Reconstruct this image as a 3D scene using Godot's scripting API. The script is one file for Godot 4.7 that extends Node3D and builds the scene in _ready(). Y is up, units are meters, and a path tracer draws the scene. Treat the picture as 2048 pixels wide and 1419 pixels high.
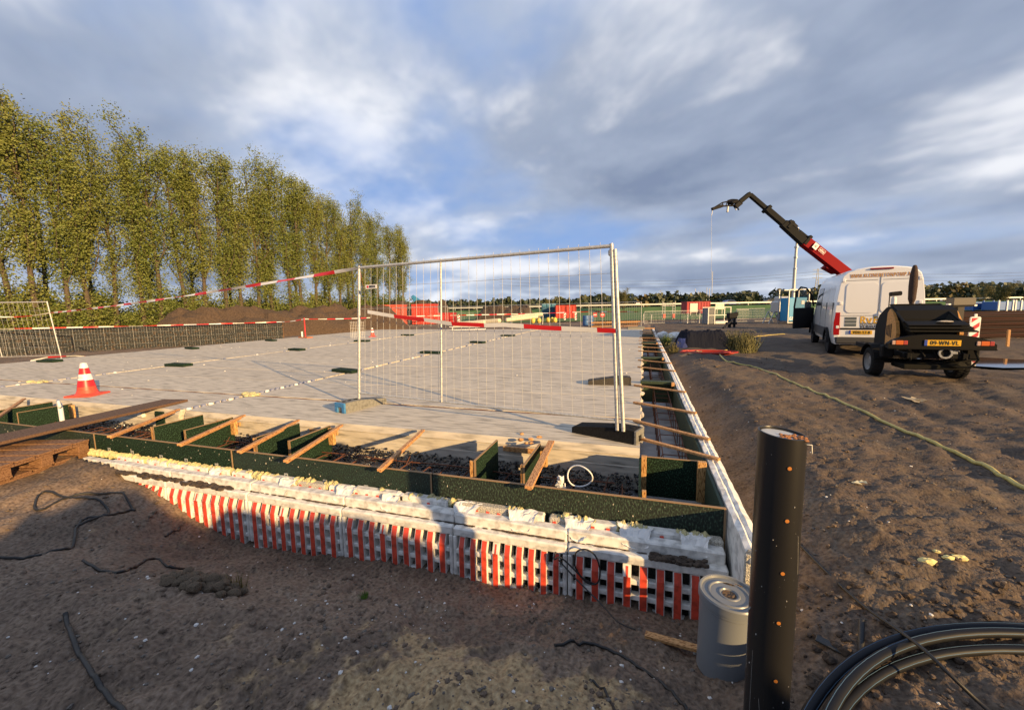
extends Node3D

const HC := 1.36            # camera height above the finished floor (floor top = 0)
const F := 812.0            # focal length in photograph pixels
const YAW := 17.825
const PITCH := -6.548
const ROLL := -1.077
var cam_basis: Basis
var rng := RandomNumberGenerator.new()
var taken := {}
var M := {}
var T := {}
var nz := FastNoiseLite.new()
var nz2 := FastNoiseLite.new()

# ---------------------------------------------------------------- mesh builder
class Mesher:
	var v := PackedVector3Array()
	var n := PackedVector3Array()
	var c := PackedColorArray()
	var col := Color(1, 1, 1)
	var use_col := false
	func t3(a: Vector3, b: Vector3, d: Vector3, na: Vector3, nb: Vector3, nd: Vector3) -> void:
		v.append(a); v.append(d); v.append(b)
		n.append(na); n.append(nd); n.append(nb)
		if use_col:
			c.append(col); c.append(col); c.append(col)
	func tri(a: Vector3, b: Vector3, d: Vector3) -> void:
		var m := (b - a).cross(d - a).normalized()
		t3(a, b, d, m, m, m)
	func quad(a: Vector3, b: Vector3, d: Vector3, e: Vector3) -> void:
		tri(a, b, d); tri(a, d, e)
	func quadn(a: Vector3, b: Vector3, d: Vector3, e: Vector3, na: Vector3, nb: Vector3, nd: Vector3, ne: Vector3) -> void:
		t3(a, b, d, na, nb, nd); t3(a, d, e, na, nd, ne)
	func box(p: Vector3, s: Vector3, b := Basis.IDENTITY, bev := 0.0) -> void:
		var h := s * 0.5
		if bev <= 0.0:
			for ax in 3:
				for sg in [-1.0, 1.0]:
					var nn := Vector3.ZERO; nn[ax] = sg
					var u := Vector3.ZERO; u[(ax + 1) % 3] = 1.0
					var w := Vector3.ZERO; w[(ax + 2) % 3] = sg
					var o: Vector3 = nn * h[ax]
					var uu: Vector3 = u * h[(ax + 1) % 3]
					var ww: Vector3 = w * h[(ax + 2) % 3]
					quad(p + b * (o - uu - ww), p + b * (o + uu - ww), p + b * (o + uu + ww), p + b * (o - uu + ww))
			return
		var g := minf(bev, minf(h.x, minf(h.y, h.z)) * 0.9)
		for ax in 3:
			for sg in [-1.0, 1.0]:
				var nn := Vector3.ZERO; nn[ax] = sg * h[ax]
				var u := Vector3.ZERO; u[(ax + 1) % 3] = h[(ax + 1) % 3] - g
				var w := Vector3.ZERO; w[(ax + 2) % 3] = (h[(ax + 2) % 3] - g) * sg
				quad(p + b * (nn - u - w), p + b * (nn + u - w), p + b * (nn + u + w), p + b * (nn - u + w))
		for ax in 3:
			var i1 := (ax + 1) % 3
			var i2 := (ax + 2) % 3
			for s1 in [-1.0, 1.0]:
				for s2 in [-1.0, 1.0]:
					var a0 := Vector3.ZERO; a0[i1] = s1 * h[i1]; a0[i2] = s2 * (h[i2] - g)
					var a1 := Vector3.ZERO; a1[i1] = s1 * (h[i1] - g); a1[i2] = s2 * h[i2]
					var l := Vector3.ZERO; l[ax] = h[ax] - g
					if s1 * s2 > 0.0:
						quad(p + b * (a0 - l), p + b * (a1 - l), p + b * (a1 + l), p + b * (a0 + l))
					else:
						quad(p + b * (a0 + l), p + b * (a1 + l), p + b * (a1 - l), p + b * (a0 - l))
		for sx in [-1.0, 1.0]:
			for sy in [-1.0, 1.0]:
				for sz in [-1.0, 1.0]:
					var q := Vector3(sx, sy, sz)
					var px := p + b * (Vector3(h.x, h.y - g, h.z - g) * q)
					var py := p + b * (Vector3(h.x - g, h.y, h.z - g) * q)
					var pz := p + b * (Vector3(h.x - g, h.y - g, h.z) * q)
					if sx * sy * sz > 0.0: tri(px, py, pz)
					else: tri(px, pz, py)
	# a square bar from a to b; up fixes its twist
	func bar(a: Vector3, b: Vector3, w: float, h: float, bev := 0.0, up := Vector3.UP) -> void:
		var z := (b - a).normalized()
		if absf(z.dot(up)) > 0.98: up = Vector3(1, 0, 0) if absf(z.x) < 0.9 else Vector3(0, 0, 1)
		var x := up.cross(z).normalized()
		var y := z.cross(x)
		box((a + b) * 0.5, Vector3(w, h, a.distance_to(b)), Basis(x, y, z), bev)
	func tube(path: Array, r, sides := 8, cap := true, closed := false) -> void:
		var m := path.size()
		var rings: Array = []
		var norms: Array = []
		var up := Vector3.UP
		for i in m:
			var p: Vector3 = path[i]
			var pa: Vector3 = path[(i - 1 + m) % m] if (i > 0 or closed) else path[0]
			var pb: Vector3 = path[(i + 1) % m] if (i < m - 1 or closed) else path[m - 1]
			var d := (pb - pa).normalized()
			if d.length() < 0.5: d = Vector3.UP
			if i == 0:
				up = Vector3.UP if absf(d.y) < 0.9 else Vector3(1, 0, 0)
			var x := up.cross(d).normalized()
			if x.length() < 0.5: x = Vector3(0, 0, 1).cross(d).normalized()
			var y := d.cross(x)
			up = y
			var rr: float = r[i] if r is Array else r
			var ring := PackedVector3Array()
			var nr := PackedVector3Array()
			for k in sides:
				var an := TAU * k / sides
				var q := x * cos(an) + y * sin(an)
				ring.append(p + q * rr); nr.append(q)
			rings.append(ring); norms.append(nr)
		var last := m if closed else m - 1
		for i in last:
			var j := (i + 1) % m
			for k in sides:
				var l := (k + 1) % sides
				quadn(rings[i][k], rings[i][l], rings[j][l], rings[j][k], norms[i][k], norms[i][l], norms[j][l], norms[j][k])
		if cap and not closed:
			for k in range(1, sides - 1):
				tri(rings[0][0], rings[0][k + 1], rings[0][k])
				tri(rings[m - 1][0], rings[m - 1][k], rings[m - 1][k + 1])
	func lathe(prof: Array, sides: int, xf := Transform3D.IDENTITY, smooth := true) -> void:
		for i in prof.size() - 1:
			var a: Vector2 = prof[i]
			var b: Vector2 = prof[i + 1]
			var e := b - a
			if e.length() < 1e-6: continue
			var nn := Vector2(e.y, -e.x).normalized()
			for k in sides:
				var t0 := TAU * k / sides
				var t1 := TAU * (k + 1) / sides
				var d0 := Vector3(cos(t0), 0, -sin(t0))
				var d1 := Vector3(cos(t1), 0, -sin(t1))
				var p0 := xf * (d0 * a.x + Vector3(0, a.y, 0)); var p1 := xf * (d1 * a.x + Vector3(0, a.y, 0))
				var p2 := xf * (d1 * b.x + Vector3(0, b.y, 0)); var p3 := xf * (d0 * b.x + Vector3(0, b.y, 0))
				var n0 := xf.basis * (d0 * nn.x + Vector3(0, nn.y, 0)); var n1 := xf.basis * (d1 * nn.x + Vector3(0, nn.y, 0))
				if smooth:
					if a.x > 1e-5: t3(p0, p1, p2, n0, n1, n1)
					if b.x > 1e-5: t3(p0, p2, p3, n0, n1, n0)
				else:
					if a.x > 1e-5: tri(p0, p1, p2)
					if b.x > 1e-5: tri(p0, p2, p3)
	# a polygon (counter-clockwise in xy) extruded along -z from z = 0 to z = -d
	func prism(poly: PackedVector2Array, d: float, xf := Transform3D.IDENTITY) -> void:
		var m := poly.size()
		var ix := Geometry2D.triangulate_polygon(poly)
		var ar := 0.0
		for i in m: ar += poly[i].cross(poly[(i + 1) % m])
		for i in range(0, ix.size(), 3):
			var a := poly[ix[i]]; var b := poly[ix[i + 1]]; var e := poly[ix[i + 2]]
			if (b - a).cross(e - a) < 0.0:
				var s := b; b = e; e = s
			tri(xf * Vector3(a.x, a.y, 0), xf * Vector3(b.x, b.y, 0), xf * Vector3(e.x, e.y, 0))
			tri(xf * Vector3(a.x, a.y, -d), xf * Vector3(e.x, e.y, -d), xf * Vector3(b.x, b.y, -d))
		for i in m:
			var a := poly[i]; var b := poly[(i + 1) % m]
			if ar < 0.0:
				var s := a; a = b; b = s
			quad(xf * Vector3(a.x, a.y, 0), xf * Vector3(a.x, a.y, -d), xf * Vector3(b.x, b.y, -d), xf * Vector3(b.x, b.y, 0))
	# a lump: an icosphere-like ball pushed about by noise
	func lump(p: Vector3, s: Vector3, sd: int, rough := 0.35, la := 5, lo := 8) -> void:
		var ns := FastNoiseLite.new(); ns.seed = sd; ns.frequency = 0.9
		var g: Array = []
		for i in la + 1:
			var row := PackedVector3Array()
			for j in lo:
				var th := PI * i / la
				var ph := TAU * j / lo + i * 0.4
				var d := Vector3(sin(th) * cos(ph), cos(th), sin(th) * sin(ph))
				row.append(p + d * s * (1.0 + rough * ns.get_noise_3dv(d * 1.6 + Vector3(sd % 97, 0, 0))))
			g.append(row)
		for i in la:
			for j in lo:
				var k := (j + 1) % lo
				if i > 0: tri(g[i][j], g[i][k], g[i + 1][j])
				if i < la - 1: tri(g[i][k], g[i + 1][k], g[i + 1][j])
	func mesh(m: Material = null) -> ArrayMesh:
		var a := []
		a.resize(Mesh.ARRAY_MAX)
		a[Mesh.ARRAY_VERTEX] = v
		a[Mesh.ARRAY_NORMAL] = n
		if use_col: a[Mesh.ARRAY_COLOR] = c
		var am := ArrayMesh.new()
		am.add_surface_from_arrays(Mesh.PRIMITIVE_TRIANGLES, a)
		if m: am.surface_set_material(0, m)
		return am

# ---------------------------------------------------------------- scene helpers
func numbered(called: String) -> String:
	if not taken.has(called):
		taken[called] = 0
		return called
	taken[called] += 1
	return "%s_%03d" % [called, taken[called]]

func tag(o: Node, label: String, category: String, group := "", kind := "") -> void:
	if label: o.set_meta("label", label)
	if category: o.set_meta("category", category)
	if group: o.set_meta("group", group)
	if kind: o.set_meta("kind", kind)

func thing(called: String, label: String, category: String, at := Vector3.ZERO, turn := 0.0, group := "") -> Node3D:
	var o := Node3D.new()
	o.name = numbered(called)
	add_child(o)
	o.position = at; o.rotation.y = turn
	tag(o, label, category, group)
	return o

func obj(called: String, m: Mesher, mat: Material, parent: Node = null) -> MeshInstance3D:
	return put(called, m.mesh(mat), parent)

func put(called: String, me: Mesh, parent: Node = null, at := Transform3D.IDENTITY) -> MeshInstance3D:
	var o := MeshInstance3D.new()
	o.mesh = me
	if parent == null:
		o.name = numbered(called)
		add_child(o)
	else:
		o.name = called
		parent.add_child(o, true)
	o.transform = at
	return o

func one(called: String, m: Mesher, mat: Material, label: String, category: String, group := "") -> MeshInstance3D:
	var o := obj(called, m, mat)
	tag(o, label, category, group)
	return o

func struct(called: String, m: Mesher, mat: Material, label := "") -> MeshInstance3D:
	var o := obj(called, m, mat)
	tag(o, label, "", "", "structure")
	return o

func dup(src: Node3D, at: Vector3, turn: float, label := "", group := "") -> Node3D:
	var base := String(src.name)
	if base.length() > 4 and base[-4] == "_" and base.substr(base.length() - 3).is_valid_int(): base = base.substr(0, base.length() - 4)
	var r: Node3D = src.duplicate()
	r.name = numbered(base)
	add_child(r)
	r.position = at; r.rotation.y = turn
	if label: r.set_meta("label", label)
	if group: r.set_meta("group", group)
	return r

func text(called: String, s: String, h: float, mat: Material, parent: Node, xf: Transform3D, width := 0.0, bold := true) -> MeshInstance3D:
	var tm := TextMesh.new()
	var sf := SystemFont.new()
	sf.font_names = PackedStringArray(["Droid Sans"])
	if bold: sf.font_weight = 700
	tm.font = sf
	tm.text = s
	tm.font_size = 64
	tm.pixel_size = h / 46.0
	tm.depth = 0.004
	tm.material = mat
	var o := put(called, tm, parent, xf)
	if width > 0.0:
		var w := tm.get_aabb().size.x
		if w > 0.0: o.transform = xf * Transform3D(Basis.from_scale(Vector3(width / w, 1, 1)), Vector3.ZERO)
	return o

# a photograph pixel carried to the level y (or to the plane z / x)
func ray(u: float, w: float) -> Vector3:
	return cam_basis * Vector3((u - 1024.0) / F, -(w - 709.5) / F, -1.0)
func gp(u: float, w: float, y := 0.0) -> Vector3:
	var d := ray(u, w)
	return Vector3(0, HC, 0) + d * ((y - HC) / d.y)
func gz(u: float, w: float, z: float) -> Vector3:
	var d := ray(u, w)
	return Vector3(0, HC, 0) + d * (z / d.z)
# a pixel at a depth along the lens axis
func gd(u: float, w: float, depth: float) -> Vector3:
	return Vector3(0, HC, 0) + ray(u, w) * depth

func lin(r: float, g: float, b: float) -> Color:
	return Color(r, g, b).linear_to_srgb()

func noise_img(sd: int, freq: float, oct: int, size: int, ramp: Array, kind := FastNoiseLite.TYPE_SIMPLEX_SMOOTH, lo := 0.0, hi := 1.0) -> Image:
	var f := FastNoiseLite.new()
	f.noise_type = kind
	f.seed = sd; f.frequency = freq
	f.fractal_octaves = oct
	var g := f.get_seamless_image(size, size)
	var im := Image.create(size, size, false, Image.FORMAT_RGB8)
	var gr := Gradient.new()
	gr.offsets = PackedFloat32Array(range(ramp.size()).map(func(i): return float(i) / (ramp.size() - 1)))
	gr.colors = PackedColorArray(ramp)
	var lut: Array = []
	for i in 256: lut.append(gr.sample(clampf((i / 255.0 - lo) / (hi - lo), 0, 1)))
	g.convert(Image.FORMAT_L8)
	var dat := g.get_data()
	var o := PackedByteArray()
	o.resize(size * size * 3)
	for i in size * size:
		var q: Color = lut[dat[i]]
		o[i * 3] = int(q.r * 255.0); o[i * 3 + 1] = int(q.g * 255.0); o[i * 3 + 2] = int(q.b * 255.0)
	return Image.create_from_data(size, size, false, Image.FORMAT_RGB8, o)

func ordinal(k: int) -> String:
	var w := ["first", "second", "third", "fourth", "fifth", "sixth", "seventh", "eighth", "ninth", "tenth", "eleventh", "twelfth", "thirteenth", "fourteenth", "fifteenth", "sixteenth", "seventeenth", "eighteenth", "nineteenth", "twentieth", "twenty-first", "twenty-second", "twenty-third", "twenty-fourth", "twenty-fifth"]
	return w[k]

func gray(a: float) -> Color:
	return Color(a, a, a)

func tex(im: Image) -> ImageTexture:
	im.generate_mipmaps()
	return ImageTexture.create_from_image(im)

func bump_tex(sd: int, freq: float, oct: int, size: int, strength: float, kind := FastNoiseLite.TYPE_SIMPLEX_SMOOTH) -> ImageTexture:
	var im := noise_img(sd, freq, oct, size, [gray(0), gray(1)], kind)
	im.bump_map_to_normal_map(strength)
	return tex(im)

# linear colour, roughness, optional variation map, bump map and their scale per metre
func mat(c: Color, rough := 0.8, vary = null, bump = null, sc := Vector3.ONE, bs := 1.0, metal := 0.0) -> StandardMaterial3D:
	var m := StandardMaterial3D.new()
	m.albedo_color = c
	m.roughness = rough
	m.metallic = metal
	if vary or bump:
		m.uv1_triplanar = true
		m.uv1_world_triplanar = true
		m.uv1_scale = sc
	if vary: m.albedo_texture = vary
	if bump:
		m.normal_enabled = true
		m.normal_texture = bump
		m.normal_scale = bs
	return m

func sm(a: float, b: float, x: float) -> float:
	return smoothstep(a, b, x)

func _ready() -> void:
	rng.seed = 20241
	var cam := Camera3D.new()
	cam.name = "camera"
	cam_basis = Basis(Vector3.UP, deg_to_rad(YAW)) * Basis(Vector3.RIGHT, deg_to_rad(PITCH)) * Basis(Vector3.BACK, deg_to_rad(ROLL))
	cam.transform = Transform3D(cam_basis, Vector3(0, HC, 0))
	cam.fov = rad_to_deg(2.0 * atan(709.5 / F))
	cam.near = 0.05; cam.far = 6000.0
	add_child(cam)
	cam.current = true
	var sun := DirectionalLight3D.new()
	sun.name = "sun"
	sun.light_energy = 1.45
	sun.light_color = Color(1.0, 0.83, 0.58)
	sun.light_angular_distance = 0.6
	sun.shadow_enabled = true
	add_child(sun)
	var el := deg_to_rad(14.0)
	var dir := Vector3(-0.87 * cos(el), -sin(el), -0.49 * cos(el)).normalized()
	sun.look_at_from_position(Vector3.ZERO, dir, Vector3.UP)
	var we := WorldEnvironment.new()
	we.name = "world_environment"
	var env := Environment.new()
	env.background_mode = Environment.BG_SKY
	env.tonemap_mode = Environment.TONE_MAPPER_LINEAR
	env.tonemap_exposure = 1.95
	env.sdfgi_enabled = true; env.ssao_enabled = true; env.ssil_enabled = true
	var sky := Sky.new()
	sky.sky_material = make_sky()
	env.sky = sky
	we.environment = env
	add_child(we)
	nz.seed = 5; nz.frequency = 1.0; nz.fractal_octaves = 3
	nz2.seed = 11; nz2.frequency = 1.0; nz2.fractal_octaves = 2
	make_materials()
	for k in 26: steps.append([rng.randf_range(-3.4, 0.3), rng.randf_range(-2.3, -0.9), rng.randf_range(-0.9, 1.2)])
	build_ground()
	build_far()
	build_trees()
	build_floor()
	build_trench()
	build_barriers()
	build_fences()
	build_left()
	build_van()
	build_trailer()
	build_crane()
	build_right()
	build_back()
	build_foreground()
	build_details()

func make_sky() -> PanoramaSkyMaterial:
	var w := 1536
	var h := 768
	var im := Image.create(w, h, false, Image.FORMAT_RGB8)
	var a := FastNoiseLite.new(); a.seed = 42; a.frequency = 0.50; a.fractal_octaves = 7; a.fractal_gain = 0.56
	var b := FastNoiseLite.new(); b.seed = 77; b.frequency = 0.30; b.fractal_octaves = 4
	var e := FastNoiseLite.new(); e.seed = 9; e.frequency = 1.5; e.fractal_octaves = 6; e.fractal_gain = 0.58
	var dat := PackedByteArray()
	dat.resize(w * h * 3)
	var blue := Vector3(0.125, 0.25, 0.54)
	var pale := Vector3(0.30, 0.40, 0.58)
	var grey := Vector3(0.35, 0.40, 0.50)
	var dark := Vector3(0.17, 0.215, 0.315)
	var white := Vector3(0.80, 0.80, 0.82)
	for j in h:
		var th := PI * (j + 0.5) / h
		var y := cos(th)
		var r := sin(th)
		for i in w:
			var ph := TAU * (i + 0.5) / w
			var c := Vector3(0.16, 0.16, 0.17)
			if y > -0.03:
				var yy := maxf(y, 0.0)
				var d := Vector2(sin(ph), -cos(ph)) * r / (yy + 0.13)
				# the cloud sheet is drawn out along one wind direction
				var wd := Vector2(d.x * 0.80 + d.y * 0.60, -d.x * 0.60 + d.y * 0.80)
				var p := Vector2(wd.x * 0.72, wd.y * 0.92)
				var n1 := a.get_noise_2d(p.x, p.y)
				var n2 := b.get_noise_2d(p.x + 31.0, p.y - 12.0)
				var n3 := e.get_noise_2d(p.x - 8.0 + n2 * 0.5, p.y + 5.0)
				var cover := clampf(0.84 + 0.22 * pow(1.0 - yy, 4.0) + n1 * 0.95 + n2 * 0.75, 0.0, 1.0)
				cover = cover * cover * (3.0 - 2.0 * cover)
				var clear := blue.lerp(pale, pow(1.0 - yy, 5.0))
				var body := grey.lerp(dark, clampf(0.40 + n2 * 1.2 + n3 * 0.55, 0.0, 1.0))
				body = body.lerp(white, sm(0.05, 0.70, n1 * 0.75 - n2 * 0.85 + n3 * 0.55) * 0.72)
				c = clear.lerp(body, cover)
				# a thin bright line of sky under the cloud base
				var lowband := exp(-pow((yy - 0.035) / 0.03, 2.0)) * clampf(0.35 + n3 * 1.6, 0.0, 1.0)
				c = c.lerp(Vector3(0.62, 0.68, 0.76), lowband * 0.6)
			c *= 0.71
			var q := Color(c.x, c.y, c.z).linear_to_srgb()
			var o := (j * w + i) * 3
			dat[o] = clampi(int(q.r * 255.0), 0, 255); dat[o + 1] = clampi(int(q.g * 255.0), 0, 255); dat[o + 2] = clampi(int(q.b * 255.0), 0, 255)
	im = Image.create_from_data(w, h, false, Image.FORMAT_RGB8, dat)
	var s := PanoramaSkyMaterial.new()
	s.panorama = ImageTexture.create_from_image(im)
	return s

func make_materials() -> void:
	T.mottle = tex(noise_img(1, 0.012, 5, 512, [gray(0.80), gray(0.95), gray(1.0)], FastNoiseLite.TYPE_SIMPLEX_SMOOTH, 0.2, 0.8))
	T.fine = tex(noise_img(2, 0.06, 4, 512, [gray(0.5), gray(0.85), gray(1.0)], FastNoiseLite.TYPE_SIMPLEX_SMOOTH, 0.2, 0.8))
	T.soil = tex(noise_img(3, 0.03, 6, 1024, [Color(0.50, 0.47, 0.45), Color(0.78, 0.75, 0.72), Color(0.92, 0.9, 0.87), Color(1, 1, 1)], FastNoiseLite.TYPE_SIMPLEX_SMOOTH, 0.15, 0.85))
	T.streak = tex(noise_img(4, 0.016, 6, 1024, [gray(0.66), gray(0.87), gray(0.96), gray(1.0)], FastNoiseLite.TYPE_SIMPLEX_SMOOTH, 0.15, 0.75))
	T.speck = tex(noise_img(6, 0.11, 3, 512, [gray(0.38), gray(0.42), gray(0.50), gray(0.72), gray(1.0)], FastNoiseLite.TYPE_SIMPLEX_SMOOTH, 0.25, 0.80))
	T.rust = tex(noise_img(7, 0.05, 4, 256, [Color(0.5, 0.4, 0.35), Color(0.9, 0.8, 0.75), Color(1, 1, 1)]))
	T.bsoil = bump_tex(8, 0.05, 6, 1024, 7.0)
	T.bfine = bump_tex(9, 0.12, 4, 512, 4.0)
	T.bcell = bump_tex(10, 0.05, 2, 512, 8.0, FastNoiseLite.TYPE_CELLULAR)
	# wood: long grain
	var wood := noise_img(12, 0.02, 5, 512, [Color(0.55, 0.42, 0.30), Color(0.85, 0.76, 0.66), Color(1, 0.97, 0.93), Color(0.9, 0.82, 0.72)], FastNoiseLite.TYPE_SIMPLEX_SMOOTH, 0.2, 0.8)
	T.wood = tex(wood)
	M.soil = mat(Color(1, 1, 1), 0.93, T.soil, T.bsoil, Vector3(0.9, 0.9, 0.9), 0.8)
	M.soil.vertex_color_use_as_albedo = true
	M.mound = mat(lin(0.115, 0.08, 0.055), 0.95, T.soil, T.bsoil, Vector3(0.3, 0.3, 0.3), 1.5)
	M.heap = mat(lin(0.10, 0.075, 0.057), 0.95, T.soil, T.bsoil, Vector3(0.35, 0.35, 0.35), 1.5)
	M.grass = mat(lin(0.075, 0.16, 0.03), 0.95, T.mottle, null, Vector3(0.06, 0.06, 0.06))
	M.asphalt = mat(lin(0.07, 0.07, 0.072), 0.9)
	M.conc = mat(lin(0.585, 0.53, 0.435), 0.85, T.streak, T.bfine, Vector3(0.12, 0.9, 0.95), 0.06)
	M.conc2 = mat(lin(0.57, 0.515, 0.42), 0.85, T.streak, T.bfine, Vector3(0.10, 0.9, 0.80), 0.06)
	M.conc3 = mat(lin(0.60, 0.545, 0.445), 0.85, T.streak, T.bfine, Vector3(0.14, 0.9, 1.10), 0.06)
	M.concface = mat(lin(0.585, 0.53, 0.435), 0.85, T.mottle, T.bfine, Vector3(1.2, 1.2, 1.2), 0.3)
	M.trenchfloor = mat(lin(0.24, 0.25, 0.26), 0.35, T.mottle, null, Vector3(0.7, 0.7, 0.7))
	M.ply = mat(lin(0.048, 0.105, 0.062), 0.75, T.speck, T.bfine, Vector3(1.5, 0.8, 1.5), 0.25)
	M.ply2 = mat(lin(0.09, 0.16, 0.085), 0.75, T.speck, null, Vector3(2.2, 1.4, 2.2))
	M.plyb = mat(lin(0.056, 0.100, 0.062), 0.8, T.speck, T.bfine, Vector3(1.1, 0.55, 1.1), 0.3)
	M.plyc = mat(lin(0.040, 0.092, 0.060), 0.7, T.speck, T.bfine, Vector3(2.0, 0.7, 2.0), 0.3)
	M.plyedge = mat(lin(0.30, 0.19, 0.10), 0.8)
	M.wood = mat(lin(0.66, 0.42, 0.20), 0.7, T.wood, null, Vector3(2.4, 9.0, 9.0))
	M.woodz = mat(lin(0.66, 0.40, 0.19), 0.7, T.wood, null, Vector3(9.0, 9.0, 1.6))
	M.woody = mat(lin(0.66, 0.43, 0.19), 0.7, T.wood, null, Vector3(9.0, 1.6, 9.0))
	M.oldwood = mat(lin(0.16, 0.105, 0.072), 0.85, T.wood, T.bfine, Vector3(1.5, 8.0, 8.0), 0.4)
	M.pallet = mat(lin(0.26, 0.16, 0.095), 0.85, T.wood, T.bfine, Vector3(1.6, 6.0, 6.0), 0.4)
	M.eps = mat(lin(0.83, 0.81, 0.755), 0.75, T.mottle, T.bfine, Vector3(1.7, 1.7, 1.7), 0.10)
	M.epsrough = mat(lin(0.70, 0.66, 0.56), 0.85, T.fine, T.bcell, Vector3(3.5, 3.5, 3.5), 1.0)
	M.red = mat(lin(0.76, 0.085, 0.045), 0.45, T.mottle, null, Vector3(2, 2, 2))
	M.tapered = mat(lin(0.62, 0.02, 0.025), 0.4)
	M.tapewhite = mat(lin(0.78, 0.77, 0.74), 0.4)
	M.foam = mat(lin(0.78, 0.70, 0.36), 0.8, T.fine, T.bfine, Vector3(5, 5, 5), 0.6)
	M.steel = mat(lin(0.52, 0.53, 0.53), 0.42, T.mottle, null, Vector3(3, 3, 3), 1.0, 0.75)
	M.zinc = mat(lin(0.55, 0.56, 0.55), 0.5, T.mottle, null, Vector3(4, 4, 4), 1.0, 0.4)
	M.rebar = mat(lin(0.16, 0.07, 0.035), 0.8, T.rust, null, Vector3(6, 6, 6))
	M.gravel = mat(lin(0.03, 0.028, 0.027), 0.22, T.fine, null, Vector3(6, 6, 6))
	M.rubber = mat(lin(0.026, 0.026, 0.026), 0.85, T.fine, T.bfine, Vector3(2, 2, 2), 0.4)
	M.footgrey = mat(lin(0.20, 0.20, 0.185), 0.85, T.mottle, T.bfine, Vector3(3, 3, 3), 0.3)
	M.footblue = mat(lin(0.05, 0.22, 0.47), 0.6, T.mottle, null, Vector3(4, 4, 4))
	M.black = mat(lin(0.016, 0.016, 0.018), 0.7)
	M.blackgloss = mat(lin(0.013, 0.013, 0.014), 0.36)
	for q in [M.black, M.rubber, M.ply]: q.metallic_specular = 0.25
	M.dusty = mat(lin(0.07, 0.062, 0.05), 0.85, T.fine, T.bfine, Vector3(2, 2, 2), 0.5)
	M.white = mat(lin(0.74, 0.74, 0.72), 0.5)
	M.cable = mat(lin(0.028, 0.027, 0.026), 0.55, T.fine, null, Vector3(4, 4, 4))
	M.bark = mat(lin(0.145, 0.112, 0.078), 0.95, T.fine, T.bfine, Vector3(1.5, 0.5, 1.5), 0.8)
	M.leaf = mat(Color(1, 1, 1), 0.6)
	M.leaf.vertex_color_use_as_albedo = true
	M.leaf.backlight = Color(0.5, 0.5, 0.3)
	M.grassblade = mat(Color(1, 1, 1), 0.7)
	M.grassblade.vertex_color_use_as_albedo = true
	M.glass = mat(lin(0.03, 0.035, 0.04), 0.06)
	M.plate = mat(lin(0.75, 0.42, 0.02), 0.45)
	M.platetext = mat(lin(0.02, 0.02, 0.02), 0.5)
	M.plateblue = mat(lin(0.02, 0.06, 0.35), 0.5)

# ---------------------------------------------------------------- ground
func curve(x: float, pts: Array) -> float:
	if x <= pts[0][0]: return pts[0][1]
	for i in pts.size() - 1:
		if x <= pts[i + 1][0]:
			return lerpf(pts[i][1], pts[i + 1][1], sm(pts[i][0], pts[i + 1][0], x))
	return pts[-1][1]

const PIT := [[-7.0, -0.20], [-5.6, -0.22], [-4.9, -0.36], [-4.5, -0.50], [-4.1, -0.68], [-3.6, -0.80], [-1.8, -0.69], [0.2, -0.65], [0.55, -0.62]]

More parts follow.
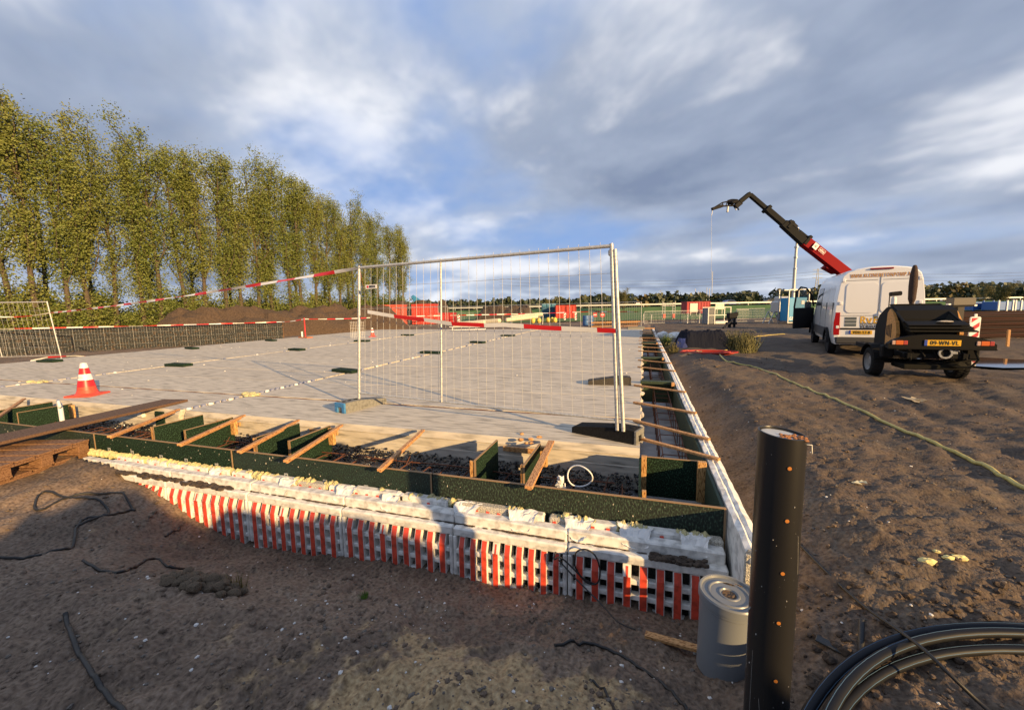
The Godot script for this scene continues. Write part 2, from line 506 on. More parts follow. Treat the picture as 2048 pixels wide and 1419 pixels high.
const PUD := Vector2(9.4, -14.3)
var steps: Array = []
func ground_y(x: float, z: float, fine := true) -> float:
	var d := z + 2.66
	var open := -0.42 + 0.10 * exp(-pow((x + 0.7) / 0.9, 2.0) - pow((z + 1.3) / 0.5, 2.0))
	open = lerpf(open, -0.24, sm(-3.5, -6.5, x))
	var y := lerpf(curve(x, PIT), open, sm(0.05, 1.25, d))
	# the bank on the side of the road
	var side := -0.30
	if z < -2.0:
		var near := lerpf(-0.44, -0.30, sm(-6.0, -16.0, z))
		side = lerpf(near, -0.14, sm(0.70, 1.55, x))
		side = lerpf(side, -0.30, sm(1.6, 3.4, x))
		side = lerpf(-0.30, side, sm(-30.0, -20.0, z))
		side = lerpf(-0.32, side, sm(-2.0, -3.4, z))
	y = lerpf(y, side, sm(0.35, 1.0, x))
	if z < -2.72:
		if x < 0.62: y = -0.30
		if x < 0.62 and x > -18.2 and z > -25.5: return -1.2
	if x < -12.0: y = lerpf(y, -0.22, sm(-12.0, -18.0, x))
	var r := Vector2(x, z).length()
	if x > 5.0 and r < 30.0: y -= 0.16 * exp(-pow((x - PUD.x) / 2.4, 2.0) - pow((z - PUD.y) / 1.5, 2.0))
	if r < 90.0:
		y += nz.get_noise_2d(x * 0.55, z * 0.55) * 0.055
	if fine and r < 40.0:
		y += nz2.get_noise_2d(x * 2.6, z * 2.6) * 0.030 * sm(40.0, 20.0, r)
		if r < 14.0:
			y += nz.get_noise_2d(x * 9.0 + 50.0, z * 9.0) * 0.020
		if r < 5.0 and z > -2.6:
			for q in steps:
				var e := Vector2(x - q[0], z - q[1]).rotated(q[2])
				var f := e.x * e.x / 0.0030 + e.y * e.y / 0.020
				if f < 2.5: y += (-0.022 * exp(-f * f) + 0.009 * exp(-pow(f - 1.5, 2.0) * 5.0))
		if r < 6.0:
			y += nz2.get_noise_2d(x * 34.0, z * 34.0) * 0.0075
		if x > 2.5 and z < -4.0:
			# wheel ruts run the way the van stands
			var s := x * 0.966 + z * 0.259
			var wob := nz.get_noise_2d(x * 0.2, z * 0.2) * 0.6
			var s3 := x * 0.974 + z * 0.225 + nz.get_noise_2d(x * 0.12, z * 0.12 + 7.0) * 0.5
			for lane in [2.3, 4.06, 5.1, 6.9, 1.75, 3.5]:
				var e := absf(s3 - lane) / 0.13
				if e < 3.0: y += -0.017 * exp(-e * e) + 0.009 * exp(-pow(e - 1.6, 2.0) * 2.5)
			y += 0.014 * sin((s + wob) * 5.2) * sm(40.0, 8.0, r) * (0.4 + 0.6 * absf(nz2.get_noise_2d(x * 0.5, z * 0.5)))
	return y

func build_ground() -> void:
	# one sheet laid out in rings about the place one stands, finer close by
	var rs := PackedFloat32Array()
	var r := 0.5
	while r < 3200.0:
		rs.append(r)
		r *= 1.0085 if r < 30.0 else (1.03 if r < 120.0 else 1.25)
	var an := PackedFloat32Array()
	var a := -PI
	while a < PI - 0.0001:
		an.append(a)
		a += 0.0052 if a > -1.36 and a < 0.80 else 0.06
	var nr := rs.size()
	var na := an.size()
	var v := PackedVector3Array(); v.resize(nr * na)
	var c := PackedColorArray(); c.resize(nr * na)
	var wet := Vector3(0.130, 0.097, 0.073)
	var dry := Vector3(0.225, 0.170, 0.127)
	var sand := Vector3(0.42, 0.31, 0.17)
	var pale := Vector3(0.215, 0.172, 0.13)
	for i in nr:
		for j in na:
			var x := rs[i] * sin(an[j])
			var z := -rs[i] * cos(an[j])
			v[i * na + j] = Vector3(x, ground_y(x, z), z)
			var k := clampf(0.5 + nz.get_noise_2d(x * 0.8 + 9.0, z * 0.8) * 0.9 + nz2.get_noise_2d(x * 3.0, z * 3.0) * 0.35, 0.0, 1.0)
			var q := wet.lerp(dry, k)
			if rs[i] < 40.0:
				# dry sand tipped in front of the barrier, trodden sand along the track
				var s := exp(-pow((x + 0.62) / 0.95, 2.0) - pow((z + 1.35) / 0.52, 2.0)) * 1.5 + nz.get_noise_2d(x * 2.2, z * 2.2 + 30.0) * 0.8 + nz2.get_noise_2d(x * 11.0, z * 11.0) * 0.35
				q = q.lerp(sand, sm(0.50, 1.0, s) * 0.85)
				if x > 1.2:
					var s2 := nz.get_noise_2d(x * 0.45 + 80.0, z * 0.45) + nz2.get_noise_2d(x * 5.0, z * 5.0) * 0.4 + 0.25 * sm(-9.0, -18.0, z)
					q = q.lerp(pale, sm(0.05, 0.5, s2) * 0.75)
			# light evened out in the soil colour: shaded near ground lifted, sunlit track darkened
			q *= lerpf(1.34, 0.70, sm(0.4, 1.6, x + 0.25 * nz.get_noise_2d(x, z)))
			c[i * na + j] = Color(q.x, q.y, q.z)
	var ix := PackedInt32Array()
	for i in nr - 1:
		for j in na:
			var k := (j + 1) % na
			var p0 := i * na + j
			var p1 := i * na + k
			var p2 := (i + 1) * na + k
			var p3 := (i + 1) * na + j
			ix.append_array([p0, p3, p2, p0, p2, p1])
	# the middle
	var st := SurfaceTool.new()
	st.begin(Mesh.PRIMITIVE_TRIANGLES)
	for i in v.size():
		st.set_color(c[i])
		st.add_vertex(v[i])
	st.set_color(c[0])
	st.add_vertex(Vector3(0, ground_y(0, 0), 0))
	for i in ix: st.add_index(i)
	for j in na:
		st.add_index(v.size()); st.add_index(j); st.add_index((j + 1) % na)
	st.generate_normals()
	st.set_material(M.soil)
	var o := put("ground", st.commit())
	tag(o, "trampled brown soil with sand and wheel ruts", "", "", "structure")

# a ridge of tipped soil along a line, as wide as w and as high as h
func ridge(a: Vector3, b: Vector3, w: float, h: float, sd: int, nx := 70, ny := 18) -> Mesher:
	var m := Mesher.new()
	var ns := FastNoiseLite.new(); ns.seed = sd; ns.frequency = 0.5; ns.fractal_octaves = 4
	var ax := (b - a)
	var side := Vector3(-ax.z, 0, ax.x).normalized()
	var g: Array = []
	for i in nx + 1:
		var row := PackedVector3Array()
		var t := float(i) / nx
		for j in ny + 1:
			var s := float(j) / ny * 2.0 - 1.0
			var p := a + ax * t + side * s * w * 0.5
			var e := sm(0.0, 0.16, t) * sm(1.0, 0.84, t)
			var q := cos(s * PI * 0.5)
			p.y += h * pow(q, 0.8) * e * (1.0 + 0.35 * ns.get_noise_2d(p.x, p.z)) + 0.12 * q * ns.get_noise_2d(p.x * 4.0, p.z * 4.0) - 0.1
			row.append(p)
		g.append(row)
	for i in nx:
		for j in ny:
			m.quad(g[i][j], g[i + 1][j], g[i + 1][j + 1], g[i][j + 1])
	return m

func build_far() -> void:
	# meadow, road bank, road and guard rail lie square to the view, beyond the site
	var fx := Basis(Vector3.UP, deg_to_rad(YAW))
	var m := Mesher.new()
	for k in 12:
		var x0 := -160.0 + k * 40.0
		m.quad(fx * Vector3(x0, -0.22, -46), fx * Vector3(x0 + 40, -0.22, -46), fx * Vector3(x0 + 40, -0.12, -100), fx * Vector3(x0, -0.12, -100))
		m.quad(fx * Vector3(x0, -0.12, -100), fx * Vector3(x0 + 40, -0.12, -100), fx * Vector3(x0 + 40, 1.02, -106), fx * Vector3(x0, 1.02, -106))
		m.quad(fx * Vector3(x0, 1.02, -106), fx * Vector3(x0 + 40, 1.02, -106), fx * Vector3(x0 + 40, 1.04, -120), fx * Vector3(x0, 1.04, -120))
		m.quad(fx * Vector3(x0, 1.04, -120), fx * Vector3(x0 + 40, 1.04, -120), fx * Vector3(x0 + 40, -0.1, -128), fx * Vector3(x0, -0.1, -128))
		m.quad(fx * Vector3(x0, -0.1, -128), fx * Vector3(x0 + 40, -0.1, -128), fx * Vector3(x0 + 40, 0.0, -420), fx * Vector3(x0, 0.0, -420))
	struct("meadow", m, M.grass, "green grass field beyond the site")
	m = Mesher.new()
	m.quad(fx * Vector3(-160, 1.05, -107.5), fx * Vector3(320, 1.05, -107.5), fx * Vector3(320, 1.06, -115.5), fx * Vector3(-160, 1.06, -115.5))
	struct("road", m, M.asphalt, "raised asphalt road beyond the meadow")
	var gr := thing("guard_rail", "long pale steel guard rail along the raised road", "guard rail", fx * Vector3(0, 1.05, -117))
	m = Mesher.new()
	m.box(Vector3(80, 0.62, 0), Vector3(480, 0.31, 0.06), fx, 0.0)
	gr.rotation.y = 0.0
	obj("rail", m, M.zinc, gr)
	m = Mesher.new()
	m.box(Vector3(0, 0.3, 0), Vector3(0.12, 0.7, 0.12))
	var pm := m.mesh(M.zinc)
	for k in 60:
		put("post", pm, gr, Transform3D(fx, fx * Vector3(-100.0 + k * 6.0, 0, -0.1)))
	# the berm of dug soil under the poplars, and tipped heaps
	m = ridge(at(250, 25.5), at(830, 35.0), 6.0, 2.0, 31)
	var o := obj("dirt_mound", m, M.mound); tag(o, "long low berm of brown soil in front of the poplars", "", "", "structure")
	m = ridge(Vector3(-22.0, -0.3, -52), Vector3(-13.5, -0.3, -53.5), 7.0, 2.0, 32, 40, 16)
	o = obj("dirt_mound", m, M.heap); tag(o, "dark brown heap of tipped soil beyond the floor", "", "", "structure")
	m = ridge(Vector3(-31.0, -0.3, -43), Vector3(-22.5, -0.3, -47.0), 7.0, 2.6, 34, 40, 16)
	o = obj("dirt_mound", m, M.heap); tag(o, "dark soil heap behind the red containers", "", "", "structure")
	# an unseen bank of soil, added on the sun's side to shade the near ground
	m = ridge(Vector3(-1.8, -0.3, 1.75), Vector3(12.0, -0.3, 1.5), 2.8, 1.84, 36, 110, 20)
	o = obj("dirt_mound", m, M.mound); tag(o, "unseen soil bank added to shade the near ground", "", "", "structure")
	# puddle on the track
	var wm := StandardMaterial3D.new()
	wm.albedo_color = lin(0.03, 0.027, 0.024); wm.roughness = 0.04; wm.metallic_specular = 0.6
	m = Mesher.new()
	var ctr := Vector3(PUD.x, 0, PUD.y)
	var ring: Array = []
	for k in 40:
		var t := TAU * k / 40.0
		var rr := 1.0 + 0.28 * nz.get_noise_2d(cos(t) * 1.3, sin(t) * 1.3)
		ring.append(ctr + Basis(Vector3.UP, -0.35) * Vector3(cos(t) * 2.3 * rr, -0.335, sin(t) * 1.15 * rr))
	for k in 40: m.tri(ctr + Vector3(0, -0.335, 0), ring[(k + 1) % 40], ring[k])
	o = obj("puddle", m, wm); tag(o, "shallow rain puddle on the muddy track", "", "", "structure")
	# far wood: one mass of trees along the horizon
	var lf := Mesher.new(); lf.use_col = true
	var rr2 := RandomNumberGenerator.new(); rr2.seed = 88
	for k in 380:
		var x := -120.0 + k * 1.1 + rr2.randf_range(-1.5, 1.5)
		var zz := -rr2.randf_range(150.0, 200.0)
		var hh := rr2.randf_range(4.6, 7.0) + (2.0 if x > 120.0 else 0.0)
		if x < 20.0: hh *= 0.8
		var ww := rr2.randf_range(2.2, 4.0)
		var base := Vector3(0.034, 0.050, 0.026).lerp(Vector3(0.060, 0.070, 0.032), rr2.randf())
		if rr2.randf() < 0.06: base = Vector3(0.10, 0.075, 0.025)
		for q in 75:
			var d := Vector3(rr2.randfn(), rr2.randfn(), rr2.randfn()).normalized() * pow(rr2.randf(), 0.4)
			var p := Vector3(x + d.x * ww, hh * 0.56 + d.y * hh * 0.46, zz + d.z * ww)
			if p.y < 0.1: p.y = rr2.randf() * 0.8
			lf.col = Color(base.x, base.y, base.z)
			var u := Vector3(rr2.randfn(), rr2.randfn(), rr2.randfn()).normalized() * 0.62
			var w := u.cross(Vector3(rr2.randfn(), rr2.randfn(), rr2.randfn())).normalized() * 0.5
			lf.quad(fx * (p - u - w), fx * (p + u - w), fx * (p + u + w), fx * (p - u + w))
	o = obj("far_wood", lf, M.leaf); tag(o, "dark line of distant trees along the horizon", "trees", "", "stuff")

func leafquad(m: Mesher, p: Vector3, s: float, r: RandomNumberGenerator) -> void:
	var u := Vector3(r.randfn(), r.randfn() * 0.7, r.randfn()).normalized()
	var w := u.cross(Vector3(r.randfn(), r.randfn(), r.randfn())).normalized()
	# a pointed leaf: two triangles folded on the midrib
	var a := p - u * s; var b := p + u * s
	var k := u.cross(w) * s * 0.18
	m.tri(a, p + w * s * 0.55 + k, b)
	m.tri(a, b, p - w * s * 0.55 + k)

# one poplar: trunk with steep limbs, and its leaves, as two meshes
func poplar(sd: int, h: float, wide: float) -> Array:
	var r := RandomNumberGenerator.new(); r.seed = sd
	var tr := Mesher.new()
	var lf := Mesher.new(); lf.use_col = true
	var path: Array = []
	var rad: Array = []
	var lean := Vector3(r.randf_range(-0.5, 0.5), 0, r.randf_range(-0.5, 0.5))
	for i in 13:
		var t := i / 12.0
		path.append(Vector3(lean.x * t * t + 0.12 * sin(t * 7.0 + sd), h * t * 0.97 - 0.3, lean.z * t * t + 0.12 * cos(t * 6.0 + sd * 2)))
		rad.append(lerpf(0.19, 0.02, pow(t, 0.8)) * h / 15.0)
	tr.tube(path, rad, 7, false)
	var spots: Array = []      # [place, spread, leaves]
	var trunk_at := func(t: float) -> Vector3:
		var f := clampf(t, 0.0, 0.999) * 12.0
		var i := int(f)
		return path[i].lerp(path[i + 1], f - i)
	# shoots close on the trunk
	for k in 360:
		var t := r.randf_range(0.02, 0.70) if k > 130 else r.randf_range(0.0, 0.42)
		var band := 0.5 + 0.5 * sin(t * 17.0 + sd)
		var an := r.randf() * TAU
		var rr := r.randf_range(0.12, 0.90) * (0.55 + 0.6 * band) * (1.35 if t < 0.27 else 0.80) * wide
		var b: Vector3 = trunk_at.call(t)
		var e := b + Vector3(cos(an) * rr, rr * 0.55 + 0.1, sin(an) * rr)
		if k % 3 == 0: tr.tube([b, e], [0.018, 0.008], 3, false)
		if r.randf() < 0.15 + 0.85 * band: spots.append([e, 0.22, 24])
	# limbs that climb beside the trunk and open out at the head
	for k in 15:
		var t := r.randf_range(0.28, 0.88)
		var an := r.randf() * TAU + k * 2.4
		var b: Vector3 = trunk_at.call(t)
		var ln := h * r.randf_range(0.20, 0.34) * (1.0 - 0.45 * t)
		var out := r.randf_range(0.22, 0.50) * wide * (0.8 + 0.5 * t)
		var d := Vector3(cos(an) * out, 1.0, sin(an) * out).normalized()
		var pts: Array = []
		var rd: Array = []
		for i in 5:
			var s := i / 4.0
			pts.append(b + d * ln * s + Vector3(cos(an), 0, sin(an)) * 0.10 * sin(s * 3.0) * ln + Vector3(r.randfn(), r.randfn(), r.randfn()) * 0.06)
			rd.append(lerpf(0.055, 0.012, s))
		tr.tube(pts, rd, 4, false)
		for i in 20:
			var s := r.randf_range(0.25, 1.05)
			var f := clampf(s, 0.0, 0.999) * 4.0
			var q: Vector3 = pts[int(f)].lerp(pts[int(f) + 1], f - int(f))
			var e := q + Vector3(r.randfn(), r.randfn() * 0.8 + 0.25, r.randfn()) * 0.36 * wide
			if i % 4 == 0: tr.tube([q, e], [0.012, 0.005], 3, false)
			spots.append([e, 0.22, 25])
	for k in 46:
		var t := r.randf_range(0.78, 1.0)
		spots.append([trunk_at.call(t) + Vector3(r.randfn(), r.randfn() * 0.5, r.randfn()) * (1.05 - t) * 2.4 * wide, 0.24, 24])
	var hue := r.randf()
	for s in spots:
		var g := Vector3(0.078, 0.128, 0.022).lerp(Vector3(0.170, 0.185, 0.040), clampf(hue * 0.55 + r.randf() * 0.6, 0.0, 1.0))
		for i in int(s[2]):
			# leaves differ at random from yellowish to fresh green
			var k := g.lerp(Vector3(0.17, 0.18, 0.04), r.randf() * 0.4)
			lf.col = Color(k.x, k.y, k.z)
			var p: Vector3 = s[0] + Vector3(r.randfn(), r.randfn(), r.randfn()) * float(s[1])
			leafquad(lf, p, r.randf_range(0.048, 0.090), r)
	return [tr.mesh(M.bark), lf.mesh(M.leaf)]

func shrub(sd: int, h: float, w: float, green: Vector3, n: int) -> Array:
	var r := RandomNumberGenerator.new(); r.seed = sd
	var tr := Mesher.new()
	var lf := Mesher.new(); lf.use_col = true
	for k in 9:
		var an := r.randf() * TAU
		var e := Vector3(cos(an) * w * r.randf_range(0.2, 0.8), h * r.randf_range(0.6, 0.95), sin(an) * w * r.randf_range(0.2, 0.8))
		tr.tube([Vector3(cos(an) * 0.1, -0.2, sin(an) * 0.1), e * 0.5 + Vector3(0, 0.15, 0), e], [0.03, 0.02, 0.008], 4, false)
		for i in n:
			var s := r.randf_range(0.3, 1.05)
			var c := e * s + Vector3(r.randfn(), r.randfn(), r.randfn()) * 0.28
			if c.y < 0.05: c.y = 0.05 + r.randf() * 0.1
			for q in 5:
				var k2 := green.lerp(Vector3(0.14, 0.14, 0.035), r.randf() * 0.4)
				lf.col = Color(k2.x, k2.y, k2.z)
				leafquad(lf, c + Vector3(r.randfn(), r.randfn(), r.randfn()) * 0.15, r.randf_range(0.07, 0.13), r)
	return [tr.mesh(M.bark), lf.mesh(M.leaf)]

func build_trees() -> void:
	var kinds: Array = []
	for k in 7:
		kinds.append(poplar(100 + k * 13, 15.0, [0.85, 1.05, 0.75, 0.95, 0.85, 1.1, 0.8][k]))
	# photograph column, top row, height in metres: the row recedes from left to right
	var row := [[-60, 150, 15.6], [18, 182, 15.6], [80, 185, 15.8], [135, 240, 14.6], [178, 228, 15.4], [236, 272, 14.6], [288, 290, 14.4], [322, 258, 15.8], [372, 292, 15.0],
		[416, 300, 15.2], [450, 302, 15.4], [486, 322, 15.0], [520, 326, 15.2], [546, 332, 15.3], [578, 342, 15.3], [606, 348, 15.4], [634, 362, 15.2], [660, 392, 14.6], [684, 396, 14.8], [708, 398, 15.2], [732, 418, 14.8], [756, 436, 14.4], [782, 446, 14.4], [806, 452, 14.4]]
	var labels := ["slender poplar with yellow green leaves in the row behind the berm"]
	var i := 0
	for t in row:
		var hz: float = 616.3 - 0.0188 * (t[0] - 1024.0)
		var dep: float = F * (t[2] - 1.6) / (hz - t[1])
		var p := gd(t[0], hz, dep); p.y = -0.35
		tree("poplar_tree", kinds[i % 7], p, t[2] / 15.0, i * 1.9, ordinal(row.size() - 1 - i) + " front poplar counted from the row end by the red containers", "poplars in the front row behind the berm")
		i += 1
	# a second row shows through the gaps
	var q := -1
	for t in row:
		q += 1
		if q % 2: continue
		var hz: float = 616.3 - 0.0188 * (t[0] + 14.0 - 1024.0)
		var dep: float = F * (t[2] - 1.6) / (hz - t[1]) + 5.0
		var p := gd(t[0] + 16.0, hz, dep); p.y = -0.35
		tree("poplar_tree", kinds[(q * 3 + 2) % 7], p, t[2] / 15.0 * 0.98, q * 2.7 + 1.0, "slender poplar standing in the second row behind other poplars", "poplars in the second row")
	# bushes at their feet
	var bs: Array = []
	for k in 3: bs.append(shrub(300 + k, 3.2, 1.4, Vector3(0.07, 0.11, 0.02), 70))
	for k in 26:
		var u := -20.0 + k * 33.0
		var dep := lerpf(25.0, 56.0, pow(k / 25.0, 1.3)) + rng.randf_range(-1.0, 2.5)
		var p := gd(u, 630.0 - 0.0188 * u, dep); p.y = -0.35
		tree("bush", bs[k % 3], p, rng.randf_range(0.7, 1.25), k * 1.3, "leafy green bush growing at the foot of the poplars", "bushes under the poplars", "bush")
	# trees that stand out of the far wood
	var oak := shrub(400, 9.0, 4.2, Vector3(0.115, 0.10, 0.035), 170)
	var far := [[1248, 566, 95.0, "yellowing pair of rounded trees in front of the far wood", 1.0], [1236, 574, 97.0, "smaller yellowing tree beside the pair of rounded trees", 0.8], [1100, 588, 100.0, "pale green tree behind the blue toilet cabins", 0.7],
		[2000, 552, 90.0, "broad bare brown tree beyond the stacked steel", 1.35], [2052, 556, 88.0, "large olive tree with dense crown beyond the stacked steel", 1.4], [1965, 566, 100.0, "dark small tree next to the power lines", 0.8]]
	i = 0
	for t in far:
		var hz: float = 616.3 - 0.0188 * (t[0] - 1024.0)
		var p := gd(t[0], hz, t[2]); p.y = -0.2
		var top: float = (hz - t[1]) / F * t[2] + 1.6
		var n := tree("broadleaf_tree", oak, p, top / 9.4, i * 2.1, t[3], "")
		n.scale.x *= t[4]; n.scale.z *= t[4]
		i += 1

func tree(called: String, mm: Array, p: Vector3, s: float, turn: float, label: String, group: String, cat := "tree") -> Node3D:
	var o := thing(called, label, cat, p, turn, group)
	put("trunk" if cat == "tree" else "stems", mm[0], o)
	put("crown" if cat == "tree" else "foliage", mm[1], o)
	o.scale = Vector3(s, s, s)
	return o

func build_floor() -> void:
	var fl := thing("concrete_floor", "pale concrete floor of long precast planks with rough streaked top", "concrete floor", Vector3.ZERO)
	var spans := [[-18.25, -12.14], [-12.02, -6.30], [-6.18, 0.0]]
	var mats := [M.conc, M.conc2, M.conc3]
	var k := 0
	for s in spans:
		var w: float = s[1] - s[0]
		# front edge plank with its ribbed side
		var m := Mesher.new()
		var poly := PackedVector2Array([Vector2(-3.975, 0.0), Vector2(-4.965, 0.0), Vector2(-4.965, -0.40), Vector2(-3.925, -0.40), Vector2(-3.935, -0.185), Vector2(-3.945, -0.18), Vector2(-3.94, -0.085), Vector2(-3.955, -0.078), Vector2(-3.94, -0.07)])
		m.prism(poly, w, Transform3D(Basis(Vector3(0, 0, 1), Vector3(0, 1, 0), Vector3(-1, 0, 0)), Vector3(s[0], 0, 0)))
		obj("edge_plank", m, M.conc3 if k == 2 else M.conc, fl)
		k += 1
		var zz := -5.035
		var r := 0
		while zz > -25.4:
			m = Mesher.new()
			m.box(Vector3((s[0] + s[1]) / 2 + rng.randf_range(-0.012, 0.012), -0.15 + rng.randf_range(-0.004, 0.003), zz - 0.6), Vector3(w, 0.30, 1.194), Basis.IDENTITY, 0.006)
			obj("plank", m, mats[(r * 2 + k) % 3], fl)
			zz -= 1.2
			r += 1
	# ragged grout along the edge of the side trench
	for j in 44:
		var m := Mesher.new()
		var z := -4.2 - j * 0.49 + rng.randf_range(-0.2, 0.2)
		m.lump(Vector3(0.0, -0.025, z), Vector3(rng.randf_range(0.02, 0.06), 0.03, rng.randf_range(0.05, 0.2)), 700 + j, 0.6)
		obj("grout_edge", m, M.concface, fl)
	# the joint behind the edge planks: rusty bars and brown timber left in it
	var m := Mesher.new()
	m.box(Vector3(-9.1, -0.06, -5.0), Vector3(18.1, 0.05, 0.055), Basis.IDENTITY, 0.0)
	obj("joint_filler", m, M.oldwood, fl)
	for q in 2:
		m = Mesher.new()
		var pts: Array = []
		for j in 90: pts.append(Vector3(-18.0 + j * 0.202, -0.012 + 0.006 * sin(j * 2.1 + q), -5.012 + q * 0.026 + 0.006 * sin(j * 1.1 + q * 3)))
		m.tube(pts, 0.010, 6)
		obj("joint_bar", m, M.rebar, fl)
	# long joints: corrugated ducting pokes out of them
	for xj in [-6.24, -12.08]:
		m = Mesher.new()
		m.box(Vector3(xj, -0.07, -15.2), Vector3(0.10, 0.06, 20.4))
		obj("joint_filler", m, M.dusty, fl)
		var duct := mat(lin(0.20, 0.22, 0.32), 0.6)
		for j in 40:
			if xj < -7.0 and j % 2: continue
			m = Mesher.new()
			var z := -4.05 - j * 0.105 - (0.0 if j < 8 else 0.35)
			if j >= 20: z = -7.9 - (j - 20) * 0.55
			m.lathe([Vector2(0.0, 0.028), Vector2(0.028, 0.026), Vector2(0.042, 0.010), Vector2(0.045, -0.02)], 8, Transform3D(Basis(Vector3.UP, 0).scaled(Vector3(1, 0.8, 0.75)), Vector3(xj, 0.0, z)))
			obj("duct_end", m, duct if j % 3 else M.eps, fl)
	# foam squeezed out at the crossings
	for xj in [-6.24, -12.08]:
		m = Mesher.new()
		for j in 12:
			m.lump(Vector3(xj + rng.randf_range(-0.22, 0.16), 0.012, -5.0 + rng.randf_range(-0.1, 0.1)), Vector3(0.06, 0.03, 0.05) * rng.randf_range(0.6, 1.2), 800 + j, 0.5)
		one("foam_blob", m, M.foam, "yellow construction foam squeezed out of the floor joint " + ("nearer the fence" if xj > -7 else "by the traffic cone"), "foam")
	# plywood covers over the openings along the joints
	var cm := Mesher.new()
	cm.box(Vector3(0, 0.035, 0), Vector3(0.70, 0.065, 0.26), Basis.IDENTITY, 0.008)
	var covers := [[-6.36, -7.5], [-6.3, -11.3], [-6.3, -15.1], [-6.3, -19.0], [-11.75, -7.5], [-11.85, -11.5], [-12.0, -15.3], [-12.1, -19.2], [-17.0, -11.4], [-17.2, -15.2], [-17.2, -7.4]]
	var first: Node3D = null
	for c in covers:
		var lb := "dark plywood cover, " + ordinal(clampi(int((-c[1] - 6.0) / 3.8), 0, 5)) + " from the front trench " + ("on the joint behind the site fence" if c[0] > -8 else ("on the joint behind the traffic cone" if c[0] > -14 else "by the gabion wall"))
		var o := thing("plywood_cover", lb, "cover", Vector3(c[0], 0.002, c[1]), rng.randf_range(-0.35, 0.1), "plywood covers on the floor")
		put("panel", cm.mesh(M.ply), o)
	# small litter on the slab
	m = Mesher.new()
	for j in 130:
		var p := Vector3(rng.randf_range(-17.5, -0.2), 0.006, rng.randf_range(-24.0, -4.1))
		m.lump(p, Vector3(1, 0.4, 1) * rng.randf_range(0.006, 0.024), 900 + j, 0.7, 3, 5)
	var o := obj("floor_litter", m, M.eps); tag(o, "scattered crumbs of white insulation on the concrete floor", "litter", "", "stuff")
	m = Mesher.new()
	for j in 7:
		m.lump(gp(1062 + rng.randf_range(-30, 40), 872 + rng.randf_range(-10, 16), 0.01), Vector3(0.03, 0.014, 0.02) * rng.randf_range(0.6, 1.3), 1000 + j, 0.6)
	o = obj("wood_chips", m, M.wood); tag(o, "small wood offcuts lying on the floor by the fence foot", "wood chips", "", "stuff")
	# concrete block lying on the slab behind the fence
	var bk := thing("ballast_block", "weathered dark rubber fence foot lying loose on the floor behind the fence", "fence block", gp(1218, 768, 0.0), 0.15)
	foot_mesh(bk, M.dusty, M.dusty)

# a rubber or concrete foot for site fencing: tapered block with a recess in its end
func foot_mesh(o: Node3D, body: Material, tip: Material) -> void:
	var m := Mesher.new()
	# side outline, long axis on x
	var poly := PackedVector2Array([Vector2(-0.36, 0.0), Vector2(0.33, 0.0), Vector2(0.35, 0.02), Vector2(0.35, 0.125), Vector2(0.33, 0.14), Vector2(0.14, 0.14), Vector2(0.02, 0.125), Vector2(-0.34, 0.075), Vector2(-0.36, 0.06)])
	m.prism(poly, 0.20, Transform3D(Basis.IDENTITY, Vector3(0, 0, 0.10)))
	obj("block", m, body, o)
	m = Mesher.new()
	# the end piece round the lifting recess
	m.box(Vector3(0.352, 0.108, 0), Vector3(0.03, 0.060, 0.206), Basis.IDENTITY, 0.006)
	for s in [-1, 1]: m.box(Vector3(0.352, 0.040, s * 0.073), Vector3(0.03, 0.078, 0.06), Basis.IDENTITY, 0.006)
	obj("end_cap", m, tip, o)
	m = Mesher.new()
	for s in [0.10, 0.20, 0.285]: m.lathe([Vector2(0.0, 0.146), Vector2(0.018, 0.146), Vector2(0.026, 0.143), Vector2(0.028, 0.13)], 10, Transform3D(Basis.IDENTITY, Vector3(s, 0, 0)))
	obj("socket", m, M.rubber, o)

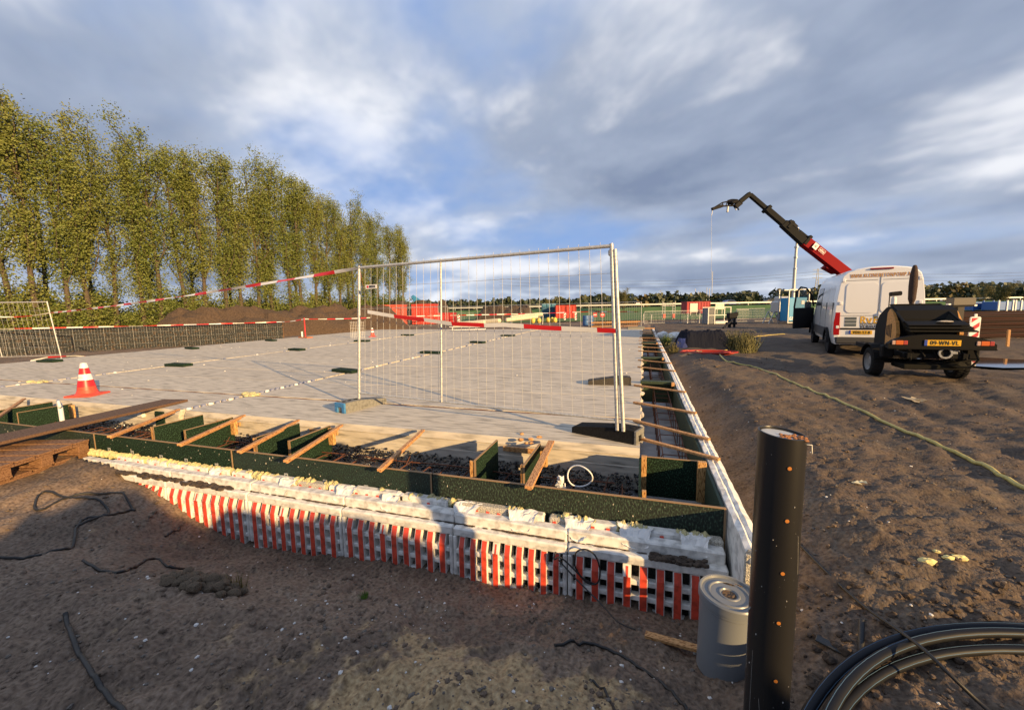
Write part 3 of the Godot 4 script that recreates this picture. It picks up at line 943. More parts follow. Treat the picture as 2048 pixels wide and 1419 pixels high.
func build_trench() -> void:
	# floors of the two trenches (part of the building)
	var m := Mesher.new()
	m.box(Vector3(-9.0, -0.52, -3.4), Vector3(18.6, 0.2, 1.1))
	struct("trench_bottom", m, M.trenchfloor, "grey blinding concrete in the bottom of the foundation trench")
	m = Mesher.new()
	m.box(Vector3(0.27, -0.52, -14.7), Vector3(0.62, 0.2, 22.0))
	struct("trench_bottom", m, M.trenchfloor, "grey wet concrete in the bottom of the side trench")
	# front form boards
	var cuts := [[-8.30, -6.07], [-6.06, -3.905], [-3.895, -1.655], [-1.645, 0.56]]
	var names := ["dark green plywood form board beside the pallet", "dark green plywood form board carrying three wooden laths", "dark green plywood form board in the middle of the front trench", "dark green plywood form board at the trench corner"]
	var i := 0
	for c in cuts:
		var o := thing("form_board", names[i], "form board", Vector3(c[0], 0, -2.9), 0.0, "front form boards")
		var w: float = c[1] - c[0]
		m = Mesher.new(); m.box(Vector3(w / 2, -0.25, 0), Vector3(w, 0.49, 0.018)); obj("panel", m, [M.plyb, M.ply, M.plyc, M.plyb][i], o)
		m = Mesher.new(); m.box(Vector3(w / 2, -0.0015, 0), Vector3(w, 0.006, 0.0195)); obj("top_edge", m, M.plyedge, o)
		m = Mesher.new()
		for q in 46:
			var fs := 0.0015 + 0.006 * pow(rng.randf(), 3.0)
			m.lump(Vector3(rng.randf() * w, -rng.randf_range(0.01, 0.26), 0.0095), Vector3(fs, fs * rng.randf_range(0.8, 2.2), 0.0012), 5000 + q, 0.6, 3, 6)
		obj("cement_splash", m, M.concface, o)
		m = Mesher.new(); m.box(Vector3(w - 0.007, -0.25, 0.003), Vector3(0.013, 0.49, 0.022)); obj("end_edge", m, M.plyedge, o)
		i += 1
	# the punched brackets that pin the boards
	var us := [[123, 922], [218, 900], [264, 906], [322, 915], [372, 922], [433, 932], [500, 944], [572, 952], [650, 965], [732, 976], [826, 990], [920, 1004], [1023, 1018], [1138, 1032], [1268, 1052], [1405, 1074]]
	var bm := Mesher.new()
	for s in [-1, 1]: bm.box(Vector3(s * 0.0165, 0, 0), Vector3(0.012, 0.06, 0.003))
	bm.box(Vector3(0, 0.024, 0), Vector3(0.021, 0.012, 0.003)); bm.box(Vector3(0, -0.006, 0), Vector3(0.021, 0.010, 0.003)); bm.box(Vector3(0, -0.026, 0), Vector3(0.021, 0.008, 0.003))
	var bme := bm.mesh(M.zinc)
	for u in us:
		var p := gz(u[0], u[1], -2.888)
		var o := put("bracket", bme, null, Transform3D(Basis.IDENTITY, p))
		tag(o, "small punched zinc bracket screwed to the green form board", "bracket", "brackets on the form boards")
	# cross boards in the front trench with their battens
	var div := [[-0.94, "right"], [-1.39, "left"], [-3.48, "right"], [-3.94, "left"], [-5.02, "right"], [-5.56, "left"], [-8.36, "right"], [-8.86, "left"]]
	var dn := -1
	for d in div:
		dn += 1
		var lb := ordinal(dn) + " short green plywood cross board in the front trench counted from the corner form box"
		var o := thing("cross_board", lb, "form board", Vector3(d[0], 0, -3.48), 0.0, "cross boards in the front trench")
		m = Mesher.new(); m.box(Vector3(0, -0.17, 0), Vector3(0.018, 0.40, 0.58)); obj("panel", m, M.ply, o)
		m = Mesher.new(); m.box(Vector3(0, 0.031, 0), Vector3(0.0185, 0.005, 0.58)); m.box(Vector3(0, -0.17, 0.2905), Vector3(0.0185, 0.40, 0.004)); obj("edge", m, M.plyedge, o)
		m = Mesher.new()
		if d[1] == "left":
			m.box(Vector3(-0.032, -0.10, 0.275), Vector3(0.046, 0.24, 0.022), Basis.IDENTITY, 0.003)
		else:
			m.box(Vector3(0.045, -0.085, -0.262), Vector3(0.07, 0.20, 0.045), Basis.IDENTITY, 0.003)
		obj("batten", m, M.woody, o)
		if d[1] == "right":
			m = Mesher.new(); m.box(Vector3(-0.021, -0.06, 0.27), Vector3(0.022, 0.18, 0.03), Basis.IDENTITY, 0.003); obj("batten", m, M.woody, o)
	# battens nailed to the slab between each pair
	for x in [-1.165, -3.71, -5.29]:
		m = Mesher.new(); m.box(Vector3(x, -0.105, -3.91), Vector3(0.42, 0.05, 0.022), Basis.IDENTITY, 0.003)
		one("slab_batten", m, M.wood, "light wooden batten fixed to the concrete edge between two cross boards", "batten", "battens on the slab edge")
	# boxed-in corner
	var bx := thing("corner_form_box", "green plywood box with orange battens at the trench corner", "form box", Vector3(0, 0, -3.3))
	m = Mesher.new(); m.box(Vector3(0.27, -0.17, -0.42), Vector3(0.50, 0.36, 0.018)); obj("back_panel", m, M.ply, bx)
	m = Mesher.new(); m.box(Vector3(0.27, 0.013, -0.42), Vector3(0.50, 0.005, 0.0185)); obj("top_edge", m, M.plyedge, bx)
	m = Mesher.new(); m.box(Vector3(0.004, -0.17, 0.0), Vector3(0.018, 0.36, 0.78)); obj("side_panel", m, M.ply, bx)
	m = Mesher.new(); m.box(Vector3(0.036, -0.15, -0.38), Vector3(0.045, 0.36, 0.05), Basis.IDENTITY, 0.003); obj("batten", m, M.woody, bx)
	m = Mesher.new(); m.box(Vector3(0.034, -0.15, 0.30), Vector3(0.03, 0.33, 0.03), Basis.IDENTITY, 0.003); obj("batten", m, M.woody, bx)
	m = Mesher.new(); m.box(Vector3(0.508, -0.15, -0.37), Vector3(0.07, 0.36, 0.045), Basis.IDENTITY, 0.003); obj("batten", m, M.woody, bx)
	for x in [0.09, 0.31]:
		m = Mesher.new(); m.lathe([Vector2(0.0, 0.14), Vector2(0.011, 0.138), Vector2(0.013, 0.13), Vector2(0.013, 0.05), Vector2(0.018, 0.045), Vector2(0.018, 0.02), Vector2(0.013, 0.015), Vector2(0.013, -0.2)], 10, Transform3D(Basis.IDENTITY, Vector3(x, -0.24, -3.12)))
		one("conduit_stub", m, M.eps, "short white conduit stub standing in the corner form box", "conduit", "conduit stubs in the corner box")
	# laths across the front trench (photograph pixels of near and far end)
	var laths := [[217, 873, 357, 818], [357, 889, 488, 830], [477, 903, 596, 840], [570, 922, 683, 850], [758, 940, 846, 860], [1057, 975, 1103, 882], [-30, 850, 48, 797]]
	for l in laths:
		var a := gp(l[0], l[1], 0.035); var b := gp(l[2], l[3], 0.03)
		m = Mesher.new()
		var wide := 0.062 if l[0] == 1057 else 0.042
		m.bar(a, b, wide, 0.022, 0.003)
		m.bar(a.lerp(b, 0.02) + Vector3(0, -0.02, 0), a.lerp(b, 0.93) + Vector3(0, -0.0205, 0), wide * 0.5, 0.018, 0.002)
		one("wooden_lath", m, M.woodz, "light pine lath " + ("wide and doubled, beside the white cable loop" if l[0] == 1057 else "laid across the front trench on the form board"), "lath", "laths over the front trench")
	# side trench: outer form board, foam upstand and laths
	m = Mesher.new(); m.box(Vector3(0.545, -0.22, -14.28), Vector3(0.02, 0.42, 22.7))
	one("form_board", m, M.ply2, "long green plywood form board lining the side trench", "form board", "front form boards")
	var up := thing("foam_upstand", "long white insulation upstand with crumbly top beside the side trench", "insulation", Vector3(0.625, 0, -14))
	m = Mesher.new()
	var g: Array = []
	for j in 240:
		var z := -2.40 - j * 0.0975
		var row := PackedVector3Array()
		for k in 7:
			var x: float = [-0.058, -0.055, -0.02, 0.0, 0.022, 0.06, 0.066][k]
			var y: float = [-0.75, 0.0, 0.004, -0.012, 0.0, -0.018, -0.75][k]
			if k > 0 and k < 6: y += 0.006 * nz.get_noise_2d(x * 40.0, z * 9.0); x += 0.008 * nz2.get_noise_2d(k * 7.0, z * 7.0)
			row.append(Vector3(x, y, z + 14.0))
		g.append(row)
	for j in 239:
		for k in 6: m.quad(g[j][k], g[j][k + 1], g[j + 1][k + 1], g[j + 1][k])
	for k in range(1, 6): m.tri(g[0][0], g[0][k + 1], g[0][k])
	obj("core", m, M.eps, up)
	m = Mesher.new()
	m.box(Vector3(0.0, -0.35, 11.625), Vector3(0.13, 0.7, 0.03), Basis.IDENTITY, 0.006)
	m.lump(Vector3(-0.02, -0.02, 11.62), Vector3(0.05, 0.05, 0.03), 5, 0.6)
	obj("end_piece", m, M.epsrough, up)
	var vs := [880, 848, 810, 774, 736, 722, 703, 695, 688, 682, 677, 674, 668, 665, 663]
	for j in vs.size():
		var z := gp(1285, vs[j], 0.0).z
		m = Mesher.new()
		var sk := rng.randf_range(0.36, 0.50) if j < 6 else rng.randf_range(0.15, 0.4)
		m.bar(Vector3(-0.07 - rng.randf() * 0.05, 0.022, z - 0.06), Vector3(0.66, 0.022, z + sk), 0.045, 0.024, 0.003)
		one("wooden_lath", m, M.wood, "light pine lath laid across the side trench from floor to foam upstand", "lath", "laths over the side trench")
	for z in [-7.55, -11.1, -15.6, -19.4]:
		var o := thing("cross_board", "weathered green plywood cross board closing the side trench", "form board", Vector3(0.27, 0, z), 0.0, "cross boards in the side trench")
		o.set_meta("label", ordinal([-7.55, -11.1, -15.6, -19.4].find(z)) + " weathered green cross board in the side trench counted from the corner form box")
		m = Mesher.new(); m.box(Vector3(0, -0.16, 0), Vector3(0.53, 0.38, 0.018)); obj("panel", m, M.ply2, o)
		m = Mesher.new(); m.box(Vector3(0, 0.02, 0.07), Vector3(0.56, 0.05, 0.14), Basis.IDENTITY, 0.004); obj("lid", m, M.ply2, o)
		m = Mesher.new(); m.box(Vector3(0.25, 0.012, 0.18), Vector3(0.05, 0.07, 0.07), Basis.IDENTITY, 0.004); obj("batten", m, M.wood, o)
	# end timber of the side trench
	m = Mesher.new(); m.bar(Vector3(-0.05, 0.03, -25.4), Vector3(0.72, 0.03, -25.4), 0.12, 0.06, 0.006)
	one("timber_beam", m, M.wood, "light timber lying over the far end of the side trench", "timber")
	# reinforcement in the front trench
	var cg := thing("rebar_cage", "rusty reinforcement cage lying in the front trench", "rebar", Vector3(0, -0.24, -3.4))
	for s in [[-0.22, 0.0], [0.22, 0.0], [-0.22, -0.14], [0.22, -0.14], [0.0, -0.14]]:
		m = Mesher.new()
		var pts: Array = []
		for j in 40: pts.append(Vector3(-8.6 + j * 0.215, s[1] + 0.008 * sin(j * 0.9 + s[0] * 9.0), s[0] + 0.010 * sin(j * 0.6)))
		m.tube(pts, 0.007, 5)
		obj("long_bar", m, M.rebar, cg)
	for j in 40:
		var x := -8.5 + j * 0.215 + rng.randf_range(-0.05, 0.05)
		m = Mesher.new()
		var tl := rng.randf_range(-0.06, 0.06)
		m.tube([Vector3(x, 0.012, 0.1), Vector3(x + tl * 0.2, 0.010, -0.225), Vector3(x + tl, -0.15, -0.225), Vector3(x + tl, -0.15, 0.225), Vector3(x, 0.012, 0.225), Vector3(x, 0.016, -0.10), Vector3(x + 0.03, 0.05 * (j % 3), -0.14)], 0.0045, 5)
		obj("stirrup", m, M.rebar, cg)
	cg = thing("rebar_cage", "rusty stirrups of the reinforcement cage in the side trench", "rebar", Vector3(0.33, -0.12, -4.0))
	for s in [[-0.11, 0.0], [0.11, 0.0], [-0.11, -0.28], [0.11, -0.28]]:
		m = Mesher.new(); m.tube([Vector3(s[0], s[1], -0.1), Vector3(s[0], s[1], -20.0)], 0.006, 5); obj("long_bar", m, M.rebar, cg)
	for j in 60:
		var z := -0.15 - j * 0.33
		m = Mesher.new(); m.tube([Vector3(-0.13, -0.29, z), Vector3(-0.125, -0.01, z - 0.02), Vector3(-0.11, 0.008, z - 0.02), Vector3(0.11, 0.008, z - 0.02), Vector3(0.125, -0.01, z - 0.02), Vector3(0.13, -0.29, z)], 0.005, 5)
		obj("stirrup", m, M.rebar, cg)
	# wet black gravel between the boards
	var st := Mesher.new()
	st.lump(Vector3.ZERO, Vector3.ONE, 3, 0.5, 4, 6)
	var mm := MultiMesh.new()
	mm.transform_format = MultiMesh.TRANSFORM_3D
	mm.mesh = st.mesh(M.gravel)
	mm.instance_count = 15000
	for j in 15000:
		var x := rng.randf_range(-8.8, 0.0)
		var z := rng.randf_range(-3.93, -2.92)
		var y := -0.40 + 0.09 * sm(0.1, 0.5, absf(z + 3.4)) + rng.randf_range(0.0, 0.07)
		var s := 0.005 + 0.016 * pow(rng.randf(), 1.8)
		mm.set_instance_transform(j, Transform3D(Basis.from_euler(Vector3(rng.randf() * 6, rng.randf() * 6, rng.randf() * 6)).scaled(Vector3(s, s * 0.7, s)), Vector3(x, y, z)))
	var mi := MultiMeshInstance3D.new(); mi.multimesh = mm; mi.name = "gravel"
	add_child(mi); tag(mi, "wet black gravel filling the front trench", "gravel", "", "stuff")
	# white cable loop tied up with plastic
	var lp := thing("cable_loop", "white cable bent into a loop and wrapped in plastic above the front trench", "cable", gz(1125, 965, -3.3))
	m = Mesher.new()
	var c0 := gz(1160, 952, -3.3) - lp.position
	var pts2: Array = []
	for j in 28:
		var t := TAU * j / 28.0
		pts2.append(c0 + Vector3(cos(t) * 0.105, sin(t) * 0.092, 0.02 * sin(t * 2.0)))
	m.tube(pts2, 0.0065, 7, false, true)
	for q in 3: m.tube([Vector3(-0.02 + q * 0.02, 0.0, 0), Vector3(-0.07 + q * 0.05, -0.10, 0.02), Vector3(-0.12 + q * 0.08, -0.22, 0.03)], 0.006, 6)
	obj("cable", m, M.white, lp)
	m = Mesher.new()
	for q in 7: m.lump(Vector3(0.0 + rng.randf_range(-0.03, 0.04), 0.03 - q * 0.022, 0.0), Vector3(0.03, 0.028, 0.02), 40 + q, 0.9)
	obj("plastic_wrap", m, M.white, lp)

func build_barriers() -> void:
	var seams := [0.55, -0.47, -1.36, -2.40, -3.46, -4.55, -5.55]
	var labels := ["red striped white barrier block beside the grey bucket", "red striped white barrier block with black cable hung on it", "red striped white barrier block with torn plastic on its top", "red striped white barrier block with a broken seam in mid row", "red striped white barrier block half sunk in brown soil", "red striped white barrier block almost buried in the soil bank"]
	var ys := -0.30
	for i in 6:
		var w: float = seams[i] - seams[i + 1] - 0.006
		var o := thing("barrier_block", labels[i], "barrier", Vector3(seams[i + 1], ys, -2.655), 0.0, "red and white barrier blocks along the front trench")
		o.rotation.z = rng.randf_range(-0.006, 0.006)
		var m := Mesher.new()
		m.box(Vector3(w / 2, -0.034, -0.045), Vector3(w, 0.068, 0.085), Basis.IDENTITY, 0.010)
		obj("top_rail", m, M.eps, o)
		m = Mesher.new()
		m.box(Vector3(0.015, -0.265, -0.032), Vector3(0.030, 0.40, 0.07), Basis.IDENTITY, 0.008)
		m.box(Vector3(w - 0.015, -0.265, -0.032), Vector3(0.030, 0.40, 0.07), Basis.IDENTITY, 0.008)
		obj("end_post", m, M.eps, o)
		var nr := 9
		var sp := (w - 0.06) / nr
		var rb := Mesher.new()
		var prof := PackedVector2Array([Vector2(-0.085, -0.065), Vector2(-0.085, -0.62), Vector2(0.012, -0.62), Vector2(0.012, -0.145), Vector2(-0.018, -0.066)])
		rb.prism(prof, sp * 0.52, Transform3D(Basis(Vector3(0, 0, 1), Vector3(0, 1, 0), Vector3(-1, 0, 0)), Vector3(-sp * 0.26, 0, 0)))
		var rbm := rb.mesh(M.eps)
		var s2 := Mesher.new()
		var hw := sp * 0.21
		s2.box(Vector3(0, -0.380, 0.0132), Vector3(hw * 2, 0.468, 0.0022))
		var nn := Vector3(0, 0.03, 0.079).normalized() * 0.0022
		s2.quad(Vector3(-hw, -0.146, 0.012) + nn, Vector3(hw, -0.146, 0.012) + nn, Vector3(hw, -0.074, -0.0152) + nn, Vector3(-hw, -0.074, -0.0152) + nn)
		var s2m := s2.mesh(M.red)
		var s3 := Mesher.new()
		s3.box(Vector3(0, -0.380, 0.0132), Vector3(hw * 2, 0.468, 0.0022))
		s3.quad(Vector3(-hw * 0.35, -0.146, 0.012) + nn, Vector3(hw * 0.35, -0.146, 0.012) + nn, Vector3(hw * 0.35, -0.082, -0.0122) + nn, Vector3(-hw * 0.35, -0.082, -0.0122) + nn)
		var s3m := s3.mesh(M.red)
		for k in nr:
			var x := 0.03 + sp * (k + 0.5)
			put("rib", rbm, o, Transform3D(Basis.IDENTITY, Vector3(x, 0, 0)))
			put("stripe", s3m if k == 3 else s2m, o, Transform3D(Basis.IDENTITY, Vector3(x, 0, 0)))
		for y in [-0.185, -0.295, -0.405, -0.52]:
			m = Mesher.new()
			m.box(Vector3(w / 2, y, -0.022), Vector3(w - 0.05, 0.040, 0.052), Basis.IDENTITY, 0.006)
			obj("cross_rail", m, M.eps, o)
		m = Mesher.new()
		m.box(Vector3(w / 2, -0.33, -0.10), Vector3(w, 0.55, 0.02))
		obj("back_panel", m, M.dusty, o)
		# the upper courses behind: ledge, then blocks with the ends of stripes
		m = Mesher.new()
		m.box(Vector3(w / 2 - 0.01, 0.035, -0.105), Vector3(w, 0.086, 0.09), Basis.IDENTITY, 0.009)
		obj("ledge", m, M.eps, o)
		var x := 0.0
		while x < w - 0.12:
			var l := minf(rng.randf_range(0.22, 0.5), w - x)
			m = Mesher.new()
			m.box(Vector3(x + l / 2, 0.062 + rng.randf_range(-0.008, 0.012), -0.185), Vector3(l - 0.012, 0.10, 0.078), Basis(Vector3.UP, rng.randf_range(-0.03, 0.03)), 0.012)
			var b := obj("back_block", m, M.epsrough if rng.randf() < 0.25 else M.eps, o)
			var q := x + 0.05
			while q < x + l - 0.05:
				if rng.randf() < 0.75:
					m = Mesher.new()
					m.box(Vector3(q, 0.072, -0.144), Vector3(0.026, 0.03 + rng.randf() * 0.01, 0.006), Basis(Vector3.BACK, rng.randf_range(-0.2, 0.2)), 0.002)
					obj("stripe_end", m, M.red, b)
				q += sp
			x += l + rng.randf_range(0.0, 0.04)
	# tapered nose of the topmost ledge where it leaves the soil
	for k in 2:
		var m := Mesher.new()
		var x0: float = [-5.75, -6.0][k]
		m.bar(Vector3(x0, [-0.325, -0.25][k], [-2.66, -2.76][k]), Vector3(-5.5, [-0.325, -0.262][k], [-2.70, -2.76][k]), 0.08, 0.05, 0.01)
		one("foam_strip", m, M.eps, "loose white insulation strip poking out of the soil by the pallet", "insulation", "loose insulation strips")
	# expanding foam along the boards
	var beads: Array = [[-6.9, -5.7], [-5.7, -4.6], [-4.6, -3.75], [-3.65, -3.3], [-3.05, -2.85], [-2.72, -2.55], [-2.25, -2.05], [-1.85, -1.42], [-1.02, -0.78], [-0.58, -0.30], [-0.14, 0.08], [0.26, 0.46]]
	var j := 0
	for b in beads:
		var m := Mesher.new()
		var x: float = b[0]
		while x < b[1]:
			m.lump(Vector3(x, -0.205 + rng.randf_range(-0.012, 0.012), -2.848 + rng.randf_range(-0.008, 0.012)), Vector3(0.020, 0.032, 0.036) * rng.randf_range(0.75, 1.2), 1200 + j, 0.5)
			x += 0.019
			j += 1
		one("foam_bead", m, M.foam, "bead of yellow expanding foam between form board and insulation blocks", "foam", "foam beads along the form boards")
	# crumpled plastic film left on the ledge
	var sheets := [[-3.1, 0.13, 0], [-2.45, 0.14, 1], [-1.98, 0.13, 2], [-1.30, 0.16, 4], [-0.84, 0.17, 5], [-0.42, 0.15, 6], [-0.02, 0.17, 7], [0.36, 0.14, 8], [-4.0, 0.12, 9]]
	for s in sheets:
		var m := Mesher.new()
		var ns := FastNoiseLite.new(); ns.seed = 60 + int(s[2]); ns.frequency = 9.0
		var g: Array = []
		for a in 13:
			var row := PackedVector3Array()
			for b in 8:
				var u: float = (a / 12.0 - 0.5) * s[1] * 1.5 * (1.0 - 0.35 * b / 7.0)
				var t: float = b / 7.0
				var sag := 0.03 * sin(PI * a / 12.0)
				var y := -0.185 - 0.075 * sm(0.35, 1.0, t) - sag * t
				var z := -2.845 + 0.135 * t
				row.append(Vector3(s[0] + u + 0.02 * ns.get_noise_2d(t, u * 3.0), y + 0.022 * ns.get_noise_2d(u, t * 0.3) + 0.008, z + 0.02 * ns.get_noise_2d(u + 4.0, t)))
			g.append(row)
		for a in 12:
			for b in 7: m.quad(g[a][b + 1], g[a + 1][b + 1], g[a + 1][b], g[a][b])
		one("plastic_scrap", m, M.tapewhite, "crumpled piece of white plastic film on the ledge of the barrier blocks", "plastic", "plastic scraps on the barrier ledge")
	# soil spilled over the blocks
	var m := Mesher.new()
	for k in 90:
		m.lump(Vector3(rng.randf_range(0.08, 0.42), -0.29 + rng.randf_range(-0.005, 0.012), rng.randf_range(-2.70, -2.645)), Vector3(0.03, 0.014, 0.02) * rng.randf_range(0.4, 1.1), 1500 + k, 0.5, 3, 6)
	for k in 140:
		var x := rng.randf_range(-5.3, -3.7)
		m.lump(Vector3(x, -0.295 + rng.randf_range(-0.01, 0.01), rng.randf_range(-2.72, -2.65)), Vector3(0.05, 0.016, 0.025) * rng.randf_range(0.4, 1.2), 1600 + k, 0.5, 3, 6)
	for k in 160:
		m.lump(Vector3(rng.randf_range(-3.6, 0.2), -0.298, rng.randf_range(-2.72, -2.705)), Vector3(0.03, 0.005, 0.008) * rng.randf_range(0.5, 1.5), 1800 + k, 0.4, 3, 6)
	var o := obj("spilled_soil", m, M.heap); tag(o, "crumbs of dark soil spilled on the barrier blocks", "soil", "", "stuff")

# ---------------------------------------------------------------- site fencing
# bottom and top of both end posts; nodes are placed at the first post's foot
func fence_panel(label: String, a: Vector3, at: Vector3, b: Vector3, bt: Vector3, wires: int, mid: float, group := "", thick := 0.0022, ladder := 6) -> Node3D:
	var o := thing("site_fence", label, "fence", a, 0.0, group)
	var z := Vector3.ZERO
	var A := at - a
	var B := b - a
	var C := bt - a
	for e in [[z, A], [B, C]]:
		var m := Mesher.new()
		m.tube([e[0], e[0].lerp(e[1], 0.5), e[1]], 0.0205, 10)
		obj("post", m, M.zinc, o)
	if mid > 0.0:
		var m := Mesher.new(); m.tube([z.lerp(B, mid) + Vector3(0, 0.1, 0), A.lerp(C, mid)], 0.0135, 8); obj("middle_post", m, M.zinc, o)
	var lo := 0.055
	var m := Mesher.new(); m.tube([A.lerp(z, 0.012), C.lerp(B, 0.012)], 0.019, 8); obj("top_rail", m, M.zinc, o)
	m = Mesher.new(); m.tube([z.lerp(A, lo), B.lerp(C, lo)], 0.0125, 8); obj("bottom_rail", m, M.zinc, o)
	m = Mesher.new()
	for k in range(1, wires):
		var t := float(k) / wires
		var p := z.lerp(B, t); var q := A.lerp(C, t)
		m.tube([p.lerp(q, lo - 0.01), p.lerp(q, 1.012)], thick, 4, false)
	for k in range(1, ladder):
		var t := lerpf(lo, 1.0, float(k) / ladder)
		m.tube([z.lerp(A, t), B.lerp(C, t)], thick, 4, false)
	obj("wire_mesh", m, M.zinc, o)
	return o

# striped barrier tape along points, twisting a little; alternating lengths are parts
func tape(label: String, pts: Array, width: float, unit: float, twist := 0.0, first_white := true, group := "", sag := 0.0) -> Node3D:
	var o := thing("barrier_tape", label, "barrier tape", pts[0], 0.0, group)
	var run: Array = []
	for i in pts.size() - 1:
		var a: Vector3 = pts[i]; var b: Vector3 = pts[i + 1]
		var n := maxi(2, int(a.distance_to(b) / (unit * 0.5)))
		for k in n:
			var t := float(k) / n
			run.append(a.lerp(b, t) - Vector3(0, sag * 4.0 * t * (1.0 - t), 0))
	run.append(pts[-1])
	var white := first_white
	var acc := 0.0
	var m := Mesher.new()
	for i in run.size() - 1:
		var p: Vector3 = run[i] - pts[0]
		var q: Vector3 = run[i + 1] - pts[0]
		var d := (q - p).normalized()
		var side := d.cross(Vector3.UP).normalized()
		if side.length() < 0.5: side = Vector3(1, 0, 0)
		var t0 := twist * sin(i * 0.37) + 0.25 * sin(i * 0.11)
		var t1 := twist * sin((i + 1) * 0.37) + 0.25 * sin((i + 1) * 0.11)
		var u0 := (Vector3.UP.rotated(d, t0)) * width * 0.5
		var u1 := (Vector3.UP.rotated(d, t1)) * width * 0.5
		m.quad(p - u0, q - u1, q + u1, p + u0)
		acc += p.distance_to(q)
		if acc >= unit or i == run.size() - 2:
			obj("white_length" if white else "red_length", m, M.tapewhite if white else M.tapered, o)
			m = Mesher.new(); white = not white; acc = 0.0
	return o

func fence_foot(label: String, p: Vector3, turn: float, body: Material, tip: Material, group := "") -> Node3D:
	var o := thing("ballast_block", label, "fence block", p, turn, group)
	foot_mesh(o, body, tip)
	return o

func build_fences() -> void:
	var la := gp(718, 800, 0.10); var lb := Vector3(la.x + 0.03, 1.985, la.z - 0.03)
	var ra := gp(1235, 860, 0.12); var rb := gp(1223, 487, 1.985)
	lb = gp(718, 532, 1.985)
	var f := fence_panel("galvanised wire mesh site fence standing on the concrete floor", la, lb, ra, rb, 31, 0.40)
	# second tube leaning against the end post
	var m := Mesher.new(); m.tube([gp(1247, 862, 0.12) - la, rb - la + Vector3(0.035, -0.06, 0.01)], 0.0205, 10); obj("post", m, M.zinc, f)
	m = Mesher.new(); m.box(rb - la + Vector3(0.0, -0.09, 0.0), Vector3(0.06, 0.06, 0.05), Basis.IDENTITY, 0.01); obj("coupler", m, M.steel, f)
	# foot blocks
	var r := gp(1222, 868, 0.0)
	fence_foot("black rubber fence foot under the doubled end post of the site fence", gp(1213, 872, 0.0), 2.72 + PI + 0.06, M.rubber, M.footgrey)
	fence_foot("grey concrete fence foot with blue end under the site fence", gp(724, 814, 0.0), -1.80, M.footgrey, M.footblue)
	# name plate of the fence
	var dirv := (ra - la).normalized()
	var wireb := Basis(dirv, Vector3.UP, dirv.cross(Vector3.UP))
	var pp := la.lerp(ra, 0.045) ; pp.y = 0.0
	var sp := gz(744, 573, lerpf(la.z, ra.z, 0.05)) + Vector3(0, 0, 0.02)
	var pl := thing("name_plate", "small white plate lettered HEKTA on the site fence", "plate", sp)
	m = Mesher.new(); m.box(Vector3.ZERO, Vector3(0.205, 0.055, 0.003), wireb); obj("plate", m, M.white, pl)
	text("lettering", "HEKTA", 0.030, M.platetext, pl, Transform3D(wireb, wireb * Vector3(0.02, 0.0, 0.003)), 0.11)
	m = Mesher.new(); m.lathe([Vector2(0.0, 0.004), Vector2(0.016, 0.004), Vector2(0.016, 0.0)], 14, Transform3D(wireb * Basis(Vector3(1, 0, 0), PI / 2), wireb * Vector3(-0.063, 0, 0.0))); obj("emblem", m, M.tapered, pl)
	# fence behind, on the left
	var l0 := gp(122, 716, -0.08); var l0t := gp(107, 590, 1.9)
	var dl := (gp(-60, 722, -0.08) - l0)
	var k := 3.45 / dl.length()
	l0t = l0 + Vector3(-0.12, 1.98, 0.1)
	fence_panel("galvanised wire mesh site fence at the floor edge by the gabion wall", l0 + dl * k, l0t + dl * k, l0, l0t, 24, 0.5, "", 0.0026)
	fence_foot("grey fence foot with blue end by the gabion wall", l0 + Vector3(0.15, -0.12, 0.15), -0.3, M.footgrey, M.footblue)
	# tapes
	var t0 := gp(107, 612, 1.64)
	t0 = l0 + (l0t - l0) * 0.80
	tape("red and white tape stretched from the site fence to the far left fence", [t0 + dl * 0.6 + Vector3(0, -0.10, 0), t0, lb + Vector3(-0.02, -0.03, 0.02)], 0.050, 0.5, 1.0, true, "", 0.06)
	# tape hanging on the fence: from the top of the left post down, then across to the right post
	var off := Vector3(0, 0, 0.035)
	var zf := func(u: float, w: float) -> Vector3:
		var t := (u - 718.0) / (1235.0 - 718.0)
		var p := gz(u, w, lerpf(la.z, ra.z, t * 0.86 / (0.86 + 0.0)))
		# walk to the fence plane
		var nrm := dirv.cross(Vector3.UP)
		var d := ray(u, w)
		var s := (la - Vector3(0, HC, 0)).dot(nrm) / d.dot(nrm)
		return Vector3(0, HC, 0) + d * s + nrm * -0.02 * signf(d.dot(nrm))
	tape("red and white tape hanging down beside the end post of the site fence", [zf.call(723, 545), zf.call(729, 575), zf.call(736, 618)], 0.035, 0.14, 0.3, false)
	var band: Array = []
	for q in [[737, 623], [790, 632], [850, 639], [905, 647], [935, 648], [970, 650], [1010, 649], [1090, 655], [1160, 658], [1232, 661]]: band.append(zf.call(float(q[0]), float(q[1])))
	tape("wide red and white tape woven through the mesh of the site fence", band, 0.048, 0.34, 0.15, true)

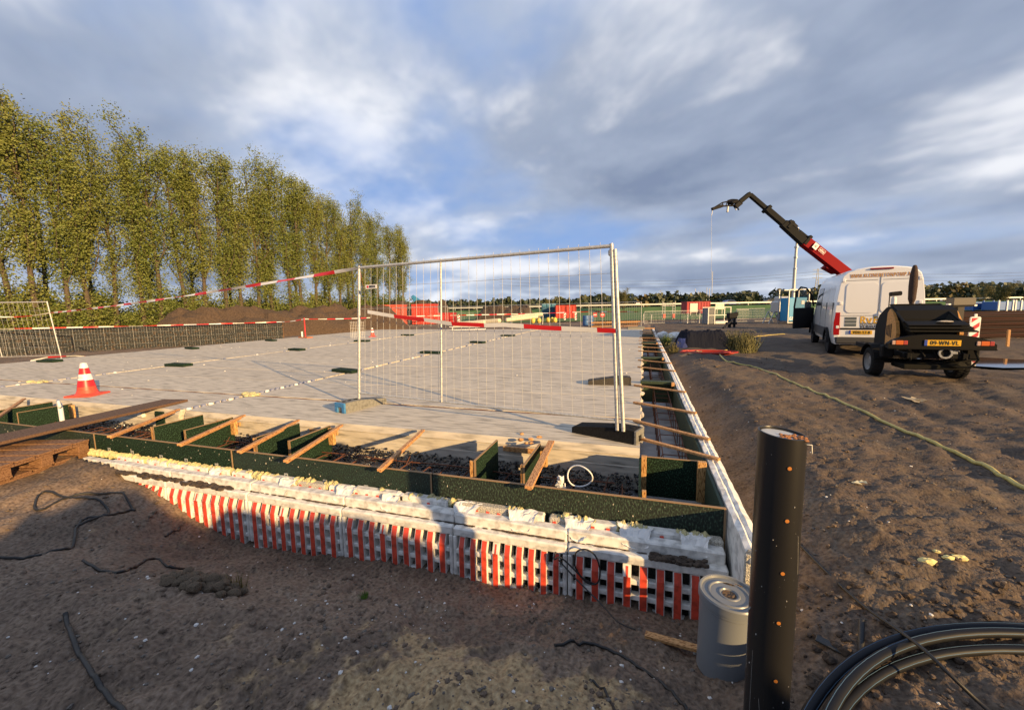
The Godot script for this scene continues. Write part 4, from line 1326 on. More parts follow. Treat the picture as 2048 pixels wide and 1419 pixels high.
func build_left() -> void:
	# gabion wall of dark stone in wire cages
	var a := gp(-60, 716, -0.25); var b := gp(567, 682, -0.25)
	var ln := a.distance_to(b)
	var dx := (b - a).normalized()
	var gb := thing("gabion_wall", "long low gabion wall of dark stones in wire cages", "gabion wall", a, atan2(-dx.z, dx.x))
	var m := Mesher.new()
	m.box(Vector3(ln / 2, 0.5, -0.2), Vector3(ln, 1.02, 0.30))
	obj("core", m, M.heap, gb)
	var st := Mesher.new(); st.lump(Vector3.ZERO, Vector3.ONE, 9, 0.5, 4, 6)
	var sm0 := mat(lin(0.055, 0.062, 0.066), 0.85, T.fine, null, Vector3(3, 3, 3))
	var mm := MultiMesh.new(); mm.transform_format = MultiMesh.TRANSFORM_3D; mm.mesh = st.mesh(sm0)
	var cnt := 7000
	mm.instance_count = cnt
	for k in cnt:
		var s := rng.randf_range(0.03, 0.065)
		mm.set_instance_transform(k, Transform3D(Basis.from_euler(Vector3(rng.randf() * 6, rng.randf() * 6, rng.randf() * 6)).scaled(Vector3(s, s * 0.75, s)), Vector3(rng.randf() * ln, rng.randf_range(-0.02, 1.08), -0.06 + rng.randf_range(-0.03, 0.03) if k % 5 else rng.randf_range(-0.34, -0.06))))
	var mi := MultiMeshInstance3D.new(); mi.multimesh = mm; mi.name = "stones"; gb.add_child(mi, true); mi.set_meta("kind", "stuff")
	m = Mesher.new()
	var x := 0.0
	var c := 0
	while x < ln:
		m.tube([Vector3(x, -0.05, 0.0), Vector3(x, 1.12, 0.0)], 0.006 if c % 5 == 0 else 0.0028, 4, false)
		x += 0.1; c += 1
	for y in [0.02, 0.28, 0.55, 0.82, 1.09]: m.tube([Vector3(0, y, 0.006), Vector3(ln, y, 0.006)], 0.003, 4, false)
	obj("wire_mesh", m, M.zinc, gb)
	m = Mesher.new(); m.box(Vector3(ln + 0.02, 0.5, -0.18), Vector3(0.05, 1.1, 0.34)); obj("end_panel", m, M.oldwood, gb)
	# tape along the wall top, on to the post and the fence
	var wt := a + Vector3(0, 1.26, 0.15)
	var p1 := gp(107, 652, 0.95)
	var post := gp(611, 676, -0.02)
	tape("red and white tape sagging along the top of the gabion wall", [a + Vector3(0.2, 1.18, 0.3), b + Vector3(0.2, 1.10, 0.2), post + Vector3(0, 1.02, 0), gp(735, 668, 0.0) + Vector3(-0.5, 0.95, -1.0)], 0.05, 0.5, 0.9, true, "", 0.03)
	var pt := thing("barrier_post", "thin red post on an orange rubber base carrying tape", "post", post)
	m = Mesher.new(); m.tube([Vector3(0, 0, 0), Vector3(0, 1.08, 0)], 0.03, 8); obj("pole", m, M.tapered, pt)
	m = Mesher.new(); m.box(Vector3(0, 0.04, 0), Vector3(0.9, 0.08, 0.34), Basis(Vector3.UP, -0.3), 0.02); obj("base", m, mat(lin(0.40, 0.13, 0.04), 0.8), pt)
	m = Mesher.new(); m.tube([Vector3(-0.12, 0.08, 0.1), Vector3(-0.12, 0.36, 0.1)], 0.045, 8); obj("sleeve", m, M.white, pt)
	# stretched small pen of mesh near the slab corner
	m = Mesher.new()
	var g0 := gp(702, 676, 0.0)
	for k in 9: m.tube([g0 + Vector3(k * 0.1, 0, 0), g0 + Vector3(k * 0.1, 0.85, 0)], 0.007, 4)
	for k in 6: m.tube([g0 + Vector3(0, 0.05 + k * 0.15, 0), g0 + Vector3(0.8, 0.05 + k * 0.15, 0)], 0.007, 4)
	one("mesh_panel", m, M.eps, "small pale mesh panel standing at the far floor edge", "mesh panel")
	# fallen tape by the blue foot
	tape("loose red and white tape lying on the soil by the fence foot", [gp(60, 722, -0.05), gp(95, 714, 0.02), gp(150, 711, 0.02), gp(186, 714, -0.08)], 0.06, 0.35, 0.8)
	# traffic cones
	traffic_cone("large red and white traffic cone with a scuffed base on the concrete floor", gp(175, 790, 0.0), 1.0, true)
	traffic_cone("small traffic cone at the far edge of the floor by the red containers", gp(745, 673, 0.0), 0.85, false)
	# pallet
	var py := -0.19
	var pl := thing("pallet", "brown wooden pallet on the soil under the walkway board", "pallet", Vector3(-5.92, py, -2.42), 0.30)
	for z in [-0.36, 0.0, 0.36]:
		m = Mesher.new(); m.box(Vector3(-0.6, 0.011, z), Vector3(1.2, 0.022, 0.12), Basis.IDENTITY, 0.003); obj("bottom_board", m, M.pallet, pl)
		for x2 in [-0.07, -0.6, -1.13]:
			m = Mesher.new(); m.box(Vector3(x2, 0.062, z), Vector3(0.14, 0.078, 0.11), Basis.IDENTITY, 0.004); obj("block", m, M.pallet, pl)
	for x2 in [-0.07, -0.6, -1.13]:
		m = Mesher.new(); m.box(Vector3(x2, 0.112, 0), Vector3(0.145, 0.022, 0.84), Basis.IDENTITY, 0.003); obj("stringer", m, M.pallet, pl)
	for k in 5:
		m = Mesher.new(); m.box(Vector3(-0.6, 0.135, -0.355 + k * 0.1775), Vector3(1.2, 0.022, 0.15), Basis.IDENTITY, 0.003); obj("top_board", m, M.pallet, pl)
	# second layer under it
	var p2 := dup(pl, Vector3(-5.95, py - 0.15, -2.40), 0.27, "lower brown pallet half sunk in the soil under another pallet")
	pl.set_meta("group", "pallets"); p2.set_meta("group", "pallets")
	# walkway board up to the slab
	m = Mesher.new()
	var w0 := gp(-120, 905, 0.06); var w1 := gp(352, 800, 0.02)
	m.bar(w0, w1, 0.42, 0.035, 0.004)
	one("walkway_board", m, M.oldwood, "dark brown board laid as a walkway from the pallet to the floor", "board")
	# white conduit sticking up behind it
	var wc := thing("conduit", "white conduit with a crooked plastic wrapped end standing in the trench", "conduit", Vector3(gp(121, 822, 0.1).x, -0.35, gp(121, 822, 0.1).z))
	m = Mesher.new(); m.tube([Vector3(0, 0, 0), Vector3(0, 0.5, 0), Vector3(-0.01, 0.56, 0)], 0.026, 10); obj("tube", m, M.white, wc)
	m = Mesher.new(); m.tube([Vector3(-0.01, 0.50, 0), Vector3(0.02, 0.60, 0.02), Vector3(0.09, 0.59, 0.05), Vector3(0.11, 0.54, 0.05), Vector3(0.07, 0.52, 0.04)], 0.018, 7); obj("wrap", m, M.tapewhite, wc)
	# small junction box on the slab side, small dark panel in trench
	m = Mesher.new(); m.box(gz(282, 829, -3.92), Vector3(0.11, 0.07, 0.05), Basis.IDENTITY, 0.006)
	one("junction_box", m, M.eps, "small white box fixed to the concrete edge behind the walkway", "box")
	m = Mesher.new(); m.box(gz(320, 838, -3.80), Vector3(0.17, 0.22, 0.02))
	one("form_board", m, M.ply, "small black green panel against the concrete edge behind a lath", "form board")
	# black hose on the soil bank
	cable("thin black cable lying in a loop on the soil bank", [[-20, 1112], [60, 1112], [140, 1095], [152, 1055], [170, 1035], [210, 1030], [258, 1020], [265, 1000], [230, 985], [150, 990], [80, 1018], [68, 1000], [85, 985], [130, 982], [200, 1000], [215, 1015], [190, 1040], [150, 1052]], 0.010)
	cable("thin black cable end half buried below the soil bank", [[165, 1120], [195, 1140], [240, 1143], [262, 1135], [290, 1120], [318, 1118], [340, 1133], [370, 1132]], 0.010)
	cable("thick black hose snaking over the sand in the foreground", [[130, 1225], [135, 1250], [150, 1290], [180, 1340], [215, 1390], [260, 1440], [300, 1480]], 0.0115)
	cable("short black cable end at the foot of the striped barrier", [[330, 1072], [345, 1068], [357, 1060], [358, 1048]], 0.010)

# a cable lying on the soil, given by photograph pixels
func cable(label: String, px: Array, r: float, name_ := "cable", m0: Material = null) -> MeshInstance3D:
	var cv := Curve3D.new()
	var pts: Array = []
	for p in px:
		var q := gp(p[0], p[1], -0.3)
		for it in 6: q = gp(p[0], p[1], clampf(ground_y(q.x, q.z), -0.9, 0.2) + r * 0.7)
		pts.append(q)
	var path := smooth_path(pts, 6)
	var out: Array = []
	for p in path:
		var y := ground_y(p.x, p.z)
		if y > -1.0: p.y = y + r * 0.75
		out.append(p)
	var m := Mesher.new()
	m.tube(out, r, 8)
	return one(name_, m, m0 if m0 else M.cable, label, "cable" if name_ == "cable" else "hose")

func smooth_path(p: Array, n: int) -> Array:
	var out: Array = []
	for i in p.size() - 1:
		var a: Vector3 = p[maxi(i - 1, 0)]; var b: Vector3 = p[i]; var c: Vector3 = p[i + 1]; var d: Vector3 = p[mini(i + 2, p.size() - 1)]
		for k in n: out.append(b.cubic_interpolate(c, a, d, float(k) / n))
	out.append(p[-1])
	return out

func traffic_cone(label: String, p: Vector3, s: float, big: bool) -> void:
	var o := thing("traffic_cone", label, "traffic cone", p, 0.4)
	var m := Mesher.new()
	m.box(Vector3(0, 0.015, 0), Vector3(0.40, 0.03, 0.40), Basis.IDENTITY, 0.01)
	obj("base", m, M.red if big else M.tapered, o)
	var pr := [[0.165, 0.03], [0.135, 0.055], [0.122, 0.11], [0.115, 0.15], [0.09, 0.28], [0.066, 0.41], [0.045, 0.52], [0.036, 0.54]]
	var bands := [[0.165, 0.03, 0.115, 0.155, 0], [0.1155, 0.155, 0.095, 0.265, 0], [0.095, 0.265, 0.076, 0.365, 1], [0.076, 0.365, 0.057, 0.465, 0], [0.057, 0.465, 0.042, 0.545, 1]]
	for b in bands:
		m = Mesher.new()
		if b[0] == 0.165: m.lathe([Vector2(0.165, 0.03), Vector2(0.14, 0.05), Vector2(0.122, 0.10), Vector2(0.115, 0.155)], 24)
		else: m.lathe([Vector2(b[0], b[1]), Vector2(b[2], b[3])], 24)
		if b[3] == 0.545: m.lathe([Vector2(0.042, 0.545), Vector2(0.026, 0.548), Vector2(0.024, 0.50)], 24)
		obj("white_band" if b[4] else "red_band", m, M.tapewhite if b[4] else (M.red if b[1] < 0.1 else M.tapered), o)
	if big:
		m = Mesher.new()
		for k in 5: m.box(Vector3(-0.03 + k * 0.014, 0.315 + 0.003 * sin(k * 3.0), 0.0878), Vector3(0.008, 0.006, 0.003), Basis(Vector3(1, 0, 0), -0.19))
		obj("pen_mark", m, M.platetext, o)
		o.rotation.y = 0.42
	o.scale = Vector3(s, s, s) * (1.03 if big else 1.0)

func wheel(o: Node3D, p: Vector3, r: float, w: float, out: float, tread := true) -> void:
	var xf := Transform3D(Basis(Vector3(0, 0, 1), PI / 2), p)
	var wn := Node3D.new(); wn.name = "wheel"; o.add_child(wn, true); wn.transform = xf
	var m := Mesher.new()
	m.lathe([Vector2(r * 0.62, -w * 0.46), Vector2(r * 0.86, -w * 0.5), Vector2(r * 0.97, -w * 0.42), Vector2(r, -w * 0.2), Vector2(r, w * 0.2), Vector2(r * 0.97, w * 0.42), Vector2(r * 0.86, w * 0.5), Vector2(r * 0.62, w * 0.46)], 28)
	if tread:
		for k in 26:
			var t := TAU * k / 26.0
			for s in [-1, 1]: m.box(Vector3(cos(t) * r, s * w * 0.22, sin(t) * r), Vector3(0.016, w * 0.34, r * 0.11), Basis(Vector3.UP, -t) * Basis(Vector3(1, 0, 0), s * 0.35))
	obj("tyre", m, M.rubber, wn)
	m = Mesher.new()
	m.lathe([Vector2(0.0, w * 0.30), Vector2(r * 0.2, w * 0.32), Vector2(r * 0.45, w * 0.2), Vector2(r * 0.6, w * 0.34), Vector2(r * 0.63, w * 0.46)], 20)
	m.lathe([Vector2(r * 0.63, -w * 0.46), Vector2(r * 0.5, -w * 0.2), Vector2(r * 0.2, -w * 0.32), Vector2(0.0, -w * 0.3)], 20)
	obj("rim", m, mat(lin(0.20, 0.20, 0.20), 0.6), wn)

func rrect(x0: float, y0: float, x1: float, y1: float, r: float, n := 4) -> PackedVector2Array:
	var p := PackedVector2Array()
	for c in [[x1 - r, y0 + r, -PI / 2], [x1 - r, y1 - r, 0.0], [x0 + r, y1 - r, PI / 2], [x0 + r, y0 + r, PI]]:
		for k in n + 1:
			var t: float = c[2] + PI / 2 * k / n
			p.append(Vector2(c[0] + cos(t) * r, c[1] + sin(t) * r))
	return p

func build_van() -> void:
	var paint := StandardMaterial3D.new()
	paint.albedo_color = lin(0.78, 0.79, 0.79); paint.roughness = 0.30; paint.metallic = 0.0
	paint.clearcoat_enabled = true; paint.clearcoat = 0.6; paint.clearcoat_roughness = 0.08
	var seam := mat(lin(0.12, 0.12, 0.12), 0.6)
	var v := thing("delivery_van", "silver white panel van with lettered rear doors and open driver door", "van", Vector3(6.72, -0.30, -14.95), deg_to_rad(-13.0))
	v.scale = Vector3.ONE * 1.05
	# body lofted from rear to nose
	var sec := [[0.34, 0.93], [0.55, 0.985], [0.95, 1.0], [1.30, 0.99], [1.80, 0.945], [2.18, 0.895], [2.36, 0.84], [2.47, 0.74], [2.53, 0.55], [2.57, 0.28], [2.58, 0.0]]
	var stn := [[0.0, 0.975, 2.54], [-0.035, 0.992, 2.57], [-0.10, 1.0, 2.58], [-2.0, 1.0, 2.58], [-4.15, 1.0, 2.58], [-4.55, 0.99, 2.50], [-5.0, 0.975, 2.05], [-5.4, 0.96, 1.55], [-5.62, 0.95, 1.22], [-5.95, 0.92, 1.02], [-6.1, 0.84, 0.85], [-6.14, 0.7, 0.6]]
	var ring := func(s: Array) -> PackedVector3Array:
		var r := PackedVector3Array()
		var k: float = s[2] / 2.58
		for i in sec.size():
			var y: float = sec[i][0] if sec[i][0] < 0.6 else 0.6 + (sec[i][0] - 0.6) * (s[2] - 0.6) / 1.98
			r.append(Vector3(sec[i][1] * s[1], y, s[0]))
		for i in range(sec.size() - 2, -1, -1): r.append(Vector3(-r[i].x, r[i].y, s[0]))
		return r
	var m := Mesher.new()
	var st := SurfaceTool.new(); st.begin(Mesh.PRIMITIVE_TRIANGLES); st.set_smooth_group(0)
	var rings: Array = []
	for s in stn: rings.append(ring.call(s))
	for i in rings.size() - 1:
		for k in rings[i].size() - 1:
			for q in [rings[i][k], rings[i + 1][k + 1], rings[i + 1][k], rings[i][k], rings[i][k + 1], rings[i + 1][k + 1]]: st.add_vertex(q)
	var n0: int = rings[0].size()
	st.set_smooth_group(1)
	for k in range(1, n0 - 1):
		for q in [rings[0][0], rings[0][k + 1], rings[0][k]]: st.add_vertex(q)
	var nl: PackedVector3Array = rings[-1]
	for k in range(1, n0 - 1):
		for q in [nl[0], nl[k], nl[k + 1]]: st.add_vertex(q)
	st.generate_normals(); st.set_material(paint)
	put("body", st.commit(), v)
	# underside and bumper
	m = Mesher.new(); m.box(Vector3(0, 0.40, -3.0), Vector3(1.7, 0.2, 5.9)); obj("chassis", m, M.black, v)
	m = Mesher.new(); m.box(Vector3(0, 0.46, 0.02), Vector3(1.86, 0.20, 0.14), Basis.IDENTITY, 0.03); obj("rear_bumper", m, mat(lin(0.045, 0.045, 0.045), 0.7), v)
	# the two rear doors: pressed panels, gap, hinges, handle
	for s in [-1, 1]:
		var d := Node3D.new(); d.name = "rear_door"; v.add_child(d, true)
		m = Mesher.new()
		var up := rrect(0.035, 1.26, 0.745, 2.12, 0.12)
		if s < 0:
			var fl := PackedVector2Array()
			for q in up: fl.append(Vector2(-q.x, q.y))
			fl.reverse(); up = fl
		m.prism(up, 0.03, Transform3D(Basis.IDENTITY, Vector3(0, 0, 0.013)))
		obj("upper_panel", m, paint, d)
		m = Mesher.new()
		for e in [[0.06, 0.78, 2.19, 2.20], [0.06, 0.86, 1.18, 1.188]]:
			m.box(Vector3(s * (e[0] + e[1]) / 2, (e[2] + e[3]) / 2, 0.003), Vector3(e[1] - e[0], 0.010, 0.006))
		obj("crease", m, seam, d)
		for y in [0.85, 1.55, 2.2]:
			m = Mesher.new(); m.box(Vector3(s * (0.90 - (y - 0.85) * 0.06), y, 0.012), Vector3(0.07, 0.09, 0.035), Basis.IDENTITY, 0.01); obj("hinge", m, paint, d)
		var tl := Mesher.new()
		tl.prism(PackedVector2Array([Vector2(-0.07, 0.0), Vector2(0.065, 0.0), Vector2(0.075, 0.35), Vector2(0.04, 0.66), Vector2(-0.06, 0.66)]), 0.12, Transform3D(Basis.from_scale(Vector3(s, 1, 1)), Vector3(s * 0.915, 0.62, 0.022)))
		obj("tail_light", tl, mat(lin(0.35, 0.012, 0.015), 0.15), v)
		tl = Mesher.new(); tl.box(Vector3(s * 0.91, 0.575, 0.024), Vector3(0.12, 0.06, 0.03), Basis.IDENTITY, 0.005); obj("reflector", tl, M.white, v)
	m = Mesher.new(); m.box(Vector3(0, 1.43, 0.004), Vector3(0.010, 1.72, 0.008)); obj("door_gap", m, seam, v)
	m = Mesher.new(); m.box(Vector3(0.02, 1.18, 0.02), Vector3(0.05, 0.14, 0.03), Basis.IDENTITY, 0.01); obj("door_handle", m, paint, v)
	m = Mesher.new(); m.box(Vector3(0.0, 2.50, 0.01), Vector3(0.50, 0.045, 0.05), Basis.IDENTITY, 0.01); obj("brake_light", m, mat(lin(0.22, 0.01, 0.012), 0.2), v)
	m = Mesher.new(); m.box(Vector3(-0.28, 0.80, 0.006), Vector3(1.1, 0.05, 0.02), Basis.IDENTITY, 0.01); obj("plate_recess", m, M.black, v)
	# number plate
	var np := Node3D.new(); np.name = "number_plate"; v.add_child(np); np.position = Vector3(-0.36, 0.70, 0.018)
	m = Mesher.new(); m.box(Vector3.ZERO, Vector3(0.52, 0.11, 0.008), Basis.IDENTITY, 0.003); obj("plate", m, M.plate, np)
	m = Mesher.new(); m.box(Vector3(-0.24, 0, 0.002), Vector3(0.045, 0.108, 0.007)); obj("country_band", m, M.plateblue, np)
	text("characters", "VDH-17-K", 0.075, M.platetext, np, Transform3D(Basis.IDENTITY, Vector3(0.025, 0, 0.006)), 0.40)
	# lettering
	var gold := mat(lin(0.50, 0.26, 0.05), 0.5)
	text("lettering", "WWW.KLEINEBETONPOMP.NL", 0.10, gold, v, Transform3D(Basis.IDENTITY, Vector3(0.0, 2.32, 0.004)), 1.36)
	text("lettering", "RvB", 0.20, mat(lin(0.62, 0.36, 0.02), 0.5), v, Transform3D(Basis.IDENTITY, Vector3(-0.18, 1.055, 0.004)), 0.42)
	text("lettering", "BETONPOMP", 0.06, seam, v, Transform3D(Basis.IDENTITY, Vector3(-0.14, 0.945, 0.004)), 0.48)
	text("lettering", "VERHUUR", 0.08, M.platetext, v, Transform3D(Basis.IDENTITY, Vector3(-0.14, 0.865, 0.004)), 0.48)
	m = Mesher.new()
	for k in 3: m.box(Vector3(-0.60, 1.10 - k * 0.095, 0.003), Vector3(0.27, 0.08, 0.004))
	obj("emblem", m, mat(lin(0.10, 0.12, 0.125), 0.5), v)
	# side: window, door lines, sills, arches, wheels
	for s in [-1, 1]:
		var tilt := Basis(Vector3.BACK, s * 0.115)
		m = Mesher.new(); m.prism(rrect(-0.55, -0.31, 0.55, 0.31, 0.08), 0.02, Transform3D(tilt * Basis(Vector3.UP, s * PI / 2), Vector3(s * 0.955, 1.78, -3.55)))
		if s < 0: obj("side_window", m, M.glass, v)
		m = Mesher.new(); m.prism(rrect(-0.62, -0.31, 0.62, 0.31, 0.08), 0.02, Transform3D(tilt * Basis(Vector3.UP, s * PI / 2), Vector3(s * 0.952, 1.78, -2.15)))
		obj("side_panel", m, paint, v)
		m = Mesher.new(); m.prism(rrect(-0.45, -0.31, 0.45, 0.31, 0.08), 0.02, Transform3D(tilt * Basis(Vector3.UP, s * PI / 2), Vector3(s * 0.952, 1.78, -0.95)))
		obj("side_panel", m, paint, v)
		m = Mesher.new()
		m.box(Vector3(s * 1.0, 0.62, -2.9), Vector3(0.02, 0.30, 2.9), Basis.IDENTITY, 0.004)
		obj("side_trim", m, mat(lin(0.05, 0.05, 0.05), 0.7), v)
		for z in [-0.32, -1.58, -2.82, -4.2]:
			m = Mesher.new(); m.box(Vector3(s * 0.985, 1.12, z), Vector3(0.036, 0.9, 0.010)); obj("door_seam", m, seam, v)
		for z in [-1.02, -4.95]:
			m = Mesher.new()
			var arc := PackedVector2Array()
			for k in 13: arc.append(Vector2(cos(PI * k / 12.0) * 0.45, sin(PI * k / 12.0) * 0.45))
			for k in 13: arc.append(Vector2(cos(PI * (12 - k) / 12.0) * 0.37, sin(PI * (12 - k) / 12.0) * 0.37))
			m.prism(arc, 0.06, Transform3D(Basis(Vector3.UP, PI / 2), Vector3(s * 0.975 - 0.03, 0.35, z)))
			obj("wheel_arch", m, M.black, v)
			m = Mesher.new(); m.lathe([Vector2(0.0, 0.09), Vector2(0.40, 0.09), Vector2(0.40, -0.05)], 24, Transform3D(Basis(Vector3.BACK, -s * PI / 2), Vector3(s * 0.90, 0.35, z))); obj("wheel_well", m, M.black, v)
			wheel(v, Vector3(s * 0.885, 0.345, z), 0.345, 0.22, s)
	# windscreen
	m = Mesher.new(); m.quad(Vector3(-0.78, 1.52, -5.44), Vector3(0.78, 1.52, -5.44), Vector3(0.72, 2.36, -4.72), Vector3(-0.72, 2.36, -4.72)); obj("windscreen", m, M.glass, v)
	# open driver door, swung out on its front hinge
	var od := Node3D.new(); od.name = "driver_door"; v.add_child(od); od.position = Vector3(-0.97, 0.0, -5.15); od.rotation.y = -0.72
	m = Mesher.new(); m.box(Vector3(0, 0.98, 0.55), Vector3(0.09, 0.82, 1.08), Basis.IDENTITY, 0.03); obj("door_panel", m, M.black, od)
	m = Mesher.new()
	m.tube([Vector3(0, 1.38, 1.08), Vector3(0.03, 2.02, 1.02), Vector3(0.05, 2.20, 0.85), Vector3(0.05, 2.16, 0.55), Vector3(0.03, 1.88, 0.2), Vector3(0, 1.45, 0.02)], 0.032, 7)
	obj("window_frame", m, M.black, od)
	m = Mesher.new()
	var gl := mat(lin(0.05, 0.06, 0.065), 0.05); gl.transparency = BaseMaterial3D.TRANSPARENCY_ALPHA; gl.albedo_color.a = 0.35
	m.quad(Vector3(0.0, 1.40, 0.05), Vector3(0.0, 1.40, 1.06), Vector3(0.03, 2.15, 0.9), Vector3(0.03, 2.1, 0.5)); obj("pane", m, gl, od)
	m = Mesher.new(); m.box(Vector3(-0.16, 1.46, 0.12), Vector3(0.22, 0.34, 0.14), Basis.IDENTITY, 0.04); obj("mirror", m, M.black, od)

func build_trailer() -> void:
	var orange := mat(lin(0.66, 0.33, 0.09), 0.6, T.mottle, null, Vector3(3, 3, 3))
	var grime := mat(lin(0.030, 0.029, 0.024), 0.85, T.fine, T.bfine, Vector3(3, 3, 3), 0.6)
	var blk := mat(lin(0.012, 0.012, 0.012), 0.6, T.fine, null, Vector3(3, 3, 3))
	blk.metallic_specular = 0.25; grime.metallic_specular = 0.2
	var t := thing("pump_trailer", "dirty black and orange concrete pump trailer with lamp bar and yellow plate", "trailer", Vector3(5.62, -0.30, -10.2), deg_to_rad(-6.0))
	var m := Mesher.new()
	# engine cowl: rounded side outline
	var side := PackedVector2Array([Vector2(-0.62, 0.62), Vector2(-0.62, 1.28), Vector2(-0.72, 1.46), Vector2(-0.95, 1.56), Vector2(-1.25, 1.52), Vector2(-1.6, 1.34), Vector2(-1.78, 1.05), Vector2(-1.8, 0.62)])
	m.prism(side, 0.96, Transform3D(Basis(Vector3(0, 0, 1), Vector3.UP, Vector3(-1, 0, 0)), Vector3(-0.44, 0, 0)))
	obj("engine_cowl", m, blk, t)
	for s in [-1, 1]:
		m = Mesher.new()
		var sp := PackedVector2Array([Vector2(-0.58, 0.70), Vector2(-0.52, 0.98), Vector2(-0.60, 1.22), Vector2(-0.78, 1.42), Vector2(-0.92, 1.49), Vector2(-1.02, 1.40), Vector2(-1.05, 1.0), Vector2(-1.04, 0.70)])
		m.prism(sp, 0.06, Transform3D(Basis(Vector3(0, 0, 1), Vector3.UP, Vector3(-1, 0, 0)), Vector3(0.04 + s * 0.50 - 0.03, 0, 0)))
		var pn := obj("side_panel", m, orange, t)
		m = Mesher.new()
		for k in 4: m.box(Vector3(0.04 + s * 0.532, 1.02, -0.78 - k * 0.07), Vector3(0.01, 0.3 - k * 0.03, 0.03))
		obj("vent", m, M.dusty, pn)
	# hopper: a funnel with open top behind the cowl
	m = Mesher.new()
	var hx0 := -0.44; var hx1 := 0.38
	var top := [Vector3(hx0, 1.58, -1.05), Vector3(hx1, 1.58, -1.05), Vector3(hx1 + 0.04, 1.22, -0.28), Vector3(hx0 - 0.02, 1.22, -0.28)]
	var bot := [Vector3(hx0 + 0.22, 0.85, -0.95), Vector3(hx1 - 0.22, 0.85, -0.95), Vector3(hx1 - 0.2, 0.90, -0.22), Vector3(hx0 + 0.2, 0.90, -0.22)]
	for k in 4:
		var l := (k + 1) % 4
		m.quad(bot[k], bot[l], top[l], top[k])
		m.quad(bot[l], bot[k], top[k] * 0.985 + Vector3(0, 0.02, -0.012), top[l] * 0.985 + Vector3(0, 0.02, -0.012))
	m.quad(bot[0], bot[1], bot[2], bot[3])
	obj("hopper", m, grime, t)
	m = Mesher.new()
	m.bar(top[0], top[1], 0.05, 0.03, 0.006); m.bar(top[1], top[2], 0.04, 0.03, 0.006); m.bar(top[2], top[3], 0.05, 0.03, 0.006); m.bar(top[3], top[0], 0.04, 0.03, 0.006)
	obj("hopper_rim", m, blk, t)
	m = Mesher.new(); m.box(Vector3(-0.03, 1.42, -1.02), Vector3(0.8, 0.30, 0.02), Basis(Vector3(1, 0, 0), -0.15)); obj("splash_board", m, grime, t)
	for k in 3:
		m = Mesher.new(); m.box(Vector3(0.0 + k * 0.03, 1.20 - k * 0.07, -0.20 + k * 0.03), Vector3(0.92 + k * 0.05, 0.022, 0.22), Basis(Vector3(1, 0, 0), 0.35 - k * 0.1), 0.006); obj("grating_bar", m, grime if k else blk, t)
	m = Mesher.new(); m.lump(Vector3(0.14, 1.235, -0.2), Vector3(0.13, 0.02, 0.05), 21, 0.6); obj("dried_concrete", m, M.concface, t)
	# lamp bar: a beam that arches in the middle
	m = Mesher.new()
	var bp := PackedVector2Array()
	for k in 21:
		var x := -0.80 + 1.60 * k / 20.0
		bp.append(Vector2(x, 0.71))
	for k in 21:
		var x := 0.80 - 1.60 * k / 20.0
		bp.append(Vector2(x, 0.755 + 0.235 * pow(maxf(0.0, 1.0 - pow(absf(x) / 0.82, 2.6)), 0.6)))
	m.prism(bp, 0.14, Transform3D(Basis.IDENTITY, Vector3(0, 0, 0.04)))
	obj("lamp_bar", m, blk, t)
	m = Mesher.new(); m.box(Vector3(0, 0.705, 0.03), Vector3(1.62, 0.03, 0.05), Basis.IDENTITY, 0.008); obj("lower_trim", m, blk, t)
	for s in [-1, 1]:
		var lm := Node3D.new(); lm.name = "rear_lamp"; t.add_child(lm, true); lm.position = Vector3(s * 0.63, 0.822, 0.045)
		m = Mesher.new(); m.box(Vector3(-0.09 * 1.0, 0, 0), Vector3(0.055, 0.085, 0.02), Basis.IDENTITY, 0.008); obj("white_lens", m, mat(lin(0.55, 0.36, 0.28), 0.2), lm)
		m = Mesher.new(); m.box(Vector3(0.0, 0, 0.001), Vector3(0.12, 0.088, 0.02), Basis.IDENTITY, 0.008); obj("orange_lens", m, mat(lin(0.62, 0.15, 0.04), 0.2), lm)
		m = Mesher.new(); m.box(Vector3(0.095, 0, 0), Vector3(0.065, 0.085, 0.02), Basis.IDENTITY, 0.008); obj("red_lens", m, mat(lin(0.40, 0.07, 0.06), 0.2), lm)
	var np := Node3D.new(); np.name = "number_plate"; t.add_child(np); np.position = Vector3(0.02, 0.825, 0.05)
	m = Mesher.new(); m.box(Vector3.ZERO, Vector3(0.54, 0.115, 0.008), Basis.IDENTITY, 0.003); obj("plate", m, M.plate, np)
	m = Mesher.new(); m.box(Vector3(-0.247, 0, 0.002), Vector3(0.045, 0.112, 0.007)); obj("country_band", m, M.plateblue, np)
	text("characters", "09-WN-VL", 0.08, M.platetext, np, Transform3D(Basis.IDENTITY, Vector3(0.025, 0, 0.006)), 0.42)
	# frame, axle, outlet ring, engine parts under the bar
	m = Mesher.new()
	for s in [-0.42, 0.42]: m.bar(Vector3(s, 0.55, -0.05), Vector3(s, 0.55, -2.9), 0.08, 0.12, 0.01)
	m.bar(Vector3(-0.5, 0.55, -0.12), Vector3(0.5, 0.55, -0.12), 0.08, 0.10, 0.01)
	m.bar(Vector3(0, 0.52, -2.8), Vector3(0, 0.48, -4.0), 0.1, 0.1, 0.01)
	obj("frame", m, blk, t)
	m = Mesher.new(); m.box(Vector3(0.05, 0.30, -0.55), Vector3(0.95, 0.10, 0.6), Basis(Vector3.BACK, 0.02), 0.02); m.lump(Vector3(0.38, 0.36, -0.35), Vector3(0.20, 0.08, 0.2), 7, 0.2); obj("sump", m, grime, t)
	m = Mesher.new(); m.tube([Vector3(-0.75, 0.34, -0.95), Vector3(0.75, 0.34, -0.95)], 0.05, 10); obj("axle", m, blk, t)
